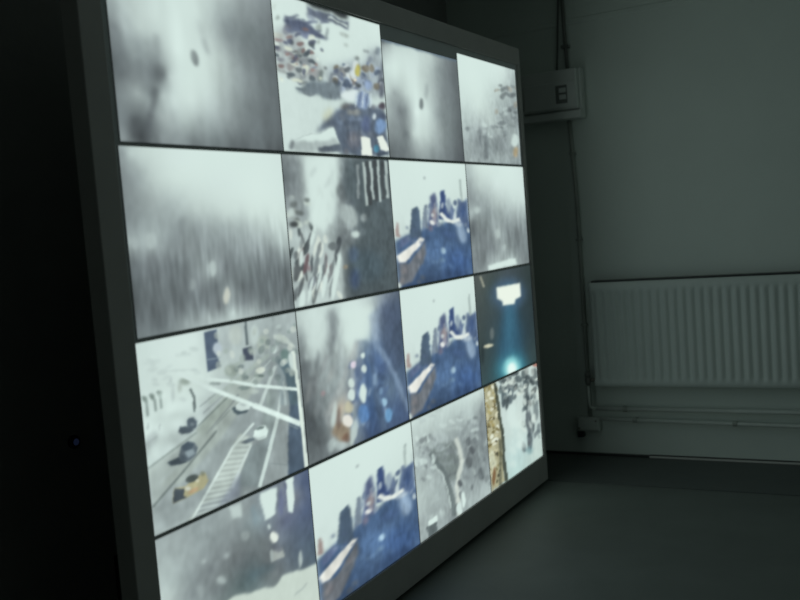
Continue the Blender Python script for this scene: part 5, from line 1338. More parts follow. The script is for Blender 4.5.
  ('E',(86,102,128),.6,.0148,.0094,(.249,.556,.028,.012,-.006,.009)),
  ('E',(86,102,128),.6,.0152,.0095,(.321,.666,.022,.007,-.003,.009)),
  ('E',(126,143,161),.6,.0148,.0094,(.231,.656,.017,.006,-.004,.01)),
  ('E',(86,102,128),.6,.0149,.0094,(.254,.624,.022,-0,.006,.013)),
  ('E',(87,114,147),.5,.0208,.012,(.821,1.002,.031,.005,.001,.007)),
  ('E',(87,114,147),.5,.0188,.0114,(.497,.793,.04,.001,.005,.012)),
  ('E',(87,114,147),.5,.0217,.0123,(.976,.98,.048,.007,.002,.01)),
  ('E',(109,139,170),.5,.0188,.0115,(.505,.842,.038,.001,.004,.01)),
  ('E',(109,139,170),.5,.0199,.0118,(.678,.895,.039,.021,-.005,.005)),
  ('E',(109,139,170),.5,.0185,.0114,(.453,.842,.034,.01,-.002,.011)),
  ('E',(87,114,147),.5,.0198,.0118,(.681,.696,.048,.018,-.006,.011)),
  ('E',(87,114,147),.5,.0182,.0113,(.391,.797,.042,.014,-.004,.011)),
  ('E',(62,83,112),.5,.0188,.0115,(.501,.725,.034,0,.004,.009)),
  ('E',(87,114,147),.5,.0211,.0121,(.87,1.036,.039,.02,-.007,.008)),
  ('E',(87,114,147),.5,.0181,.0112,(.379,.855,.026,.003,.003,.012)),
  ('E',(62,83,112),.5,.0183,.0113,(.42,.87,.038,.007,.001,.01)),
  ('E',(62,83,112),.5,.0204,.0119,(.768,.815,.046,-.001,.005,.009)),
  ('E',(87,114,147),.5,.0211,.0121,(.887,.822,.041,.005,.003,.013)),
  ('E',(62,83,112),.5,.0183,.0113,(.405,.908,.05,.016,-.003,.011)),
  ('E',(62,83,112),.5,.019,.0115,(.532,.88,.042,-.004,.007,.01)),
  ('N',21,.04,.4,1,.02,.03)]),
(2, 3): (
 [(.074,.024,82,90,88),(.245,.114,67,80,78),(.558,.057,70,82,87),(.984,.105,53,65,65),(.204,.433,64,78,81),(1.022,.575,49,62,64),
  (.055,.635,61,74,74),(.066,.866,60,78,81),(.221,.95,56,82,88),(.977,.903,56,72,73),(.485,.603,53,76,89),(.808,.664,50,68,76)],
 [('P',(55,96,120),.7,.0716,.038,(.457,.309,.682,.342,.768,.959,.687,1.015,.325,.976,.34,.694)),
  ('E',(78,107,137),.65,.0807,.0429,(.556,.238,.308,.043,-.02,.148)),
  ('P',(74,130,154),.6,.0714,.038,(.519,.139,.448,.92,.546,.942,.618,.15)),
  ('E',(70,141,157),.85,.0893,.0474,(.52,.963,.268,.064,-.021,.156)),
  ('E',(56,94,117),.5,.0867,.0468,(.417,.782,.114,.025,-.019,.14)),
  ('E',(155,225,225),.95,.0446,.0237,(.52,.955,.146,.035,-.014,.104)),
  ('E',(231,251,245),1,.0268,.0142,(.519,.97,.081,.019,-.009,.066)),
  ('P',(235,245,232),1,.0179,.0095,(.342,.15,.778,.162,.784,.295,.672,.311,.648,.352,.44,.335,.428,.29,.342,.253)),
  ('P',(162,166,149),.9,.0127,.0072,(.085,.02,.132,.124,.163,.122,.115,.018)),
  ('E',(205,206,180),1,.0145,.0081,(.149,.663,.081,.009,.003,.017)),
  ('E',(103,115,115),.9,.0164,.0091,(.22,.564,.033,.006,-.007,.055)),
  ('E',(41,51,53),.7,.0187,.0106,(.044,.723,.023,.005,-.011,.089))]),
(3, 0): (
 [(.01,.026,159,173,172),(.094,.029,155,168,167),(.22,.026,146,159,159),(.327,.023,146,159,159),(.034,.148,169,184,182),(.143,.154,159,173,172),
  (.248,.142,146,159,159),(.377,.085,146,159,159),(.034,.272,179,195,192),(.156,.288,146,159,159),(.261,.279,130,141,142),(.362,.225,130,141,142),
  (.459,.123,138,150,151),(.039,.343,185,201,197),(.158,.392,138,150,151),(.288,.412,126,137,138),(.374,.392,117,128,129),(.466,.345,102,111,113),
  (.536,.242,117,128,129),(.573,.33,107,117,119),(.652,.326,112,122,124),(.641,.435,102,111,113),(.781,.36,110,123,136),(.866,.371,90,104,120),
  (.978,.501,85,101,115),(1.003,.621,85,101,112),(.851,.513,90,104,116),(.542,.482,90,108,112),(.45,.501,95,111,112),(.694,.549,112,122,124),
  (.467,.045,159,173,172),(.555,.056,138,150,151),(.606,.163,137,155,159),(.792,.248,100,110,130),(.873,.135,125,135,143),(.95,.077,85,99,123),
  (.949,.258,85,99,123),(.994,.355,85,99,119),(.029,.568,179,195,192),(.418,.813,185,201,197),(.887,1.016,185,201,197)],
 [('P',(211,230,224),1,.009,.0079,(.636,.023,.761,.021,.736,.178,.654,.182)),
  ('P',(213,232,226),1,.0081,.0069,(.824,.007,.891,.001,.863,.232,.821,.204)),
  ('E',(105,115,141),.9,.0107,.0093,(.78,.125,.019,.008,-.009,.084)),
  ('P',(100,109,134),.8,.0065,.0056,(.811,.019,.801,.165,.811,.169,.821,.023)),
  ('P',(191,208,204),.9,.01,.0093,(.426,.013,.507,.014,.493,.104,.44,.094)),
  ('E',(126,145,151),.7,.0105,.0095,(.579,.122,.021,.009,-.007,.067)),
  ('E',(224,234,224),1,.0083,.0073,(.705,.317,.035,.017,-.004,.038)),
  ('E',(201,219,214),.9,.0075,.0067,(.668,.234,.012,.006,-.002,.02)),
  ('E',(148,161,160),.9,.0101,.0094,(.501,.215,.026,.012,-.002,.024)),
  ('P',(160,170,166),1,.0084,.0074,(.669,.385,.759,.408,.763,.483,.667,.466)),
  ('E',(102,110,118),.8,.0098,.0086,(.72,.396,.041,.02,-.003,.025)),
  ('E',(169,184,182),.7,.0069,.0061,(.674,.423,.009,.005,-.004,.041)),
  ('E',(174,189,187),.9,.0105,.0101,(.328,.407,.027,.014,-.003,.025)),
  ('E',(166,180,179),.8,.0108,.0102,(.385,.283,.016,.008,-.002,.018)),
  ('E',(172,187,185),.8,.009,.0088,(.255,.237,.013,.007,-.001,.015)),
  ('E',(114,124,126),.6,.0143,.0139,(.284,.318,.026,.014,-.003,.033)),
  ('E',(112,122,124),.5,.0145,.014,(.312,.452,.04,.022,-.003,.025)),
  ('E',(159,173,172),.6,.0111,.0109,(.21,.395,.02,.011,-.004,.037)),
  ('P',(199,214,204),1,.0108,.0097,(.359,.539,.475,.55,.678,.627,.743,.593,1.01,.643,1.03,1.26,.279,.779)),
  ('E',(182,198,195),.9,.009,.0076,(.87,.552,.013,.007,-.005,.051)),
  ('E',(83,101,107),.6,.02,.018,(.604,.487,.089,.017,.008,.031)),
  ('P',(155,168,167),.5,.009,.0076,(.81,.765,.923,.734,.915,.722,.802,.753))]),
(3, 1): (
 [(.12,.05,211,230,224),(.933,.074,211,230,224),(.016,.422,209,227,222),(.537,.318,211,230,224),(.995,.509,196,213,208),(.028,.814,196,213,208),
  (.811,1.026,185,201,197)],
 [('P',(73,97,128),1,.0291,.0179,(-.009,.629,.208,.585,.34,.559,.445,.509,.563,.533,.675,.492,1.03,.543,1.06,1.093,-.004,1.079)),
  ('E',(83,110,142),.5,.0278,.0166,(.612,.745,.063,.001,.008,.019)),
  ('E',(100,128,158),.5,.0273,.0165,(.549,.881,.063,.026,-.012,.021)),
  ('E',(100,128,158),.5,.0258,.0161,(.379,.799,.056,.03,-.011,.011)),
  ('E',(64,85,113),.5,.0283,.0168,(.671,.623,.08,.011,.002,.022)),
  ('E',(77,103,136),.5,.0308,.0175,(.955,.712,.078,-.007,.012,.017)),
  ('E',(100,128,158),.5,.0307,.0175,(.938,.958,.09,.015,.003,.02)),
  ('E',(83,110,142),.5,.0304,.0174,(.907,.882,.067,.039,-.013,.01)),
  ('E',(64,85,113),.5,.0287,.0169,(.714,.98,.082,.02,-.001,.015)),
  ('E',(83,110,142),.5,.0261,.0161,(.415,.537,.059,-.007,.011,.016)),
  ('E',(64,85,113),.5,.0281,.0168,(.655,.596,.072,-.007,.012,.018)),
  ('E',(77,103,136),.5,.0266,.0163,(.462,.939,.068,.015,0,.017)),
  ('E',(64,85,113),.5,.025,.0158,(.274,.889,.07,-.001,.009,.018)),
  ('E',(64,85,113),.5,.0278,.0167,(.616,.85,.074,.012,.002,.019)),
  ('E',(77,103,136),.5,.0263,.0162,(.435,.762,.071,.018,-.002,.018)),
  ('E',(77,103,136),.5,.0267,.0163,(.493,.589,.065,.035,-.019,.017)),
  ('E',(83,110,142),.5,.0271,.0164,(.533,.88,.072,.02,-.002,.014)),
  ('E',(100,128,158),.5,.0257,.016,(.373,.51,.071,.015,-.002,.015)),
  ('E',(77,103,136),.5,.0256,.016,(.348,.679,.067,.007,.003,.016)),
  ('E',(100,128,158),.5,.0289,.017,(.733,.994,.084,.035,-.008,.013)),
  ('E',(77,103,136),.5,.0297,.0172,(.836,.622,.058,-.003,.014,.025)),
  ('E',(100,128,158),.5,.0253,.0159,(.307,.765,.052,.014,-.002,.014)),
  ('E',(77,103,136),.5,.029,.017,(.76,.618,.084,.004,.007,.022)),
  ('E',(83,110,142),.5,.0291,.017,(.767,.79,.056,.002,.006,.016)),
  ('E',(64,85,113),.5,.0256,.016,(.356,.65,.053,-.001,.008,.018)),
  ('E',(100,128,158),.5,.0305,.0174,(.912,.968,.067,.009,.005,.025)),
  ('E',(100,128,158),.5,.0301,.0173,(.873,.957,.055,.003,.011,.027)),
  ('E',(93,124,163),.8,.0543,.0329,(.534,.76,.174,.042,-.01,.082)),
  ('E',(70,99,144),.8,.0734,.0427,(.791,.888,.189,.047,-.016,.128)),
  ('E',(57,75,101),.8,.0503,.0316,(.285,1.006,.277,-.001,.033,.066)),
  ('E',(51,70,100),.7,.0579,.0339,(.741,.985,.21,-.001,.032,.059)),
  ('P',(79,97,115),1,.0124,.0079,(.174,.613,.232,.39,.298,.368,.319,.406,.329,.649)),
  ('P',(118,133,146),1,.0129,.008,(.341,.549,.384,.357,.417,.359,.418,.566)),
  ('P',(89,102,132),1,.0188,.0115,(.422,.536,.473,.29,.539,.251,.558,.321,.557,.553)),
  ('P',(154,154,164),.8,.0135,.0082,(.478,.516,.52,.346,.547,.351,.539,.528)),
  ('P',(64,83,123),1,.0141,.0084,(.566,.481,.613,.246,.667,.237,.672,.373,.707,.433,.761,.356,.795,.504)),
  ('P',(84,104,135),1,.0213,.0122,(.787,.503,.862,.333,.946,.334,1.001,.307,1.004,.59)),
  ('P',(127,145,165),.7,.0172,.0102,(.677,.331,.723,.306,.772,.39,.777,.468,.678,.438)),
  ('P',(156,172,168),.8,.0121,.007,(.899,.144,.89,.337,.917,.341,.926,.147)),
  ('E',(66,88,125),.8,.0152,.0087,(.919,.427,.027,.005,-.007,.057)),
  ('E',(160,147,144),.7,.0188,.0115,(.506,.434,.037,.007,-.005,.041)),
  ('E',(122,112,124),.7,.0185,.0114,(.449,.562,.03,.006,-.004,.028)),
  ('E',(228,232,228),1,.0133,.0082,(.479,.512,.033,.007,-.003,.02)),
  ('P',(228,236,228),1,.0139,.0083,(.573,.441,.652,.503,.691,.487,.611,.425)),
  ('P',(228,236,228),1,.0143,.0085,(.653,.504,.775,.523,.776,.49,.654,.472)),
  ('P',(228,236,228),1,.0147,.0086,(.763,.522,.875,.517,.857,.483,.746,.488)),
  ('E',(166,179,180),.6,.0234,.0133,(1.023,.288,.039,.006,-.006,.044)),
  ('P',(150,131,127),.85,.0127,.0084,(.008,.591,.038,.485,.06,.499,.065,.604)),
  ('P',(98,113,143),.9,.0165,.0108,(.051,.624,.16,.6,.185,.646,.042,.7)),
  ('P',(107,113,119),1,.017,.0109,(.03,.799,.142,.825,.367,.658,.371,.762,.168,.972,.013,.99)),
  ('E',(127,125,129),.6,.0141,.0092,(.093,.871,.019,.002,.009,.032)),
  ('E',(90,98,105),.6,.0149,.0094,(.252,.977,.025,.008,-.004,.019)),
  ('E',(90,98,105),.6,.0151,.0095,(.292,.823,.031,.011,-.008,.024)),
  ('E',(135,133,133),.6,.014,.0092,(.069,.882,.019,.005,-.001,.023)),
  ('E',(90,98,105),.6,.0151,.0095,(.301,.947,.03,.012,-.008,.017)),
  ('E',(135,133,133),.6,.014,.0091,(.058,.946,.016,.009,-.015,.019)),
  ('E',(90,98,105),.6,.0148,.0094,(.24,.81,.031,.019,-.019,.016)),
  ('E',(127,125,129),.6,.015,.0095,(.275,.774,.021,.003,.002,.019)),
  ('P',(224,226,218),1,.0132,.0085,(.007,.746,.318,.628,.365,.649,.101,.81,.03,.797)),
  ('E',(150,174,196),.9,.027,.0156,(.871,.623,.064,.007,.015,.091)),
  ('E',(168,199,218),1,.0152,.0091,(.595,.757,.031,.007,-.003,.027)),
  ('E',(115,145,171),.8,.0206,.0124,(.574,.834,.041,.01,-.002,.019)),
  ('E',(198,213,218),.7,.0222,.0129,(.836,.534,.067,.013,-.003,.022)),
  ('E',(159,173,172),.8,.0104,.0065,(.414,.142,.013,.002,-.002,.014)),
  ('E',(81,106,145),.7,.0284,.0169,(.694,.625,.108,.023,-.004,.029)),
  ('E',(208,222,216),.9,.0115,.0076,(.009,.975,.029,.009,-.003,.026)),
  ('E',(90,108,134),.7,.0119,.0073,(.451,.373,.016,.006,-.017,.024)),
  ('E',(70,89,120),.7,.0132,.0077,(.807,.343,.022,.009,-.015,.018)),
  ('E',(127,145,163),.7,.012,.0073,(.482,.397,.012,.005,-.013,.018)),
  ('E',(90,108,134),.7,.0135,.0078,(.872,.334,.026,.002,.004,.029)),
  ('E',(166,177,183),.7,.0122,.0074,(.548,.404,.019,.002,0,.025)),
  ('E',(127,145,163),.7,.0122,.0074,(.544,.363,.023,.001,.004,.019)),
  ('E',(208,222,221),.7,.0139,.0079,(.975,.607,.018,.002,.003,.019)),
  ('E',(208,222,221),.7,.0132,.0077,(.791,.467,.022,.003,.001,.03)),
  ('E',(70,89,120),.7,.0131,.0077,(.786,.412,.012,.005,-.013,.017)),
  ('E',(208,222,221),.7,.0131,.0077,(.783,.484,.021,-.001,.013,.023)),
  ('E',(208,222,221),.7,.0125,.0075,(.62,.37,.018,.005,-.011,.025)),
  ('E',(70,89,120),.7,.0136,.0078,(.894,.425,.018,.003,-.002,.016)),
  ('E',(208,222,221),.7,.0139,.0079,(.972,.596,.017,.002,.002,.024)),
  ('E',(90,108,134),.7,.0132,.0077,(.815,.353,.018,.005,-.008,.02)),
  ('E',(166,177,183),.7,.0123,.0074,(.561,.522,.019,.007,-.008,.016)),
  ('E',(208,222,221),.7,.012,.0074,(.489,.447,.022,.007,-.007,.014)),
  ('E',(127,145,163),.7,.013,.0076,(.749,.473,.016,-0,.007,.018)),
  ('E',(127,145,163),.7,.0138,.0079,(.946,.554,.016,.008,-.02,.017)),
  ('E',(127,145,163),.7,.0118,.0073,(.426,.424,.019,.002,.003,.025)),
  ('E',(90,108,134),.7,.0129,.0076,(.729,.46,.021,.001,.007,.029)),
  ('E',(127,145,163),.7,.0123,.0074,(.557,.53,.022,.007,-.009,.019)),
  ('E',(90,108,134),.7,.0141,.008,(1.018,.459,.019,.003,-.001,.016)),
  ('E',(126,143,161),.6,.0147,.0094,(.216,.643,.014,.008,-.009,.008)),
  ('E',(86,102,128),.6,.0144,.0093,(.15,.533,.016,-0,.007,.016)),
  ('E',(126,143,161),.6,.0144,.0093,(.163,.625,.02,.01,-.008,.01)),
  ('E',(86,102,128),.6,.0154,.0096,(.362,.56,.017,.002,.002,.016)),
  ('E',(86,102,128),.6,.0148,.0094,(.249,.556,.028,.012,-.006,.009)),
  ('E',(86,102,128),.6,.0152,.0095,(.321,.666,.022,.007,-.003,.009)),
  ('E',(126,143,161),.6,.0148,.0094,(.231,.656,.017,.006,-.004,.01)),
  ('E',(86,102,128),.6,.0149,.0094,(.254,.624,.022,-0,.006,.013)),
  ('E',(87,114,147),.5,.0208,.012,(.821,1.002,.031,.005,.001,.007)),
  ('E',(87,114,147),.5,.0188,.0114,(.497,.793,.04,.001,.005,.012)),
  ('E',(87,114,147),.5,.0217,.0123,(.976,.98,.048,.007,.002,.01)),
  ('E',(109,139,170),.5,.0188,.0115,(.505,.842,.038,.001,.004,.01)),
  ('E',(109,139,170),.5,.0199,.0118,(.678,.895,.039,.021,-.005,.005)),
  ('E',(109,139,170),.5,.0185,.0114,(.453,.842,.034,.01,-.002,.011)),
  ('E',(87,114,147),.5,.0198,.0118,(.681,.696,.048,.018,-.006,.011)),
  ('E',(87,114,147),.5,.0182,.0113,(.391,.797,.042,.014,-.004,.011)),
  ('E',(62,83,112),.5,.0188,.0115,(.501,.725,.034,0,.004,.009)),
  ('E',(87,114,147),.5,.0211,.0121,(.87,1.036,.039,.02,-.007,.008)),
  ('E',(87,114,147),.5,.0181,.0112,(.379,.855,.026,.003,.003,.012)),
  ('E',(62,83,112),.5,.0183,.0113,(.42,.87,.038,.007,.001,.01)),
  ('E',(62,83,112),.5,.0204,.0119,(.768,.815,.046,-.001,.005,.009)),
  ('E',(87,114,147),.5,.0211,.0121,(.887,.822,.041,.005,.003,.013)),
  ('E',(62,83,112),.5,.0183,.0113,(.405,.908,.05,.016,-.003,.011)),
  ('E',(62,83,112),.5,.019,.0115,(.532,.88,.042,-.004,.007,.01)),
  ('N',21,.04,.4,1,.02,.03)]),
(3, 2): (
 [(.022,-.003,201,219,214),(.339,-.011,201,219,214),(.688,.008,201,219,214),(.903,.011,205,223,217),(.023,.152,185,201,197),(.238,.146,185,201,197),
  (.488,.173,179,195,192),(.762,.174,179,195,192),(.93,.197,155,168,167),(.063,.296,174,189,187),(.265,.263,164,178,177),(.658,.256,159,173,172),
  (.888,.332,138,150,151),(.006,.457,169,184,182),(.205,.429,155,168,167),(.025,.621,185,201,197),(.256,.692,169,184,182),(.036,.861,164,178,177),
  (.198,.829,164,178,177),(.36,.874,155,168,167),(.022,.986,159,173,172),(.258,1.019,159,173,172),(.434,.99,138,150,151),(.701,.675,138,150,151),
  (.857,.588,126,137,138),(.827,.429,126,137,138),(.966,.93,174,189,187),(.722,.888,164,178,177),(.935,.766,138,150,151),(.644,.942,169,184,182)],
 [('E',(155,168,167),.6,.0095,.0064,(.129,.205,.017,.012,-.014,.014)),
  ('E',(146,159,159),.6,.0094,.0064,(.094,.209,.029,.017,-.01,.014)),
  ('E',(201,219,214),.6,.0097,.0065,(.201,.449,.021,.016,-.01,.007)),
  ('E',(146,159,159),.6,.0094,.0064,(.107,.207,.027,.015,-.009,.013)),
  ('E',(134,145,146),.6,.0091,.0062,(-.011,.378,.028,.016,-.006,.01)),
  ('E',(201,219,214),.6,.0092,.0063,(.027,.323,.017,0,.011,.022)),
  ('E',(146,159,159),.6,.0094,.0064,(.092,.33,.027,.006,.002,.013)),
  ('E',(185,201,197),.6,.0092,.0063,(.033,.325,.021,.014,-.011,.012)),
  ('E',(185,201,197),.6,.0093,.0063,(.084,.138,.018,.005,-0,.02)),
  ('E',(134,145,146),.6,.0099,.0065,(.242,.356,.032,.004,.007,.019)),
  ('E',(146,159,159),.6,.0099,.0065,(.257,.426,.026,.02,-.015,.01)),
  ('E',(146,159,159),.6,.0098,.0065,(.214,.474,.024,.011,-.005,.016)),
  ('E',(185,201,197),.6,.0095,.0064,(.117,.42,.033,.009,.001,.013)),
  ('E',(134,145,146),.6,.0095,.0064,(.136,.383,.03,.012,-.002,.011)),
  ('E',(155,168,167),.6,.0101,.0066,(.32,.278,.025,.007,.001,.019)),
  ('E',(201,219,214),.6,.01,.0066,(.283,.449,.03,.005,.004,.014)),
  ('E',(155,168,167),.6,.0093,.0063,(.068,.267,.02,.008,-.004,.019)),
  ('E',(146,159,159),.6,.0092,.0063,(.05,.212,.019,.011,-.01,.013)),
  ('E',(185,201,197),.6,.0095,.0064,(.131,.387,.017,.013,-.014,.011)),
  ('E',(201,219,214),.6,.01,.0066,(.283,.475,.018,.009,-.006,.015)),
  ('E',(146,159,159),.6,.0096,.0064,(.157,.365,.019,0,.01,.02)),
  ('E',(134,145,146),.6,.0098,.0065,(.208,.4,.021,.005,.003,.016)),
  ('E',(134,145,146),.6,.0093,.0063,(.082,.241,.02,.009,-.003,.01)),
  ('E',(146,159,159),.6,.0095,.0064,(.134,.268,.025,.009,-.002,.019)),
  ('E',(146,159,159),.6,.0097,.0065,(.202,.231,.02,.003,.004,.017)),
  ('E',(155,168,167),.6,.0096,.0064,(.146,.332,.022,0,.01,.019)),
  ('E',(134,145,146),.6,.0099,.0065,(.261,.238,.032,.013,-.003,.013)),
  ('E',(185,201,197),.6,.0096,.0064,(.153,.137,.019,.001,.007,.018)),
  ('E',(134,145,146),.6,.0098,.0065,(.211,.342,.018,.008,-.006,.017)),
  ('E',(146,159,159),.6,.0097,.0064,(.177,.327,.021,.008,-.003,.017)),
  ('E',(117,128,129),.6,.0133,.008,(.832,.231,.026,.011,-.007,.015)),
  ('E',(138,150,151),.6,.0137,.0081,(.917,.273,.03,.004,.005,.016)),
  ('E',(126,137,138),.6,.0132,.008,(.805,.348,.035,.005,.009,.027)),
  ('E',(126,137,138),.6,.0132,.008,(.794,.402,.021,.005,.004,.027)),
  ('E',(117,128,129),.6,.0126,.0078,(.648,.386,.027,.007,.002,.016)),
  ('E',(117,128,129),.6,.0129,.0079,(.727,.254,.018,.012,-.018,.013)),
  ('E',(159,173,172),.6,.0129,.0079,(.731,.321,.037,.014,-.006,.021)),
  ('E',(117,128,129),.6,.0134,.0081,(.854,.243,.024,.013,-.013,.014)),
  ('E',(138,150,151),.6,.0136,.0081,(.9,.337,.032,.008,.003,.028)),
  ('E',(169,184,182),.6,.0127,.0078,(.683,.24,.039,.016,-.008,.021)),
  ('E',(169,184,182),.6,.0132,.008,(.791,.269,.03,.004,.006,.02)),
  ('E',(159,173,172),.6,.0129,.0079,(.707,.363,.022,.006,.001,.027)),
  ('E',(138,150,151),.6,.0125,.0078,(.62,.367,.03,.014,-.009,.021)),
  ('E',(138,150,151),.6,.0129,.0079,(.726,.404,.028,.015,-.009,.014)),
  ('E',(159,173,172),.6,.0131,.008,(.778,.383,.029,.004,.008,.025)),
  ('E',(117,128,129),.6,.0138,.0082,(.942,.381,.023,.002,.007,.017)),
  ('E',(169,184,182),.6,.0127,.0078,(.656,.326,.027,.019,-.017,.011)),
  ('E',(117,128,129),.6,.0131,.008,(.769,.432,.038,.018,-.006,.012)),
  ('E',(126,137,138),.6,.0132,.008,(.791,.275,.033,.003,.007,.018)),
  ('E',(138,150,151),.6,.0125,.0078,(.605,.318,.034,.012,-.004,.027)),
  ('E',(138,150,151),.6,.0126,.0078,(.641,.308,.036,.003,.01,.023)),
  ('E',(117,128,129),.6,.0135,.0081,(.86,.361,.038,.015,-.006,.02)),
  ('P',(115,127,125),.9,.0235,.0151,(.197,.324,.311,.29,.503,.34,.57,.454,.569,.686,.437,.667,.323,.479)),
  ('E',(128,139,141),.6,.0158,.0101,(.441,.395,.053,.002,.016,.029)),
  ('E',(138,150,151),.6,.0156,.01,(.402,.499,.056,.014,.003,.021)),
  ('E',(146,159,159),.6,.0155,.01,(.393,.395,.033,.005,.007,.022)),
  ('E',(120,130,132),.6,.0161,.0102,(.507,.431,.054,.017,-0,.02)),
  ('E',(146,159,159),.6,.0154,.0099,(.355,.339,.052,.015,.001,.023)),
  ('E',(120,130,132),.6,.0154,.01,(.368,.434,.036,.024,-.015,.015)),
  ('E',(146,159,159),.6,.0152,.0099,(.328,.325,.046,-.001,.012,.02)),
  ('E',(120,130,132),.6,.0158,.0101,(.437,.381,.029,.016,-.008,.013)),
  ('E',(128,139,141),.6,.0154,.01,(.358,.594,.051,.008,.01,.029)),
  ('E',(120,130,132),.6,.0162,.0102,(.517,.515,.048,.035,-.013,.01)),
  ('E',(128,139,141),.6,.0149,.0098,(.265,.439,.039,.025,-.014,.016)),
  ('E',(138,150,151),.6,.015,.0098,(.278,.481,.048,.025,-.01,.02)),
  ('E',(138,150,151),.6,.0164,.0103,(.554,.437,.055,.004,.012,.024)),
  ('E',(146,159,159),.6,.0151,.0099,(.3,.377,.039,.013,-.001,.014)),
  ('E',(138,150,151),.6,.0151,.0099,(.301,.482,.037,.008,.005,.019)),
  ('E',(146,159,159),.6,.0152,.0099,(.323,.329,.055,.01,.007,.028)),
  ('P',(109,121,121),1,.0113,.0074,(.174,.337,.362,.618,.419,.616,.227,.332)),
  ('P',(109,121,121),1,.0117,.0075,(.349,.59,.387,.76,.453,.778,.414,.605)),
  ('P',(109,121,121),1,.0119,.0075,(.383,.74,.413,.965,.48,.988,.449,.76)),
  ('E',(174,189,187),.6,.0119,.008,(.135,.047,.034,.003,.006,.017)),
  ('E',(174,189,187),.6,.0124,.0082,(.256,.041,.049,.02,-.005,.015)),
  ('E',(185,201,197),.6,.0131,.0084,(.436,.209,.058,.02,-.002,.013)),
  ('E',(174,189,187),.6,.0117,.008,(.1,-.096,.032,.018,-.009,.011)),
  ('E',(209,227,222),.6,.0139,.0086,(.621,.18,.051,.022,-.005,.012)),
  ('E',(174,189,187),.6,.0122,.0081,(.228,-.049,.042,.01,-0,.016)),
  ('E',(164,178,177),.6,.0134,.0085,(.511,.224,.038,.005,.006,.019)),
  ('E',(209,227,222),.6,.0134,.0085,(.504,.169,.042,.028,-.012,.009)),
  ('E',(174,189,187),.6,.0141,.0087,(.678,.131,.048,.013,-.001,.017)),
  ('E',(185,201,197),.6,.0135,.0085,(.53,.238,.057,.023,-.004,.012)),
  ('E',(174,189,187),.6,.0147,.0089,(.809,.265,.053,.001,.013,.022)),
  ('E',(174,189,187),.6,.0118,.008,(.116,.008,.05,.031,-.008,.009)),
  ('E',(185,201,197),.6,.0127,.0083,(.338,.024,.054,.01,.003,.019)),
  ('E',(174,189,187),.6,.012,.0081,(.182,-.047,.047,.013,-.001,.01)),
  ('E',(201,219,214),.6,.0122,.0081,(.215,-.056,.04,.021,-.006,.009)),
  ('E',(185,201,197),.6,.0115,.0079,(.032,-.065,.037,.009,-0,.013)),
  ('E',(185,201,197),.6,.0137,.0086,(.586,.247,.055,.03,-.006,.008)),
  ('E',(185,201,197),.6,.0144,.0088,(.732,.198,.067,.01,.005,.018)),
  ('E',(209,227,222),.6,.0148,.0089,(.826,.342,.062,.006,.008,.019)),
  ('E',(185,201,197),.6,.0122,.0081,(.226,.026,.035,.017,-.006,.011)),
  ('E',(164,178,177),.6,.0149,.0089,(.853,.283,.054,.024,-.008,.016)),
  ('E',(185,201,197),.6,.012,.008,(.158,-.047,.052,.002,.007,.017)),
  ('E',(164,178,177),.6,.0139,.0086,(.621,.148,.062,.021,-.002,.01)),
  ('E',(201,219,214),.6,.0129,.0083,(.394,.173,.055,.009,.004,.018)),
  ('E',(138,150,151),.7,.0111,.0073,(.246,.374,.026,.013,-.009,.019)),
  ('E',(159,173,172),.7,.011,.0073,(.218,.47,.023,.016,-.013,.013)),
  ('E',(209,227,222),.7,.0104,.0071,(.05,.165,.017,-0,.013,.026)),
  ('E',(201,219,214),.7,.0111,.0073,(.232,.457,.023,.015,-.011,.012)),
  ('E',(122,132,134),.7,.0107,.0072,(.138,.414,.018,.004,.006,.023)),
  ('E',(201,219,214),.7,.0106,.0071,(.09,.362,.027,.017,-.012,.015)),
  ('E',(201,219,214),.7,.0108,.0072,(.16,.51,.027,.011,-.003,.019)),
  ('E',(201,219,214),.7,.0109,.0073,(.185,.292,.023,.008,-.002,.015)),
  ('E',(209,227,222),.7,.0111,.0073,(.23,.377,.021,.005,.005,.026)),
  ('E',(209,227,222),.7,.0109,.0073,(.182,.227,.028,.014,-.01,.019)),
  ('E',(201,219,214),.7,.0105,.0071,(.073,.344,.023,.005,.004,.019)),
  ('E',(159,173,172),.7,.0111,.0073,(.235,.265,.025,.016,-.012,.012)),
  ('E',(201,219,214),.7,.0107,.0072,(.133,.373,.024,.003,.007,.018)),
  ('E',(209,227,222),.7,.0103,.0071,(.019,.368,.015,.006,-.004,.017)),
  ('E',(122,132,134),.7,.0109,.0072,(.176,.3,.024,.001,.012,.027)),
  ('E',(122,132,134),.7,.0107,.0072,(.119,.305,.016,.01,-.009,.012)),
  ('E',(201,219,214),.7,.0103,.007,(.009,.344,.027,.007,.003,.026)),
  ('E',(201,219,214),.7,.0105,.0071,(.079,.376,.016,.007,-.004,.012)),
  ('E',(159,173,172),.7,.0104,.0071,(.047,.29,.019,.008,-.006,.022)),
  ('E',(209,227,222),.7,.0111,.0073,(.227,.399,.022,.007,.001,.017)),
  ('E',(138,150,151),.7,.0108,.0072,(.155,.293,.027,.009,-.001,.018)),
  ('E',(122,132,134),.7,.0106,.0071,(.092,.509,.021,0,.013,.024)),
  ('E',(201,219,214),.7,.0107,.0072,(.142,.174,.019,.01,-.007,.014)),
  ('E',(122,132,134),.7,.0106,.0072,(.111,.199,.024,.013,-.011,.017)),
  ('E',(122,132,134),.7,.0108,.0072,(.154,.212,.016,.004,.003,.026)),
  ('E',(138,150,151),.7,.011,.0073,(.219,.211,.029,.005,.005,.022)),
  ('E',(159,173,172),.6,.014,.0082,(.982,.87,.031,.002,.016,.026)),
  ('E',(122,132,134),.6,.0127,.0078,(.652,.711,.033,.004,.009,.021)),
  ('E',(138,150,151),.6,.0136,.0081,(.889,.558,.031,.006,.01,.036)),
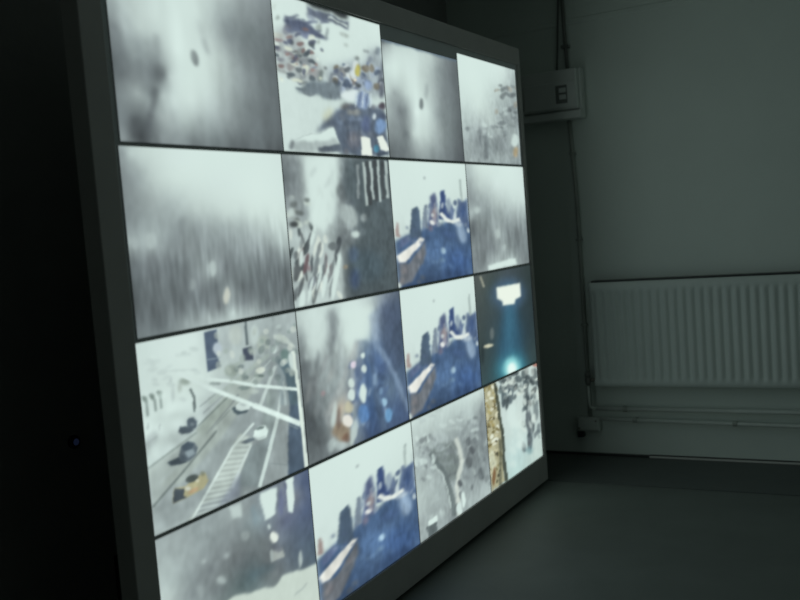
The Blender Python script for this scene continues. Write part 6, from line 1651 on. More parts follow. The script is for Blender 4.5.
  ('E',(102,111,113),.6,.014,.0082,(.988,.911,.023,.009,-.001,.023)),
  ('E',(102,111,113),.6,.0134,.008,(.845,.506,.021,.001,.018,.031)),
  ('E',(159,173,172),.6,.0139,.0082,(.955,.477,.02,.013,-.023,.018)),
  ('E',(102,111,113),.6,.013,.0079,(.728,.828,.021,.012,-.015,.025)),
  ('E',(122,132,134),.6,.0132,.008,(.784,.749,.023,.018,-.018,.01)),
  ('E',(122,132,134),.6,.0128,.0079,(.69,.581,.019,.007,-.001,.023)),
  ('E',(122,132,134),.6,.0129,.0079,(.707,.548,.018,.011,-.011,.013)),
  ('E',(138,150,151),.6,.013,.0079,(.74,.377,.03,.01,-.002,.029)),
  ('E',(102,111,113),.6,.0128,.0079,(.698,.539,.017,.011,-.021,.021)),
  ('E',(102,111,113),.6,.0139,.0082,(.955,.843,.03,.013,-.007,.025)),
  ('E',(179,195,192),.6,.0125,.0078,(.61,.743,.02,.003,.012,.029)),
  ('E',(159,173,172),.6,.0129,.0079,(.711,.451,.019,.002,.017,.036)),
  ('E',(179,195,192),.6,.0139,.0082,(.958,.5,.02,.01,-.013,.025)),
  ('E',(102,111,113),.6,.0129,.0079,(.723,.416,.024,.003,.008,.022)),
  ('E',(122,132,134),.6,.0138,.0081,(.939,.846,.031,.015,-.01,.026)),
  ('E',(179,195,192),.6,.0131,.0079,(.759,.698,.027,.005,.013,.037)),
  ('E',(179,195,192),.6,.0134,.008,(.837,.41,.035,.006,.009,.03)),
  ('E',(159,173,172),.5,.0191,.0124,(.32,.817,.065,.03,-.003,.02)),
  ('E',(179,195,192),.5,.0184,.0122,(.214,.746,.062,.008,.006,.014)),
  ('E',(159,173,172),.5,.0179,.012,(.123,.979,.064,.03,-.002,.016)),
  ('E',(159,173,172),.5,.019,.0123,(.302,.953,.053,.044,-.01,.007)),
  ('E',(190,207,203),.5,.0189,.0123,(.29,.881,.039,.031,-.016,.012)),
  ('E',(190,207,203),.5,.0179,.012,(.12,.89,.05,.041,-.009,.007)),
  ('E',(159,173,172),.5,.0191,.0124,(.322,1.052,.053,.038,-.011,.012)),
  ('E',(190,207,203),.5,.0182,.0121,(.18,.86,.066,.04,-.008,.015)),
  ('E',(179,195,192),.5,.0175,.0118,(.056,.731,.038,.03,-.009,.008)),
  ('E',(190,207,203),.5,.0182,.0121,(.18,.973,.046,.031,-.007,.011)),
  ('E',(190,207,203),.5,.0184,.0121,(.21,.706,.057,.021,0,.013)),
  ('E',(190,207,203),.5,.0188,.0123,(.277,.866,.041,.022,-.004,.01)),
  ('E',(159,173,172),.5,.0178,.0119,(.107,.991,.043,.018,0,.013)),
  ('E',(179,195,192),.5,.0173,.0118,(.025,.875,.064,.027,-0,.015)),
  ('P',(159,173,172),.6,.0115,.0075,(.265,.35,.476,.346,.467,.331,.256,.336)),
  ('P',(159,173,172),.6,.0121,.0076,(.457,.336,.55,.481,.569,.481,.475,.335)),
  ('P',(102,111,113),.5,.012,.0076,(.393,.619,.556,.625,.545,.605,.382,.601)),
  ('P',(214,224,214),.85,.0165,.0103,(.519,.321,.577,.554,.634,.566,.574,.33)),
  ('P',(214,224,214),.85,.0164,.0103,(.579,.532,.478,.733,.532,.762,.634,.56)),
  ('P',(214,224,214),.85,.0162,.0102,(.48,.724,.477,.99,.532,1.013,.536,.744)),
  ('P',(196,213,208),.7,.0088,.0058,(.213,.406,.375,.692,.394,.693,.231,.406)),
  ('P',(196,213,208),.7,.0091,.0058,(.372,.683,.392,.891,.412,.898,.392,.69)),
  ('E',(102,111,113),.9,.0129,.0079,(.709,.412,.041,.014,-.005,.039)),
  ('E',(93,101,104),.9,.013,.0079,(.75,.505,.042,.015,-.004,.033)),
  ('E',(100,109,111),.9,.0129,.0079,(.7,.602,.046,.017,-.005,.039)),
  ('E',(106,116,118),.9,.0136,.0081,(.874,.772,.053,.021,-.007,.057)),
  ('E',(110,120,122),.9,.0137,.0081,(.9,.639,.048,.018,-.004,.034)),
  ('E',(88,96,99),.9,.0123,.0077,(.554,.732,.035,.014,-.004,.032)),
  ('E',(112,122,124),.9,.0133,.008,(.808,.429,.033,.011,-.003,.028)),
  ('E',(130,141,142),.9,.0127,.0078,(.653,.484,.027,.01,-.004,.033)),
  ('E',(117,128,129),.9,.012,.0076,(.477,.925,.03,.013,-.005,.043)),
  ('E',(112,122,124),.8,.0109,.0068,(.55,.844,.03,.013,-.004,.032)),
  ('E',(215,234,228),1,.011,.0069,(.581,.886,.031,.013,-.007,.06)),
  ('E',(209,227,222),1,.0108,.0068,(.511,.94,.039,.017,-.006,.048)),
  ('P',(102,114,115),1,.0097,.0064,(.092,.914,.225,.917,.22,.99,.107,.995)),
  ('P',(215,234,228),1,.0097,.0064,(.114,.86,.235,.87,.241,.919,.116,.914)),
  ('P',(169,184,182),.4,.0152,.009,(.819,.484,.965,.969,1.013,.981,.865,.492)),
  ('E',(122,132,134),.6,.023,.0136,(.95,.322,.044,.014,-.025,.201))]),
(3, 3): (
 [(.242,.042,201,219,214),(.922,.016,201,219,214),(.417,.024,190,207,203),(.418,.469,205,223,217),(.594,.524,205,223,217),(.915,.557,190,207,203),
  (.341,.826,194,219,215),(.556,.806,189,215,212),(.87,.882,193,212,205),(.349,.988,184,212,207),(1.036,.18,185,201,197),(.073,.912,164,178,177)],
 [('P',(171,170,139),1,.0149,.0083,(-.045,.003,.204,-.011,.245,.54,.242,.994,.017,1.006,-.012,.728,-.036,.418)),
  ('E',(161,153,106),.9,.0102,.0056,(.198,.124,.034,.007,.002,.019)),
  ('E',(120,112,76),.9,.0098,.0055,(.047,.375,.027,.013,-.012,.019)),
  ('E',(228,235,217),.9,.0095,.0054,(-.078,.607,.031,.011,-.003,.018)),
  ('E',(228,235,217),.9,.0102,.0056,(.191,.214,.021,.012,-.022,.016)),
  ('E',(228,235,217),.9,.0102,.0056,(.177,.422,.022,.004,.006,.022)),
  ('E',(120,112,76),.9,.0098,.0055,(.042,.003,.039,.007,.002,.021)),
  ('E',(120,112,76),.9,.0102,.0057,(.215,.052,.022,.013,-.016,.011)),
  ('E',(120,112,76),.9,.0097,.0055,(-.006,.394,.019,.01,-.012,.013)),
  ('E',(219,220,192),.9,.0102,.0056,(.187,.312,.027,.014,-.018,.017)),
  ('E',(161,153,106),.9,.0098,.0055,(.021,.633,.028,.015,-.009,.011)),
  ('E',(161,153,106),.9,.0097,.0055,(.004,.018,.027,.015,-.012,.01)),
  ('E',(228,235,217),.9,.0101,.0056,(.147,.542,.034,.007,.005,.02)),
  ('E',(228,235,217),.9,.01,.0056,(.11,.543,.038,.01,.002,.024)),
  ('E',(219,220,192),.9,.0099,.0055,(.078,.088,.027,.001,.009,.019)),
  ('E',(120,112,76),.9,.0099,.0055,(.084,.309,.041,.01,0,.015)),
  ('E',(228,235,217),.9,.0097,.0055,(-.011,.506,.035,.016,-.009,.015)),
  ('E',(219,220,192),.9,.0095,.0054,(-.064,.592,.021,.003,.007,.016)),
  ('E',(228,235,217),.9,.0102,.0056,(.184,.193,.027,.005,.003,.015)),
  ('E',(219,220,192),.9,.0096,.0055,(-.026,.502,.023,0,.01,.015)),
  ('E',(228,235,217),.9,.01,.0056,(.124,.135,.04,.01,-0,.018)),
  ('E',(120,112,76),.9,.0101,.0056,(.167,.176,.04,.004,.007,.018)),
  ('E',(120,112,76),.9,.0097,.0055,(.023,.491,.033,.007,.004,.018)),
  ('E',(120,112,76),.9,.0098,.0055,(.032,.353,.026,.007,0,.012)),
  ('E',(120,112,76),.9,.01,.0056,(.113,.02,.023,.004,.001,.019)),
  ('E',(228,235,217),.9,.0101,.0056,(.148,.026,.022,.001,.008,.015)),
  ('E',(228,235,217),.9,.0099,.0055,(.081,.486,.026,.004,.007,.02)),
  ('E',(228,235,217),.9,.0096,.0055,(-.039,.342,.036,.008,.003,.018)),
  ('E',(120,112,76),.9,.0101,.0056,(.164,.453,.025,.016,-.02,.013)),
  ('E',(161,153,106),.9,.0098,.0055,(.066,.243,.039,.01,-0,.019)),
  ('E',(161,153,106),.9,.0097,.0055,(.016,.161,.025,.014,-.018,.015)),
  ('E',(200,197,163),.9,.0081,.0046,(.003,.311,.016,.009,-.011,.012)),
  ('E',(91,87,65),.9,.008,.0046,(-.024,.545,.024,.008,-.002,.012)),
  ('E',(110,104,71),.9,.0081,.0046,(.012,.419,.019,.011,-.008,.008)),
  ('E',(200,197,163),.9,.008,.0046,(-.025,.142,.022,.004,.002,.017)),
  ('E',(200,197,163),.9,.0081,.0046,(.02,.281,.026,.012,-.01,.013)),
  ('E',(110,104,71),.9,.0079,.0045,(-.082,.583,.015,.01,-.008,.005)),
  ('E',(200,197,163),.9,.0083,.0046,(.109,.562,.029,.011,-.003,.014)),
  ('E',(200,197,163),.9,.0084,.0047,(.128,.641,.023,.015,-.017,.01)),
  ('E',(91,87,65),.9,.0081,.0046,(.033,.309,.031,.007,.002,.017)),
  ('E',(210,213,191),.9,.0082,.0046,(.082,.078,.025,.012,-.011,.011)),
  ('E',(91,87,65),.9,.0083,.0046,(.086,.669,.029,.003,.009,.017)),
  ('E',(110,104,71),.9,.0084,.0047,(.149,.224,.024,.005,.003,.014)),
  ('E',(151,141,97),.9,.0082,.0046,(.036,.573,.028,.005,.005,.014)),
  ('E',(110,104,71),.9,.0083,.0046,(.107,.4,.019,.004,.004,.019)),
  ('E',(151,141,97),.9,.0081,.0046,(.004,.421,.02,.012,-.009,.007)),
  ('E',(210,213,191),.9,.0081,.0046,(.016,.302,.016,.009,-.012,.01)),
  ('E',(200,197,163),.9,.0081,.0046,(.005,.177,.028,.011,-.007,.013)),
  ('E',(151,141,97),.9,.0083,.0046,(.109,.381,.024,.009,-.005,.016)),
  ('E',(151,141,97),.9,.0083,.0046,(.088,.294,.022,.002,.007,.014)),
  ('E',(210,213,191),.9,.0082,.0046,(.065,.647,.022,.005,.004,.018)),
  ('E',(210,213,191),.9,.0081,.0046,(-.001,.631,.031,.009,0,.012)),
  ('E',(200,197,163),.9,.0084,.0047,(.132,.231,.026,.006,.001,.009)),
  ('E',(91,87,65),.9,.0084,.0047,(.139,.56,.02,.005,.002,.013)),
  ('E',(110,104,71),.9,.008,.0046,(-.022,.153,.029,.005,.004,.017)),
  ('E',(91,87,65),.9,.0082,.0046,(.042,.388,.026,.002,.009,.019)),
  ('E',(91,87,65),.9,.0084,.0047,(.156,.204,.025,.013,-.013,.013)),
  ('E',(110,104,71),.9,.008,.0046,(-.019,.482,.016,.01,-.013,.011)),
  ('E',(200,197,163),.9,.0084,.0047,(.144,.505,.014,.009,-.014,.008)),
  ('E',(91,87,65),.9,.0083,.0047,(.126,.332,.018,.005,.001,.017)),
  ('E',(110,104,71),.9,.008,.0045,(-.041,.588,.028,.011,-.003,.012)),
  ('E',(200,197,163),.9,.008,.0046,(-.024,.167,.016,.006,-.004,.009)),
  ('E',(151,141,97),.9,.0083,.0046,(.084,.344,.031,.004,.006,.018)),
  ('E',(210,213,191),.9,.0083,.0046,(.104,.57,.017,.011,-.014,.009)),
  ('E',(200,197,163),.9,.008,.0046,(-.03,.501,.016,.01,-.009,.007)),
  ('E',(110,104,71),.9,.0082,.0046,(.046,.557,.025,.001,.01,.015)),
  ('E',(91,87,65),.9,.0079,.0045,(-.074,.504,.018,.01,-.007,.007)),
  ('E',(151,141,97),.9,.0084,.0047,(.148,.081,.015,0,.006,.01)),
  ('E',(110,104,71),.9,.0083,.0046,(.106,.464,.024,.01,-.005,.011)),
  ('E',(110,104,71),.9,.0084,.0047,(.152,.239,.023,-0,.01,.014)),
  ('E',(151,141,97),.9,.0083,.0046,(.095,.043,.021,.011,-.01,.009)),
  ('E',(210,213,191),.9,.0083,.0046,(.108,.224,.028,.008,-.002,.017)),
  ('E',(210,213,191),.9,.0084,.0046,(.123,.576,.026,.011,-.004,.008)),
  ('E',(110,104,71),.9,.0085,.0047,(.192,.148,.023,.01,-.01,.013)),
  ('E',(110,104,71),.9,.0084,.0047,(.135,.216,.023,-0,.01,.015)),
  ('E',(151,141,97),.9,.0082,.0046,(.055,.197,.021,.01,-.007,.009)),
  ('E',(210,213,191),.9,.0083,.0046,(.098,.313,.016,.002,.005,.012)),
  ('E',(151,141,97),.9,.008,.0046,(-.031,.2,.027,.014,-.008,.008)),
  ('E',(210,213,191),.9,.0084,.0047,(.16,.478,.019,.008,-.005,.012)),
  ('E',(110,104,71),.9,.0083,.0046,(.116,.429,.02,.003,.004,.013)),
  ('E',(210,213,191),.9,.008,.0045,(-.033,.463,.028,.006,.003,.01)),
  ('E',(200,197,163),.9,.0082,.0046,(.044,.395,.028,.015,-.007,.007)),
  ('E',(200,197,163),.9,.0081,.0046,(.018,.254,.017,-0,.011,.016)),
  ('E',(110,104,71),.9,.0082,.0046,(.069,.664,.029,.006,.003,.01)),
  ('E',(200,197,163),.9,.0084,.0047,(.133,.197,.016,.003,.004,.018)),
  ('E',(210,213,191),.9,.008,.0046,(-.028,.57,.019,.008,-.007,.014)),
  ('E',(200,197,163),.9,.0081,.0046,(.026,.3,.028,.011,-.005,.013)),
  ('E',(91,87,65),.9,.0081,.0046,(.021,.129,.023,.001,.006,.012)),
  ('E',(110,104,71),.9,.0081,.0046,(.01,.561,.024,.002,.008,.015)),
  ('E',(151,141,97),.9,.008,.0046,(-.026,.295,.02,.006,-.001,.015)),
  ('E',(210,213,191),.9,.0081,.0046,(.033,.134,.029,.005,.004,.017)),
  ('E',(141,135,96),.9,.0086,.0047,(.218,.707,.024,.007,.001,.016)),
  ('E',(200,197,163),.9,.0085,.0047,(.199,.738,.023,.016,-.014,.008)),
  ('E',(200,197,163),.9,.0083,.0046,(.099,.646,.019,.001,.01,.017)),
  ('E',(221,229,211),.9,.0082,.0046,(.03,.702,.016,.002,.01,.021)),
  ('E',(221,229,211),.9,.0081,.0046,(-.016,.82,.017,.008,-.005,.01)),
  ('E',(81,81,65),.9,.0085,.0047,(.174,.866,.015,.007,-.008,.013)),
  ('E',(81,81,65),.9,.0082,.0046,(.05,.741,.023,.011,-.006,.013)),
  ('E',(81,81,65),.9,.0083,.0046,(.095,.654,.013,.005,-.002,.017)),
  ('E',(81,81,65),.9,.0081,.0046,(.001,.863,.022,.005,.004,.013)),
  ('E',(200,197,163),.9,.0081,.0046,(.022,.818,.013,.002,.006,.014)),
  ('E',(200,197,163),.9,.0085,.0047,(.178,.978,.023,.014,-.011,.011)),
  ('E',(221,229,211),.9,.0082,.0046,(.025,.86,.024,.01,-.003,.017)),
  ('E',(81,81,65),.9,.0084,.0047,(.147,.69,.02,.012,-.01,.008)),
  ('E',(200,197,163),.9,.0083,.0046,(.081,.664,.013,.001,.009,.018)),
  ('E',(141,135,96),.9,.0084,.0047,(.148,.797,.025,.009,-.001,.011)),
  ('E',(200,197,163),.9,.0081,.0046,(-.011,.798,.023,.006,.002,.013)),
  ('E',(141,135,96),.9,.0082,.0046,(.037,.712,.022,.002,.007,.013)),
  ('E',(141,135,96),.9,.0081,.0046,(-.007,.847,.023,.006,.003,.014)),
  ('E',(110,104,71),.9,.0085,.0047,(.183,.781,.016,.006,-.001,.015)),
  ('E',(141,135,96),.9,.0085,.0047,(.181,.692,.023,.005,.006,.02)),
  ('E',(81,81,65),.9,.0084,.0047,(.148,.906,.018,.013,-.017,.009)),
  ('E',(110,104,71),.9,.0084,.0046,(.113,.821,.023,.015,-.01,.007)),
  ('E',(141,135,96),.9,.0081,.0046,(.009,.772,.022,.014,-.009,.007)),
  ('E',(81,81,65),.9,.0084,.0047,(.134,.678,.023,.003,.006,.015)),
  ('E',(221,229,211),.9,.0081,.0046,(-.015,.783,.015,.002,.01,.02)),
  ('E',(81,81,65),.9,.0084,.0046,(.119,.947,.013,.007,-.01,.012)),
  ('E',(206,212,187),.8,.0148,.0083,(.054,.721,.047,.014,.006,.112)),
  ('P',(63,70,61),.9,.0119,.0066,(.175,-.011,.195,.284,.249,.297,.229,-0)),
  ('P',(63,70,61),.9,.0121,.0066,(.194,.272,.229,.544,.284,.557,.248,.283)),
  ('P',(63,70,61),.9,.0122,.0066,(.228,.53,.237,.999,.292,1.019,.283,.545)),
  ('P',(86,91,77),.7,.0136,.0075,(.182,.545,.144,1.009,.198,1.029,.236,.562)),
  ('E',(116,89,61),.9,.0132,.0074,(.061,.877,.031,.012,-.011,.087)),
  ('E',(80,95,99),.9,.0141,.0077,(.329,.165,.051,.014,-.013,.097)),
  ('E',(85,99,105),.9,.0146,.0078,(.456,.181,.052,.014,-.014,.105)),
  ('E',(70,82,85),.9,.0143,.0077,(.387,.254,.034,.01,-.009,.067)),
  ('E',(96,110,111),.9,.014,.0076,(.305,.083,.056,.015,-.005,.036)),
  ('E',(76,89,93),.9,.0157,.0081,(.744,.166,.063,.016,-.011,.083)),
  ('E',(88,101,102),.9,.0156,.0081,(.723,.035,.05,.012,-.006,.045)),
  ('E',(69,81,85),.9,.0157,.0081,(.745,.346,.069,.02,-.013,.096)),
  ('E',(102,114,118),.9,.0158,.0081,(.756,.549,.057,.018,-.017,.128)),
  ('E',(121,135,136),.9,.0165,.0083,(.929,.459,.053,.015,-.018,.131)),
  ('E',(109,124,128),.9,.0158,.0081,(.756,.742,.057,.019,-.015,.109)),
  ('E',(107,119,119),.9,.0166,.0083,(.963,.108,.06,.015,-.009,.066)),
  ('E',(125,139,138),.9,.0151,.0079,(.592,.075,.097,.025,-.004,.031)),
  ('E',(98,107,107),.9,.0164,.0082,(.914,.271,.052,.014,-.004,.033)),
  ('E',(115,126,127),.9,.0145,.0078,(.437,.099,.081,.021,-.003,.025)),
  ('E',(129,143,142),.9,.0153,.008,(.628,.175,.049,.013,-.006,.044)),
  ('E',(102,114,115),.9,.0161,.0082,(.853,.134,.058,.015,-.004,.032)),
  ('E',(94,108,110),.9,.0148,.0078,(.521,.147,.035,.009,-.004,.031)),
  ('E',(132,145,146),.9,.0161,.0081,(.822,.646,.045,.014,-.011,.077)),
  ('E',(84,97,100),.8,.0123,.0067,(.324,.234,.027,.012,-.019,.026)),
  ('E',(154,164,160),.8,.0129,.0068,(.496,.072,.046,.011,-.003,.037)),
  ('E',(69,80,83),.8,.0131,.0069,(.548,.139,.033,.014,-.024,.03)),
  ('E',(84,97,100),.8,.0123,.0067,(.322,-.005,.049,.014,-.007,.026)),
  ('E',(154,164,160),.8,.0143,.0072,(.905,.066,.036,.007,0,.03)),
  ('E',(84,97,100),.8,.0127,.0068,(.45,.009,.029,0,.015,.027)),
  ('E',(214,228,219),.8,.0145,.0073,(.968,.177,.039,.003,.013,.026)),
  ('E',(154,164,160),.8,.0126,.0068,(.403,.033,.028,.001,.013,.025)),
  ('E',(84,97,100),.8,.0139,.0071,(.781,.168,.042,.009,.002,.032)),
  ('E',(113,125,125),.8,.0138,.0071,(.766,.042,.03,.004,.009,.035)),
  ('E',(214,228,219),.8,.0128,.0068,(.486,-.025,.035,-0,.019,.03)),
  ('E',(214,228,219),.8,.0128,.0068,(.468,.066,.034,.008,-.002,.026)),
  ('E',(154,164,160),.8,.0126,.0068,(.411,.024,.043,.025,-.034,.021)),
  ('E',(84,97,100),.8,.0143,.0072,(.889,.162,.036,-0,.03,.042)),
  ('E',(69,80,83),.8,.0139,.0071,(.802,.095,.038,.007,.002,.031)),
  ('E',(69,80,83),.8,.0138,.0071,(.752,.085,.053,.005,.011,.026)),
  ('E',(154,164,160),.8,.0147,.0073,(1.012,.202,.04,.022,-.032,.018)),
  ('E',(154,164,160),.8,.0135,.007,(.668,.204,.034,.012,-.013,.025)),
  ('E',(69,80,83),.8,.0146,.0073,(.976,.221,.035,-0,.031,.042)),
  ('E',(222,234,224),.8,.0137,.007,(.724,.173,.041,.018,-.022,.025)),
  ('E',(69,80,83),.8,.0122,.0067,(.304,.052,.027,.005,.002,.026)),
  ('E',(214,228,219),.8,.0144,.0072,(.916,.169,.03,.002,.02,.038)),
  ('E',(154,164,160),.8,.0124,.0067,(.343,.096,.026,.003,.01,.036)),
  ('E',(69,80,83),.8,.0143,.0072,(.892,.178,.051,.001,.029,.044)),
  ('E',(84,97,100),.8,.0135,.007,(.672,.077,.028,.005,.004,.029)),
  ('E',(154,164,160),.8,.0139,.0071,(.787,.023,.039,.003,.016,.04)),
  ('E',(69,80,83),.8,.0125,.0067,(.369,.212,.045,.013,-.005,.031)),
  ('E',(214,228,219),.8,.0147,.0073,(.997,.312,.046,.014,-.005,.02)),
  ('E',(69,80,83),.8,.013,.0069,(.518,-.004,.049,-.001,.016,.023)),
  ('E',(154,164,160),.8,.0142,.0072,(.861,.294,.026,.015,-.04,.022)),
  ('E',(84,97,100),.8,.0123,.0067,(.327,.223,.038,.023,-.023,.014)),
  ('E',(84,97,100),.8,.013,.0069,(.532,.237,.03,.005,.006,.03)),
  ('E',(69,80,83),.8,.0132,.0069,(.588,.011,.024,.014,-.031,.019)),
  ('E',(69,80,83),.8,.0124,.0067,(.362,.021,.046,.009,.002,.025)),
  ('E',(113,125,125),.8,.0123,.0067,(.316,-.031,.05,.012,-.002,.027)),
  ('E',(154,164,160),.8,.014,.0071,(.808,.381,.049,.01,.006,.033)),
  ('E',(113,125,125),.8,.0138,.0071,(.751,.237,.043,.015,-.014,.028)),
  ('E',(84,97,100),.8,.0133,.0069,(.61,.071,.053,.018,-.015,.029)),
  ('E',(113,125,125),.8,.0143,.0072,(.91,.133,.046,-.002,.019,.024)),
  ('E',(154,164,160),.8,.0131,.0069,(.543,.156,.029,.013,-.019,.021)),
  ('E',(102,114,117),.75,.0166,.0083,(.954,.674,.033,.014,-.023,.033)),
  ('E',(214,229,221),.75,.0154,.008,(.646,.611,.026,.001,.026,.037)),
  ('E',(80,93,97),.75,.0162,.0082,(.855,.335,.031,.017,-.029,.019)),
  ('E',(214,229,221),.75,.0159,.0081,(.774,.428,.024,.006,-.001,.032)),
  ('E',(214,229,221),.75,.0164,.0082,(.899,.391,.038,.011,-.005,.027)),
  ('E',(125,139,138),.75,.0156,.008,(.709,.367,.03,-0,.037,.051)),
  ('E',(80,93,97),.75,.0162,.0082,(.848,.655,.022,.007,-.008,.04)),
  ('E',(125,139,138),.75,.0154,.008,(.657,.543,.035,.005,.018,.043)),
  ('E',(214,229,221),.75,.0159,.0081,(.782,.583,.023,.005,.009,.053)),
  ('E',(125,139,138),.75,.0163,.0082,(.892,.4,.027,.007,-.002,.03)),
  ('E',(214,229,221),.75,.0167,.0083,(.978,.355,.04,.017,-.034,.039)),
  ('E',(102,114,117),.75,.0153,.0079,(.621,.785,.039,.008,.018,.053)),
  ('E',(214,229,221),.75,.0154,.008,(.644,.53,.035,.002,.024,.038)),
  ('E',(214,229,221),.75,.0163,.0082,(.869,.556,.044,.014,-.008,.043)),
  ('E',(125,139,138),.75,.0164,.0082,(.908,.33,.022,.001,.03,.05)),
  ('E',(80,93,97),.75,.0155,.008,(.688,.409,.031,.019,-.031,.017)),
  ('E',(80,93,97),.75,.0158,.0081,(.743,.704,.041,.019,-.02,.025)),
  ('E',(214,229,221),.75,.0155,.008,(.697,.337,.041,.01,.001,.041)),
  ('E',(125,139,138),.75,.0166,.0083,(.932,.762,.026,.003,.022,.038)),
  ('E',(80,93,97),.75,.0166,.0083,(.947,.723,.044,.018,-.014,.028)),
  ('E',(102,114,117),.75,.0158,.0081,(.744,.759,.037,.021,-.04,.03)),
  ('E',(102,114,117),.75,.0163,.0082,(.882,.743,.036,.02,-.034,.025)),
  ('E',(199,222,217),.5,.0265,.0143,(.32,.635,.04,.009,.013,.051)),
  ('E',(216,235,228),.5,.0284,.0148,(.586,.754,.08,.028,-.005,.032)),
  ('E',(199,222,217),.5,.0277,.0147,(.497,.565,.082,.028,-.012,.05)),
  ('E',(216,235,228),.5,.0281,.0147,(.54,.725,.061,.032,-.026,.026)),
  ('E',(216,235,228),.5,.0284,.0148,(.584,.675,.049,.009,.018,.051)),
  ('E',(216,235,228),.5,.0284,.0148,(.593,.534,.069,.027,-.018,.04)),
  ('E',(216,235,228),.5,.0271,.0145,(.407,.878,.041,.02,-.022,.034)),
  ('E',(199,222,217),.5,.0278,.0147,(.508,.351,.041,.009,.005,.043)),
  ('E',(216,235,228),.5,.0278,.0147,(.503,.497,.059,.024,-.017,.032)),
  ('E',(216,235,228),.5,.0272,.0145,(.423,.739,.039,.005,.029,.061)),
  ('E',(133,146,144),.7,.0117,.006,(.702,.268,.03,.012,-.013,.018)),
  ('E',(133,146,144),.7,.0119,.0061,(.783,.283,.022,.009,-.009,.012)),
  ('E',(207,222,213),.7,.0109,.0058,(.459,.169,.023,.002,.008,.019)),
  ('E',(207,222,213),.7,.0107,.0058,(.381,.061,.03,.017,-.023,.015)),
  ('E',(207,222,213),.7,.0106,.0057,(.337,.034,.021,.004,.002,.021)),
  ('E',(207,222,213),.7,.0125,.0062,(.985,.29,.026,.003,.006,.015)),
  ('E',(94,107,109),.7,.0111,.0059,(.509,.231,.024,.01,-.009,.012)),
  ('E',(133,146,144),.7,.0106,.0058,(.345,.178,.034,.005,.008,.026)),
  ('E',(133,146,144),.7,.0106,.0057,(.333,.063,.035,.012,-.006,.013)),
  ('E',(216,228,218),.7,.0118,.0061,(.743,.183,.033,.008,-.003,.025)),
  ('E',(207,222,213),.7,.0117,.006,(.716,.089,.033,0,.01,.015)),
  ('E',(216,228,218),.7,.0107,.0058,(.373,.125,.021,.012,-.016,.012)),
  ('E',(207,222,213),.7,.0109,.0058,(.441,.169,.037,.004,.007,.02)),
  ('E',(207,222,213),.7,.0122,.0062,(.872,.237,.025,.004,.004,.017)),
  ('E',(94,107,109),.7,.0113,.0059,(.58,.055,.038,.014,-.009,.013)),
  ('E',(133,146,144),.7,.0115,.006,(.661,.139,.027,.008,-.006,.021)),
  ('E',(216,228,218),.7,.0114,.0059,(.602,.223,.038,.003,.008,.019)),
  ('E',(207,222,213),.7,.0115,.006,(.661,.223,.023,.005,0,.022)),
  ('E',(207,222,213),.7,.0122,.0062,(.876,.284,.031,.002,.012,.022)),
  ('E',(133,146,144),.7,.0118,.0061,(.762,.171,.038,0,.016,.023)),
  ('E',(133,146,144),.7,.011,.0058,(.466,.129,.019,-0,.016,.022)),
  ('E',(94,107,109),.7,.0109,.0058,(.457,.195,.029,.017,-.02,.012)),
  ('E',(207,222,213),.7,.0115,.006,(.644,.175,.037,.015,-.013,.018)),
  ('E',(94,107,109),.7,.0107,.0058,(.379,.097,.024,.013,-.015,.012)),
  ('E',(94,107,109),.7,.0117,.006,(.702,.075,.034,.007,.001,.019)),
  ('E',(207,222,213),.7,.011,.0059,(.496,.043,.03,.001,.01,.018)),
  ('E',(172,120,106),.9,.0166,.0083,(.977,.009,.073,.017,-.003,.023)),
  ('E',(212,231,225),.8,.0292,.0156,(.455,.417,.082,.025,-.016,.123)),
  ('E',(100,143,151),.5,.0275,.0141,(.728,.85,.076,.026,-.004,.032))]),
}

def kernel(s):
    n = max(1, int(math.ceil(s * 2.6)))
    k = np.exp(-0.5 * (np.arange(-n, n + 1) / s) ** 2)
    return k / k.sum()

def blur(a, su, sv):
    for ax, s in ((1, su), (0, sv)):
        if s < 0.25:
            continue
        k = kernel(s)
        n = len(k) // 2
        pad = [(0, 0)] * a.ndim
        pad[ax] = (n, n)
        p = np.pad(a, pad, mode='edge')
        L = a.shape[ax]
        out = np.zeros_like(a)
        for i, w in enumerate(k):
            out += w * (p[:, i:i + L] if ax == 1 else p[i:i + L])
        a = out
    return a

BLUR = 0.85

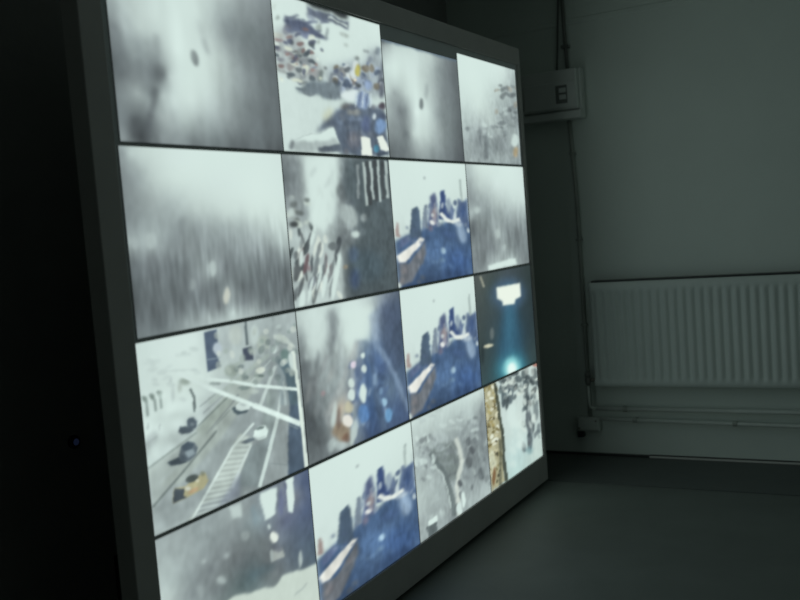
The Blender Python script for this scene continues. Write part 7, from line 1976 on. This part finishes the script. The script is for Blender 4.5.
def draw(samples, ops, nu, nv, wobble=0.0, seed=1, grain=0.0):
    """colour (sRGB 0..1) at an nu x nv lattice"""
    pu, pv = 12, 12                                   # margin, so that shapes leaving the picture blur correctly
    uu = (np.arange(-pu, nu + pu) / (nu - 1))[None, :].repeat(nv + 2 * pv, 0)
    vv = (np.arange(-pv, nv + pv) / (nv - 1))[:, None].repeat(nu + 2 * pu, 1)
    S = np.array(samples, float)
    P = S[:, :2]
    d = np.sqrt(((P[:, None] - P[None]) ** 2).sum(2) + 1e-4)
    n = len(P)
    K = np.zeros((n + 1, n + 1)); K[:n, :n] = -d; K[:n, n] = 1; K[n, :n] = 1
    K[:n, :n] += np.eye(n) * -1e-3
    rhs = np.zeros((n + 1, 3)); rhs[:n] = S[:, 2:5]
    w = np.linalg.solve(K, rhs)
    img = np.zeros(uu.shape + (3,)) + w[n]
    for i in range(n):
        img += -np.sqrt((uu - P[i, 0]) ** 2 + (vv - P[i, 1]) ** 2 + 1e-4)[..., None] * w[i]
    lo, hi = S[:, 2:5].min(0) - 4, S[:, 2:5].max(0) + 4
    img = np.clip(img, lo, hi)
    # outlines in a blurred broadcast picture are never clean: let the shapes wobble a little
    tu, tv = uu, vv
    if wobble:
        rs = np.random.RandomState(seed)
        for k, a in ((.05, 1.0), (.018, .55)):
            for ax in (0, 1):
                n_ = blur(rs.randn(*uu.shape), k * nu, k * nv)
                n_ = n_ / (n_.std() + 1e-9) * wobble * a
                if ax == 0:
                    tu = tu + n_
                else:
                    tv = tv + n_ * 1.2
    for op in ops:
        if op[0] == 'N':
            _, seed, amp, v0, v1, su, sv = op
            rn = np.random.RandomState(seed).randn(*uu.shape)
            rn = blur(rn, su * nu, sv * nv)
            rn /= rn.std() + 1e-9
            f = np.clip((vv - v0) / 0.3, 0, 1) * np.clip((v1 + .06 - vv) / 0.06, 0, 1)
            img *= (1 + amp * np.clip(rn, -2, 2) * f)[..., None] 
            continue
        kind, c, al, bu, bv, g = op
        if kind == 'E':
            cu, cv, ax, ay, bx, by = g
            det = ax * by - ay * bx
            if abs(det) < 1e-9:
                continue
            x, y = tu - cu, tv - cv
            a = (x * by - y * bx) / det
            b = (-x * ay + y * ax) / det
            rad = np.sqrt(a * a + b * b)
            e = 0.5 / max(nu * math.hypot(ax, bx), 1.2)
            mask = np.clip((1 - rad) / (2 * e) + .5, 0, 1)
        else:
            xs, ys = g[0::2], g[1::2]
            mask = np.zeros(uu.shape)
            for oy in (-.33, 0, .33):                 # three scan offsets soften the edges
                py = tv + oy / nv
                inside = np.zeros(uu.shape, bool)
                j = len(xs) - 1
                for i in range(len(xs)):
                    if ys[i] != ys[j]:
                        t = ((ys[i] > py) != (ys[j] > py)) & (tu < (xs[j] - xs[i]) * (py - ys[i]) / (ys[j] - ys[i]) + xs[i])
                        inside ^= t
                    j = i
                mask += inside / 3.0
        mask = blur(mask, max(bu * nu * BLUR, .5), max(bv * nv * BLUR, .5)) * al
        img = img * (1 - mask[..., None]) + np.array(c, float) * mask[..., None]
    # busy texture of the broadcast picture, strongest in the mid tones
    if grain:
        rs = np.random.RandomState(seed + 100)
        n_ = 0
        for k, kv, a in ((.010, .016, 1.0), (.025, .045, 1.0), (.06, .10, .6)):
            q_ = blur(rs.randn(*uu.shape), k * nu, kv * nv)
            n_ = n_ + a * q_ / (q_.std() + 1e-9)
        L = np.clip(img.mean(2) / 225.0, 0, 1)
        img *= (1 + grain * np.clip(n_, -3, 3) * (4 * L * (1 - L)) ** 1.3)[..., None]
    img = img[pv:-pv, pu:-pu]
    return np.clip(img / 255.0, 0, 1)

def to_linear(a):
    return np.where(a <= 0.04045, a / 12.92, ((a + 0.055) / 1.055) ** 2.4)

W = 0.726
COL_Y = [[-3.528, -2.798, -2.08, -1.376, -.655], [-3.538, -2.815, -2.097, -1.369, -.637],
         [-3.548, -2.812, -2.092, -1.365, -.628], [-3.55, -2.817, -2.082, -1.345, -.632]]
ROW_Z = [2.392, 1.8809, 1.3637, 0.8341, 0.3258]
TOP_Z = {(0, 0): 2.405, (0, 1): 2.400, (0, 2): 2.347, (0, 3): 2.379}
LATTICE = [(166, 190), (124, 150), (96, 130), (80, 118)]

WOBBLE = [[.005, .006, .005, .009], [.006, .004, .0035, .006], [0, .006, .0035, 0], [.006, .0035, .006, .008]]
GRAIN = [[.010, .035, .010, .035], [.012, .032, .026, .015], [.026, .026, .026, .012], [.022, .026, .030, .035]]

def picture_tile(r, c, label, parent):
    y0, y1 = COL_Y[r][c] + .001, COL_Y[r][c + 1] - .001
    zt = TOP_Z.get((r, c), ROW_Z[r] - .0045)
    zb = ROW_Z[r + 1] + (.0045 if r < 3 else 0)
    nu, nv = LATTICE[c]
    rgb = to_linear(draw(*PICTURES[(r, c)], nu, nv, WOBBLE[r][c], 5 + r * 4 + c, GRAIN[r][c]))
    # the lit picture fades softly in its outermost millimetres
    fu = np.clip((np.minimum(np.arange(nu), np.arange(nu)[::-1]) / (nu - 1) * W + .0035) / .008, 0, 1)
    fv = np.clip((np.minimum(np.arange(nv), np.arange(nv)[::-1]) / (nv - 1) * .51 + .003) / .008, 0, 1)
    rgb = rgb * (fu[None, :] * fv[:, None])[..., None]
    Y = np.linspace(y0, y1, nu)
    Z = np.linspace(zt, zb, nv)
    co = np.zeros((nv, nu, 3))
    co[..., 1] = Y[None, :]
    co[..., 2] = Z[:, None]
    idx = np.arange(nu * nv).reshape(nv, nu)
    q = np.stack([idx[1:, :-1], idx[1:, 1:], idx[:-1, 1:], idx[:-1, :-1]], -1).reshape(-1, 4)
    back = np.array([(-.003, y0, zt), (-.003, y1, zt), (-.003, y1, zb), (-.003, y0, zb)])
    n0 = nu * nv
    # plain sides and back make the tile a slab
    edges = [idx[0, :], idx[:, -1], idx[-1, ::-1], idx[::-1, 0]]
    corner = [(n0, n0 + 1), (n0 + 1, n0 + 2), (n0 + 2, n0 + 3), (n0 + 3, n0)]
    faces = [tuple(map(int, f)) for f in q]
    nq = len(faces)
    for e, (a, b) in zip(edges, corner):
        faces.append(tuple(int(i) for i in e) + (b, a))
    faces.append((n0, n0 + 1, n0 + 2, n0 + 3)[::-1])
    me = bpy.data.meshes.new('picture_tile')
    me.from_pydata(np.vstack([co.reshape(-1, 3), back]).tolist(), [], faces)
    me.materials.append(M['picture'])
    me.materials.append(M['screen_sheet'])
    mi = np.zeros(len(faces), np.int32)
    mi[nq:] = 1
    me.polygons.foreach_set('material_index', mi)
    at = me.color_attributes.new('picture', 'FLOAT_COLOR', 'POINT')
    cl = np.ones((n0 + 4, 4), np.float32)
    cl[:n0, :3] = rgb.reshape(-1, 3)
    cl[n0:, :3] = 0
    at.data.foreach_set('color', cl.ravel())
    me.update()
    o = link('picture_tile', me)
    o['label'] = label
    return adopt(o, parent)

LABELS = {
    (0, 0): 'foggy grey picture with a dark speck in its pale middle',
    (0, 1): 'picture of a crowded crossing with white vans at its foot',
    (0, 2): 'foggy grey picture with bright vertical middle and dark right side',
    (0, 3): 'picture of bare trees against a white sky',
    (1, 0): 'misty grey picture fading from pale sky to streaked dark ground',
    (1, 1): 'picture of bright blurred street left and dark striped building right',
    (1, 2): 'blue skyline picture with a white-roofed boat, second row',
    (1, 3): 'small misty grey picture with a white bar at its foot',
    (2, 0): 'picture of a wide road with yellow taxi and white gantry beams',
    (2, 1): 'blurred picture of traffic queueing along a blue-grey street',
    (2, 2): 'blue skyline picture with a white-roofed boat, third row',
    (2, 3): 'dark picture with a white light and cyan glow',
    (3, 0): 'grey-blue street picture with pale ground at its foot',
    (3, 1): 'blue skyline picture with a white-roofed boat, bottom row',
    (3, 2): 'grey picture of a road junction with small cars',
    (3, 3): 'picture of people on pale ground beside a mottled trunk',
}
FY0, FY1, FZ0, FZ1 = -3.632, -0.592, 0.186, 2.495
wall_screen = empty('video_wall', (-.03, -2.1, FL))
tag(wall_screen, 'large lit screen in a grey frame showing sixteen traffic camera pictures', 'screen')
for r in range(4):
    for c in range(4):
        picture_tile(r, c, LABELS[(r, c)], wall_screen)
iy0, iy1, iz0, iz1 = -3.551, -.627, .325, 2.407
adopt(box('backing_panel', (-.045, -.003, FY0 + .02, FY1 - .01, FZ0 + .02, FZ1 - .02), M['screen_sheet']), wall_screen)
for nm, b in (('frame_rail', (-.055, .006, FY0, FY1, iz1, FZ1)), ('frame_rail', (-.055, .006, FY0, FY1, FZ0, iz0)),
              ('frame_stile', (-.055, .006, FY0, iy0, iz0, iz1)), ('frame_stile', (-.055, .006, iy1, FY1, iz0, iz1))):
    adopt(box(nm, b, M['frame'], bev=.003), wall_screen)
for y in (-3.3, -2.1, -.95):
    bm = bmesh.new()
    add_box(bm, -.40, -.012, y - .03, y + .03, FL, FZ0 + .004, .003)
    add_box(bm, -.40, -.36, y - .025, y + .025, FZ0, FL + .5, .004)
    add_box(bm, -.40, -.045, y - .025, y + .025, FL + .46, FL + .5, .004)
    adopt(finish('stand_foot', bm, M['black']), wall_screen)

# ------------------------------------------------------------------ radiator on the back wall
RX0, RX1, RZ0, RZ1 = .140, 2.09, .603, 1.206
rad = empty('radiator', (RX0, -.08, RZ0))
tag(rad, 'long white ribbed panel radiator on the back wall', 'radiator')
pitch, per = .0475, 8
nfl = int((RX1 - RX0 - .05) / pitch)
xs = [RX0, RX0 + .006, RX0 + .02] + [RX0 + .025 + pitch * k / per for k in range(nfl * per + 1)] + [RX1 - .02, RX1 - .006, RX1]
zs = [(RZ0, 0, .008), (RZ0 + .005, 0, .002), (RZ0 + .030, 0, 0), (RZ0 + .045, .45, 0), (RZ0 + .062, 1, 0),
      (RZ1 - .075, 1, 0), (RZ1 - .058, .45, 0), (RZ1 - .043, 0, 0), (RZ1 - .005, 0, .002), (RZ1, 0, .008)]
bm = bmesh.new()
G = []
for z, amp, back in zs:
    row = []
    for i, x in enumerate(xs):
        ph = (x - RX0 - .025) / pitch
        d = 0.0
        if 3 <= i < len(xs) - 3:
            d = .5 - .5 * math.cos(2 * math.pi * ph)
            d = d ** .8
        y = -.098 + (.012 * (1 - d)) * amp + back
        if i in (0, len(xs) - 1):
            y += .010
        row.append(bm.verts.new((x, y, z)))
    G.append(row)
for a, b in zip(G, G[1:]):
    for i in range(len(xs) - 1):
        bm.faces.new((a[i], a[i + 1], b[i + 1], b[i]))
bk = [[bm.verts.new((x, -.070, z)) for x in (RX0, RX1)] for z in (RZ0, RZ1)]
bm.faces.new((bk[0][0], bk[1][0], bk[1][1], bk[0][1]))
bm.faces.new([v for v in G[-1]] + [bk[1][1], bk[1][0]])
bm.faces.new([v for v in G[0]][::-1] + [bk[0][0], bk[0][1]])
bm.faces.new([g[0] for g in G] + [bk[1][0], bk[0][0]])
bm.faces.new([g[-1] for g in G][::-1] + [bk[0][1], bk[1][1]])
pan = adopt(finish('ribbed_panel', bm, M['radiator'], smooth=True), rad)
for x in (.42, 1.2, 1.85):
    bm = bmesh.new()
    add_box(bm, x - .015, x + .015, -.070, -.004, RZ0 + .10, RZ0 + .13)
    add_box(bm, x - .015, x + .015, -.070, -.004, RZ1 - .13, RZ1 - .10)
    add_box(bm, x - .02, x + .02, -.010, -.001, RZ0 + .08, RZ1 - .08)
    adopt(finish('wall_bracket', bm, M['pipe']), rad)
adopt(box('top_strip', (RX0 + .012, RX1 - .012, -.080, -.012, RZ1 - .012, RZ1 + .010), M['dark_plastic'], bev=.002), rad)  # dark strip along the top edge, standing just above the panel
# valve at the lower left corner
valve = adopt(tube('valve', [(RX0 + .004, -.083, .640), (.105, -.083, .640)], .010, M['brass']), rad)
bm = bmesh.new()
add_tube(bm, [(.100, -.083, .612), (.100, -.083, .625), (.100, -.083, .650), (.100, -.083, .657)], [.013, .017, .017, .012], 14)
add_tube(bm, [(.100, -.083, .655), (.100, -.083, .660), (.100, -.083, .682), (.100, -.083, .688)], [.014, .018, .016, .010], 14)
o = adopt(finish('valve_head', bm, M['conduit'], smooth=True), rad)
o['label'] = 'dark valve head at the lower corner'
# two heating pipes under the radiator
def pipe_clip(x, z, parent, y, r):
    bm = bmesh.new()
    add_tube(bm, [(x - .011, y, z), (x + .011, y, z)], r + .005, 14)
    add_box(bm, x - .008, x + .008, y, 0, z - .006, z + .006)
    return adopt(finish('pipe_clip', bm, M['cable']), parent)

p1 = empty('heating_pipe', (.13, -.05, .466))
tag(p1, 'upper white heating pipe running along the wall under the radiator', 'pipe', 'heating pipes')
adopt(tube('pipe', [(.120, -.05, .466), (3.09, -.05, .466)], .0125, M['pipe']), p1)
adopt(tube('riser', [(.100, -.083, .605), (.100, -.083, .50), (.103, -.080, .478), (.115, -.060, .468), (.135, -.05, .466)], .0085, M['pipe']), p1)
for x in (.30, 1.75):
    pipe_clip(x, .466, p1, -.05, .0125)
p2 = empty('heating_pipe', (.15, -.05, .403))
tag(p2, 'lower white heating pipe nearest the floor', 'pipe', 'heating pipes')
adopt(tube('pipe', [(.148, -.05, .404), (3.09, -.05, .372)], .0105, M['pipe']), p2)
for x in (.353, .902, 1.9):
    pipe_clip(x, .404 - (x - .148) * .0093, p2, -.05, .0105)

# small junction box at the foot of the conduit
jb = empty('junction_box', (.07, 0, .33))
tag(jb, 'small square junction box low on the wall beside the pipes', 'box')
adopt(box('box_body', (.000, .142, -.045, 0, .325, .410), M['pipe'], bev=.006), jb)
adopt(box('box_lid', (.010, .132, -.052, -.044, .335, .400), M['pipe'], bev=.003), jb)
for x, z in ((.02, .345), (.122, .39)):
    adopt(tube('screw', [(x, -.056, z), (x, -.051, z)], .005, M['brass'], n=10), jb)
adopt(box('cable_gland', (.000, .040, -.04, 0, .286, .326), M['dark_plastic'], bev=.006), jb)

# ------------------------------------------------------------------ fuse box high on the wall with its conduits
fb = empty('fuse_box', (.0, 0, 2.157))
tag(fb, 'pale plastic fuse box on the wall at the screen corner', 'fuse box')
adopt(box('back_box', (-.190, .166, -.070, 0, 2.150, 2.436), M['plastic'], bev=.006), fb)
adopt(box('cover', (-.185, .152, -.104, -.068, 2.205, 2.432), M['plastic'], bev=.008), fb)
adopt(box('bottom_flange', (-.185, .164, -.098, -.068, 2.152, 2.196), M['plastic'], bev=.006), fb)
adopt(box('door', (-.165, .142, -.112, -.103, 2.216, 2.362), M['plastic'], bev=.003), fb)
win = adopt(box('window', (.028, .096, -.1145, -.1115, 2.240, 2.342), M['window_grey'], bev=.001), fb)
for z in (2.300, 2.262):
    adopt(box('breaker_switch', (.050, .090, -.121, -.114, z, z + .026), M['plastic'], bev=.002), fb)
adopt(box('latch', (-.06, -.02, -.116, -.111, 2.345, 2.358), M['plastic'], bev=.002), fb)

cd = empty('conduit', (.072, -.02, 2.436))
tag(cd, 'dark conduit rising from the fuse box to the ceiling', 'conduit')
adopt(tube('tube', [(.078, -.022, 2.436), (.074, -.022, 2.6), (.070, -.022, ZC)], .011, M['conduit']), cd)
for z in (2.56, 2.86):
    adopt(box('saddle', (.050, .096, -.035, 0, z, z + .018), M['conduit'], bev=.002), cd)
cd = empty('conduit', (.044, -.012, 2.436))
tag(cd, 'thin cable running up beside the dark conduit above the fuse box', 'cable')
adopt(tube('tube', [(.010, -.010, 2.436), (.022, -.010, 2.56), (.044, -.010, 2.83), (.046, -.010, ZC)], .0055, M['conduit']), cd)
cd = empty('conduit', (.085, -.012, .40))
tag(cd, 'thin pale conduit dropping from the fuse box to the junction box', 'conduit')
adopt(tube('tube', [(.066, -.018, 2.150), (.082, -.018, 1.70), (.080, -.018, 1.1), (.078, -.014, .63), (.078, -.014, .408)], .0115, M['cable']), cd)
for z in (1.95, 1.45, .95):
    x = float(np.interp(z, [.408, .63, 1.1, 1.7, 2.15], [.078, .078, .08, .082, .066]))
    adopt(box('saddle', (x - .018, x + .018, -.030, 0, z, z + .014), M['cable'], bev=.002), cd)

# ------------------------------------------------------------------ tiny blue light on the dark wall
il = empty('indicator_light', (XL, -3.196, .986))
tag(il, 'tiny dim blue indicator light on the dark wall left of screen', 'light')
bm = bmesh.new()
add_tube(bm, [(XL, -3.196, .986), (XL + .012, -3.196, .986), (XL + .016, -3.196, .986)], [.022, .022, .017], 16)
adopt(finish('bezel', bm, M['black']), il)
bm = bmesh.new()
add_tube(bm, [(XL + .015, -3.196, .986), (XL + .019, -3.196, .986), (XL + .022, -3.196, .986)], [.012, .010, .005], 14)
adopt(finish('lens', bm, M['led'], smooth=True), il)
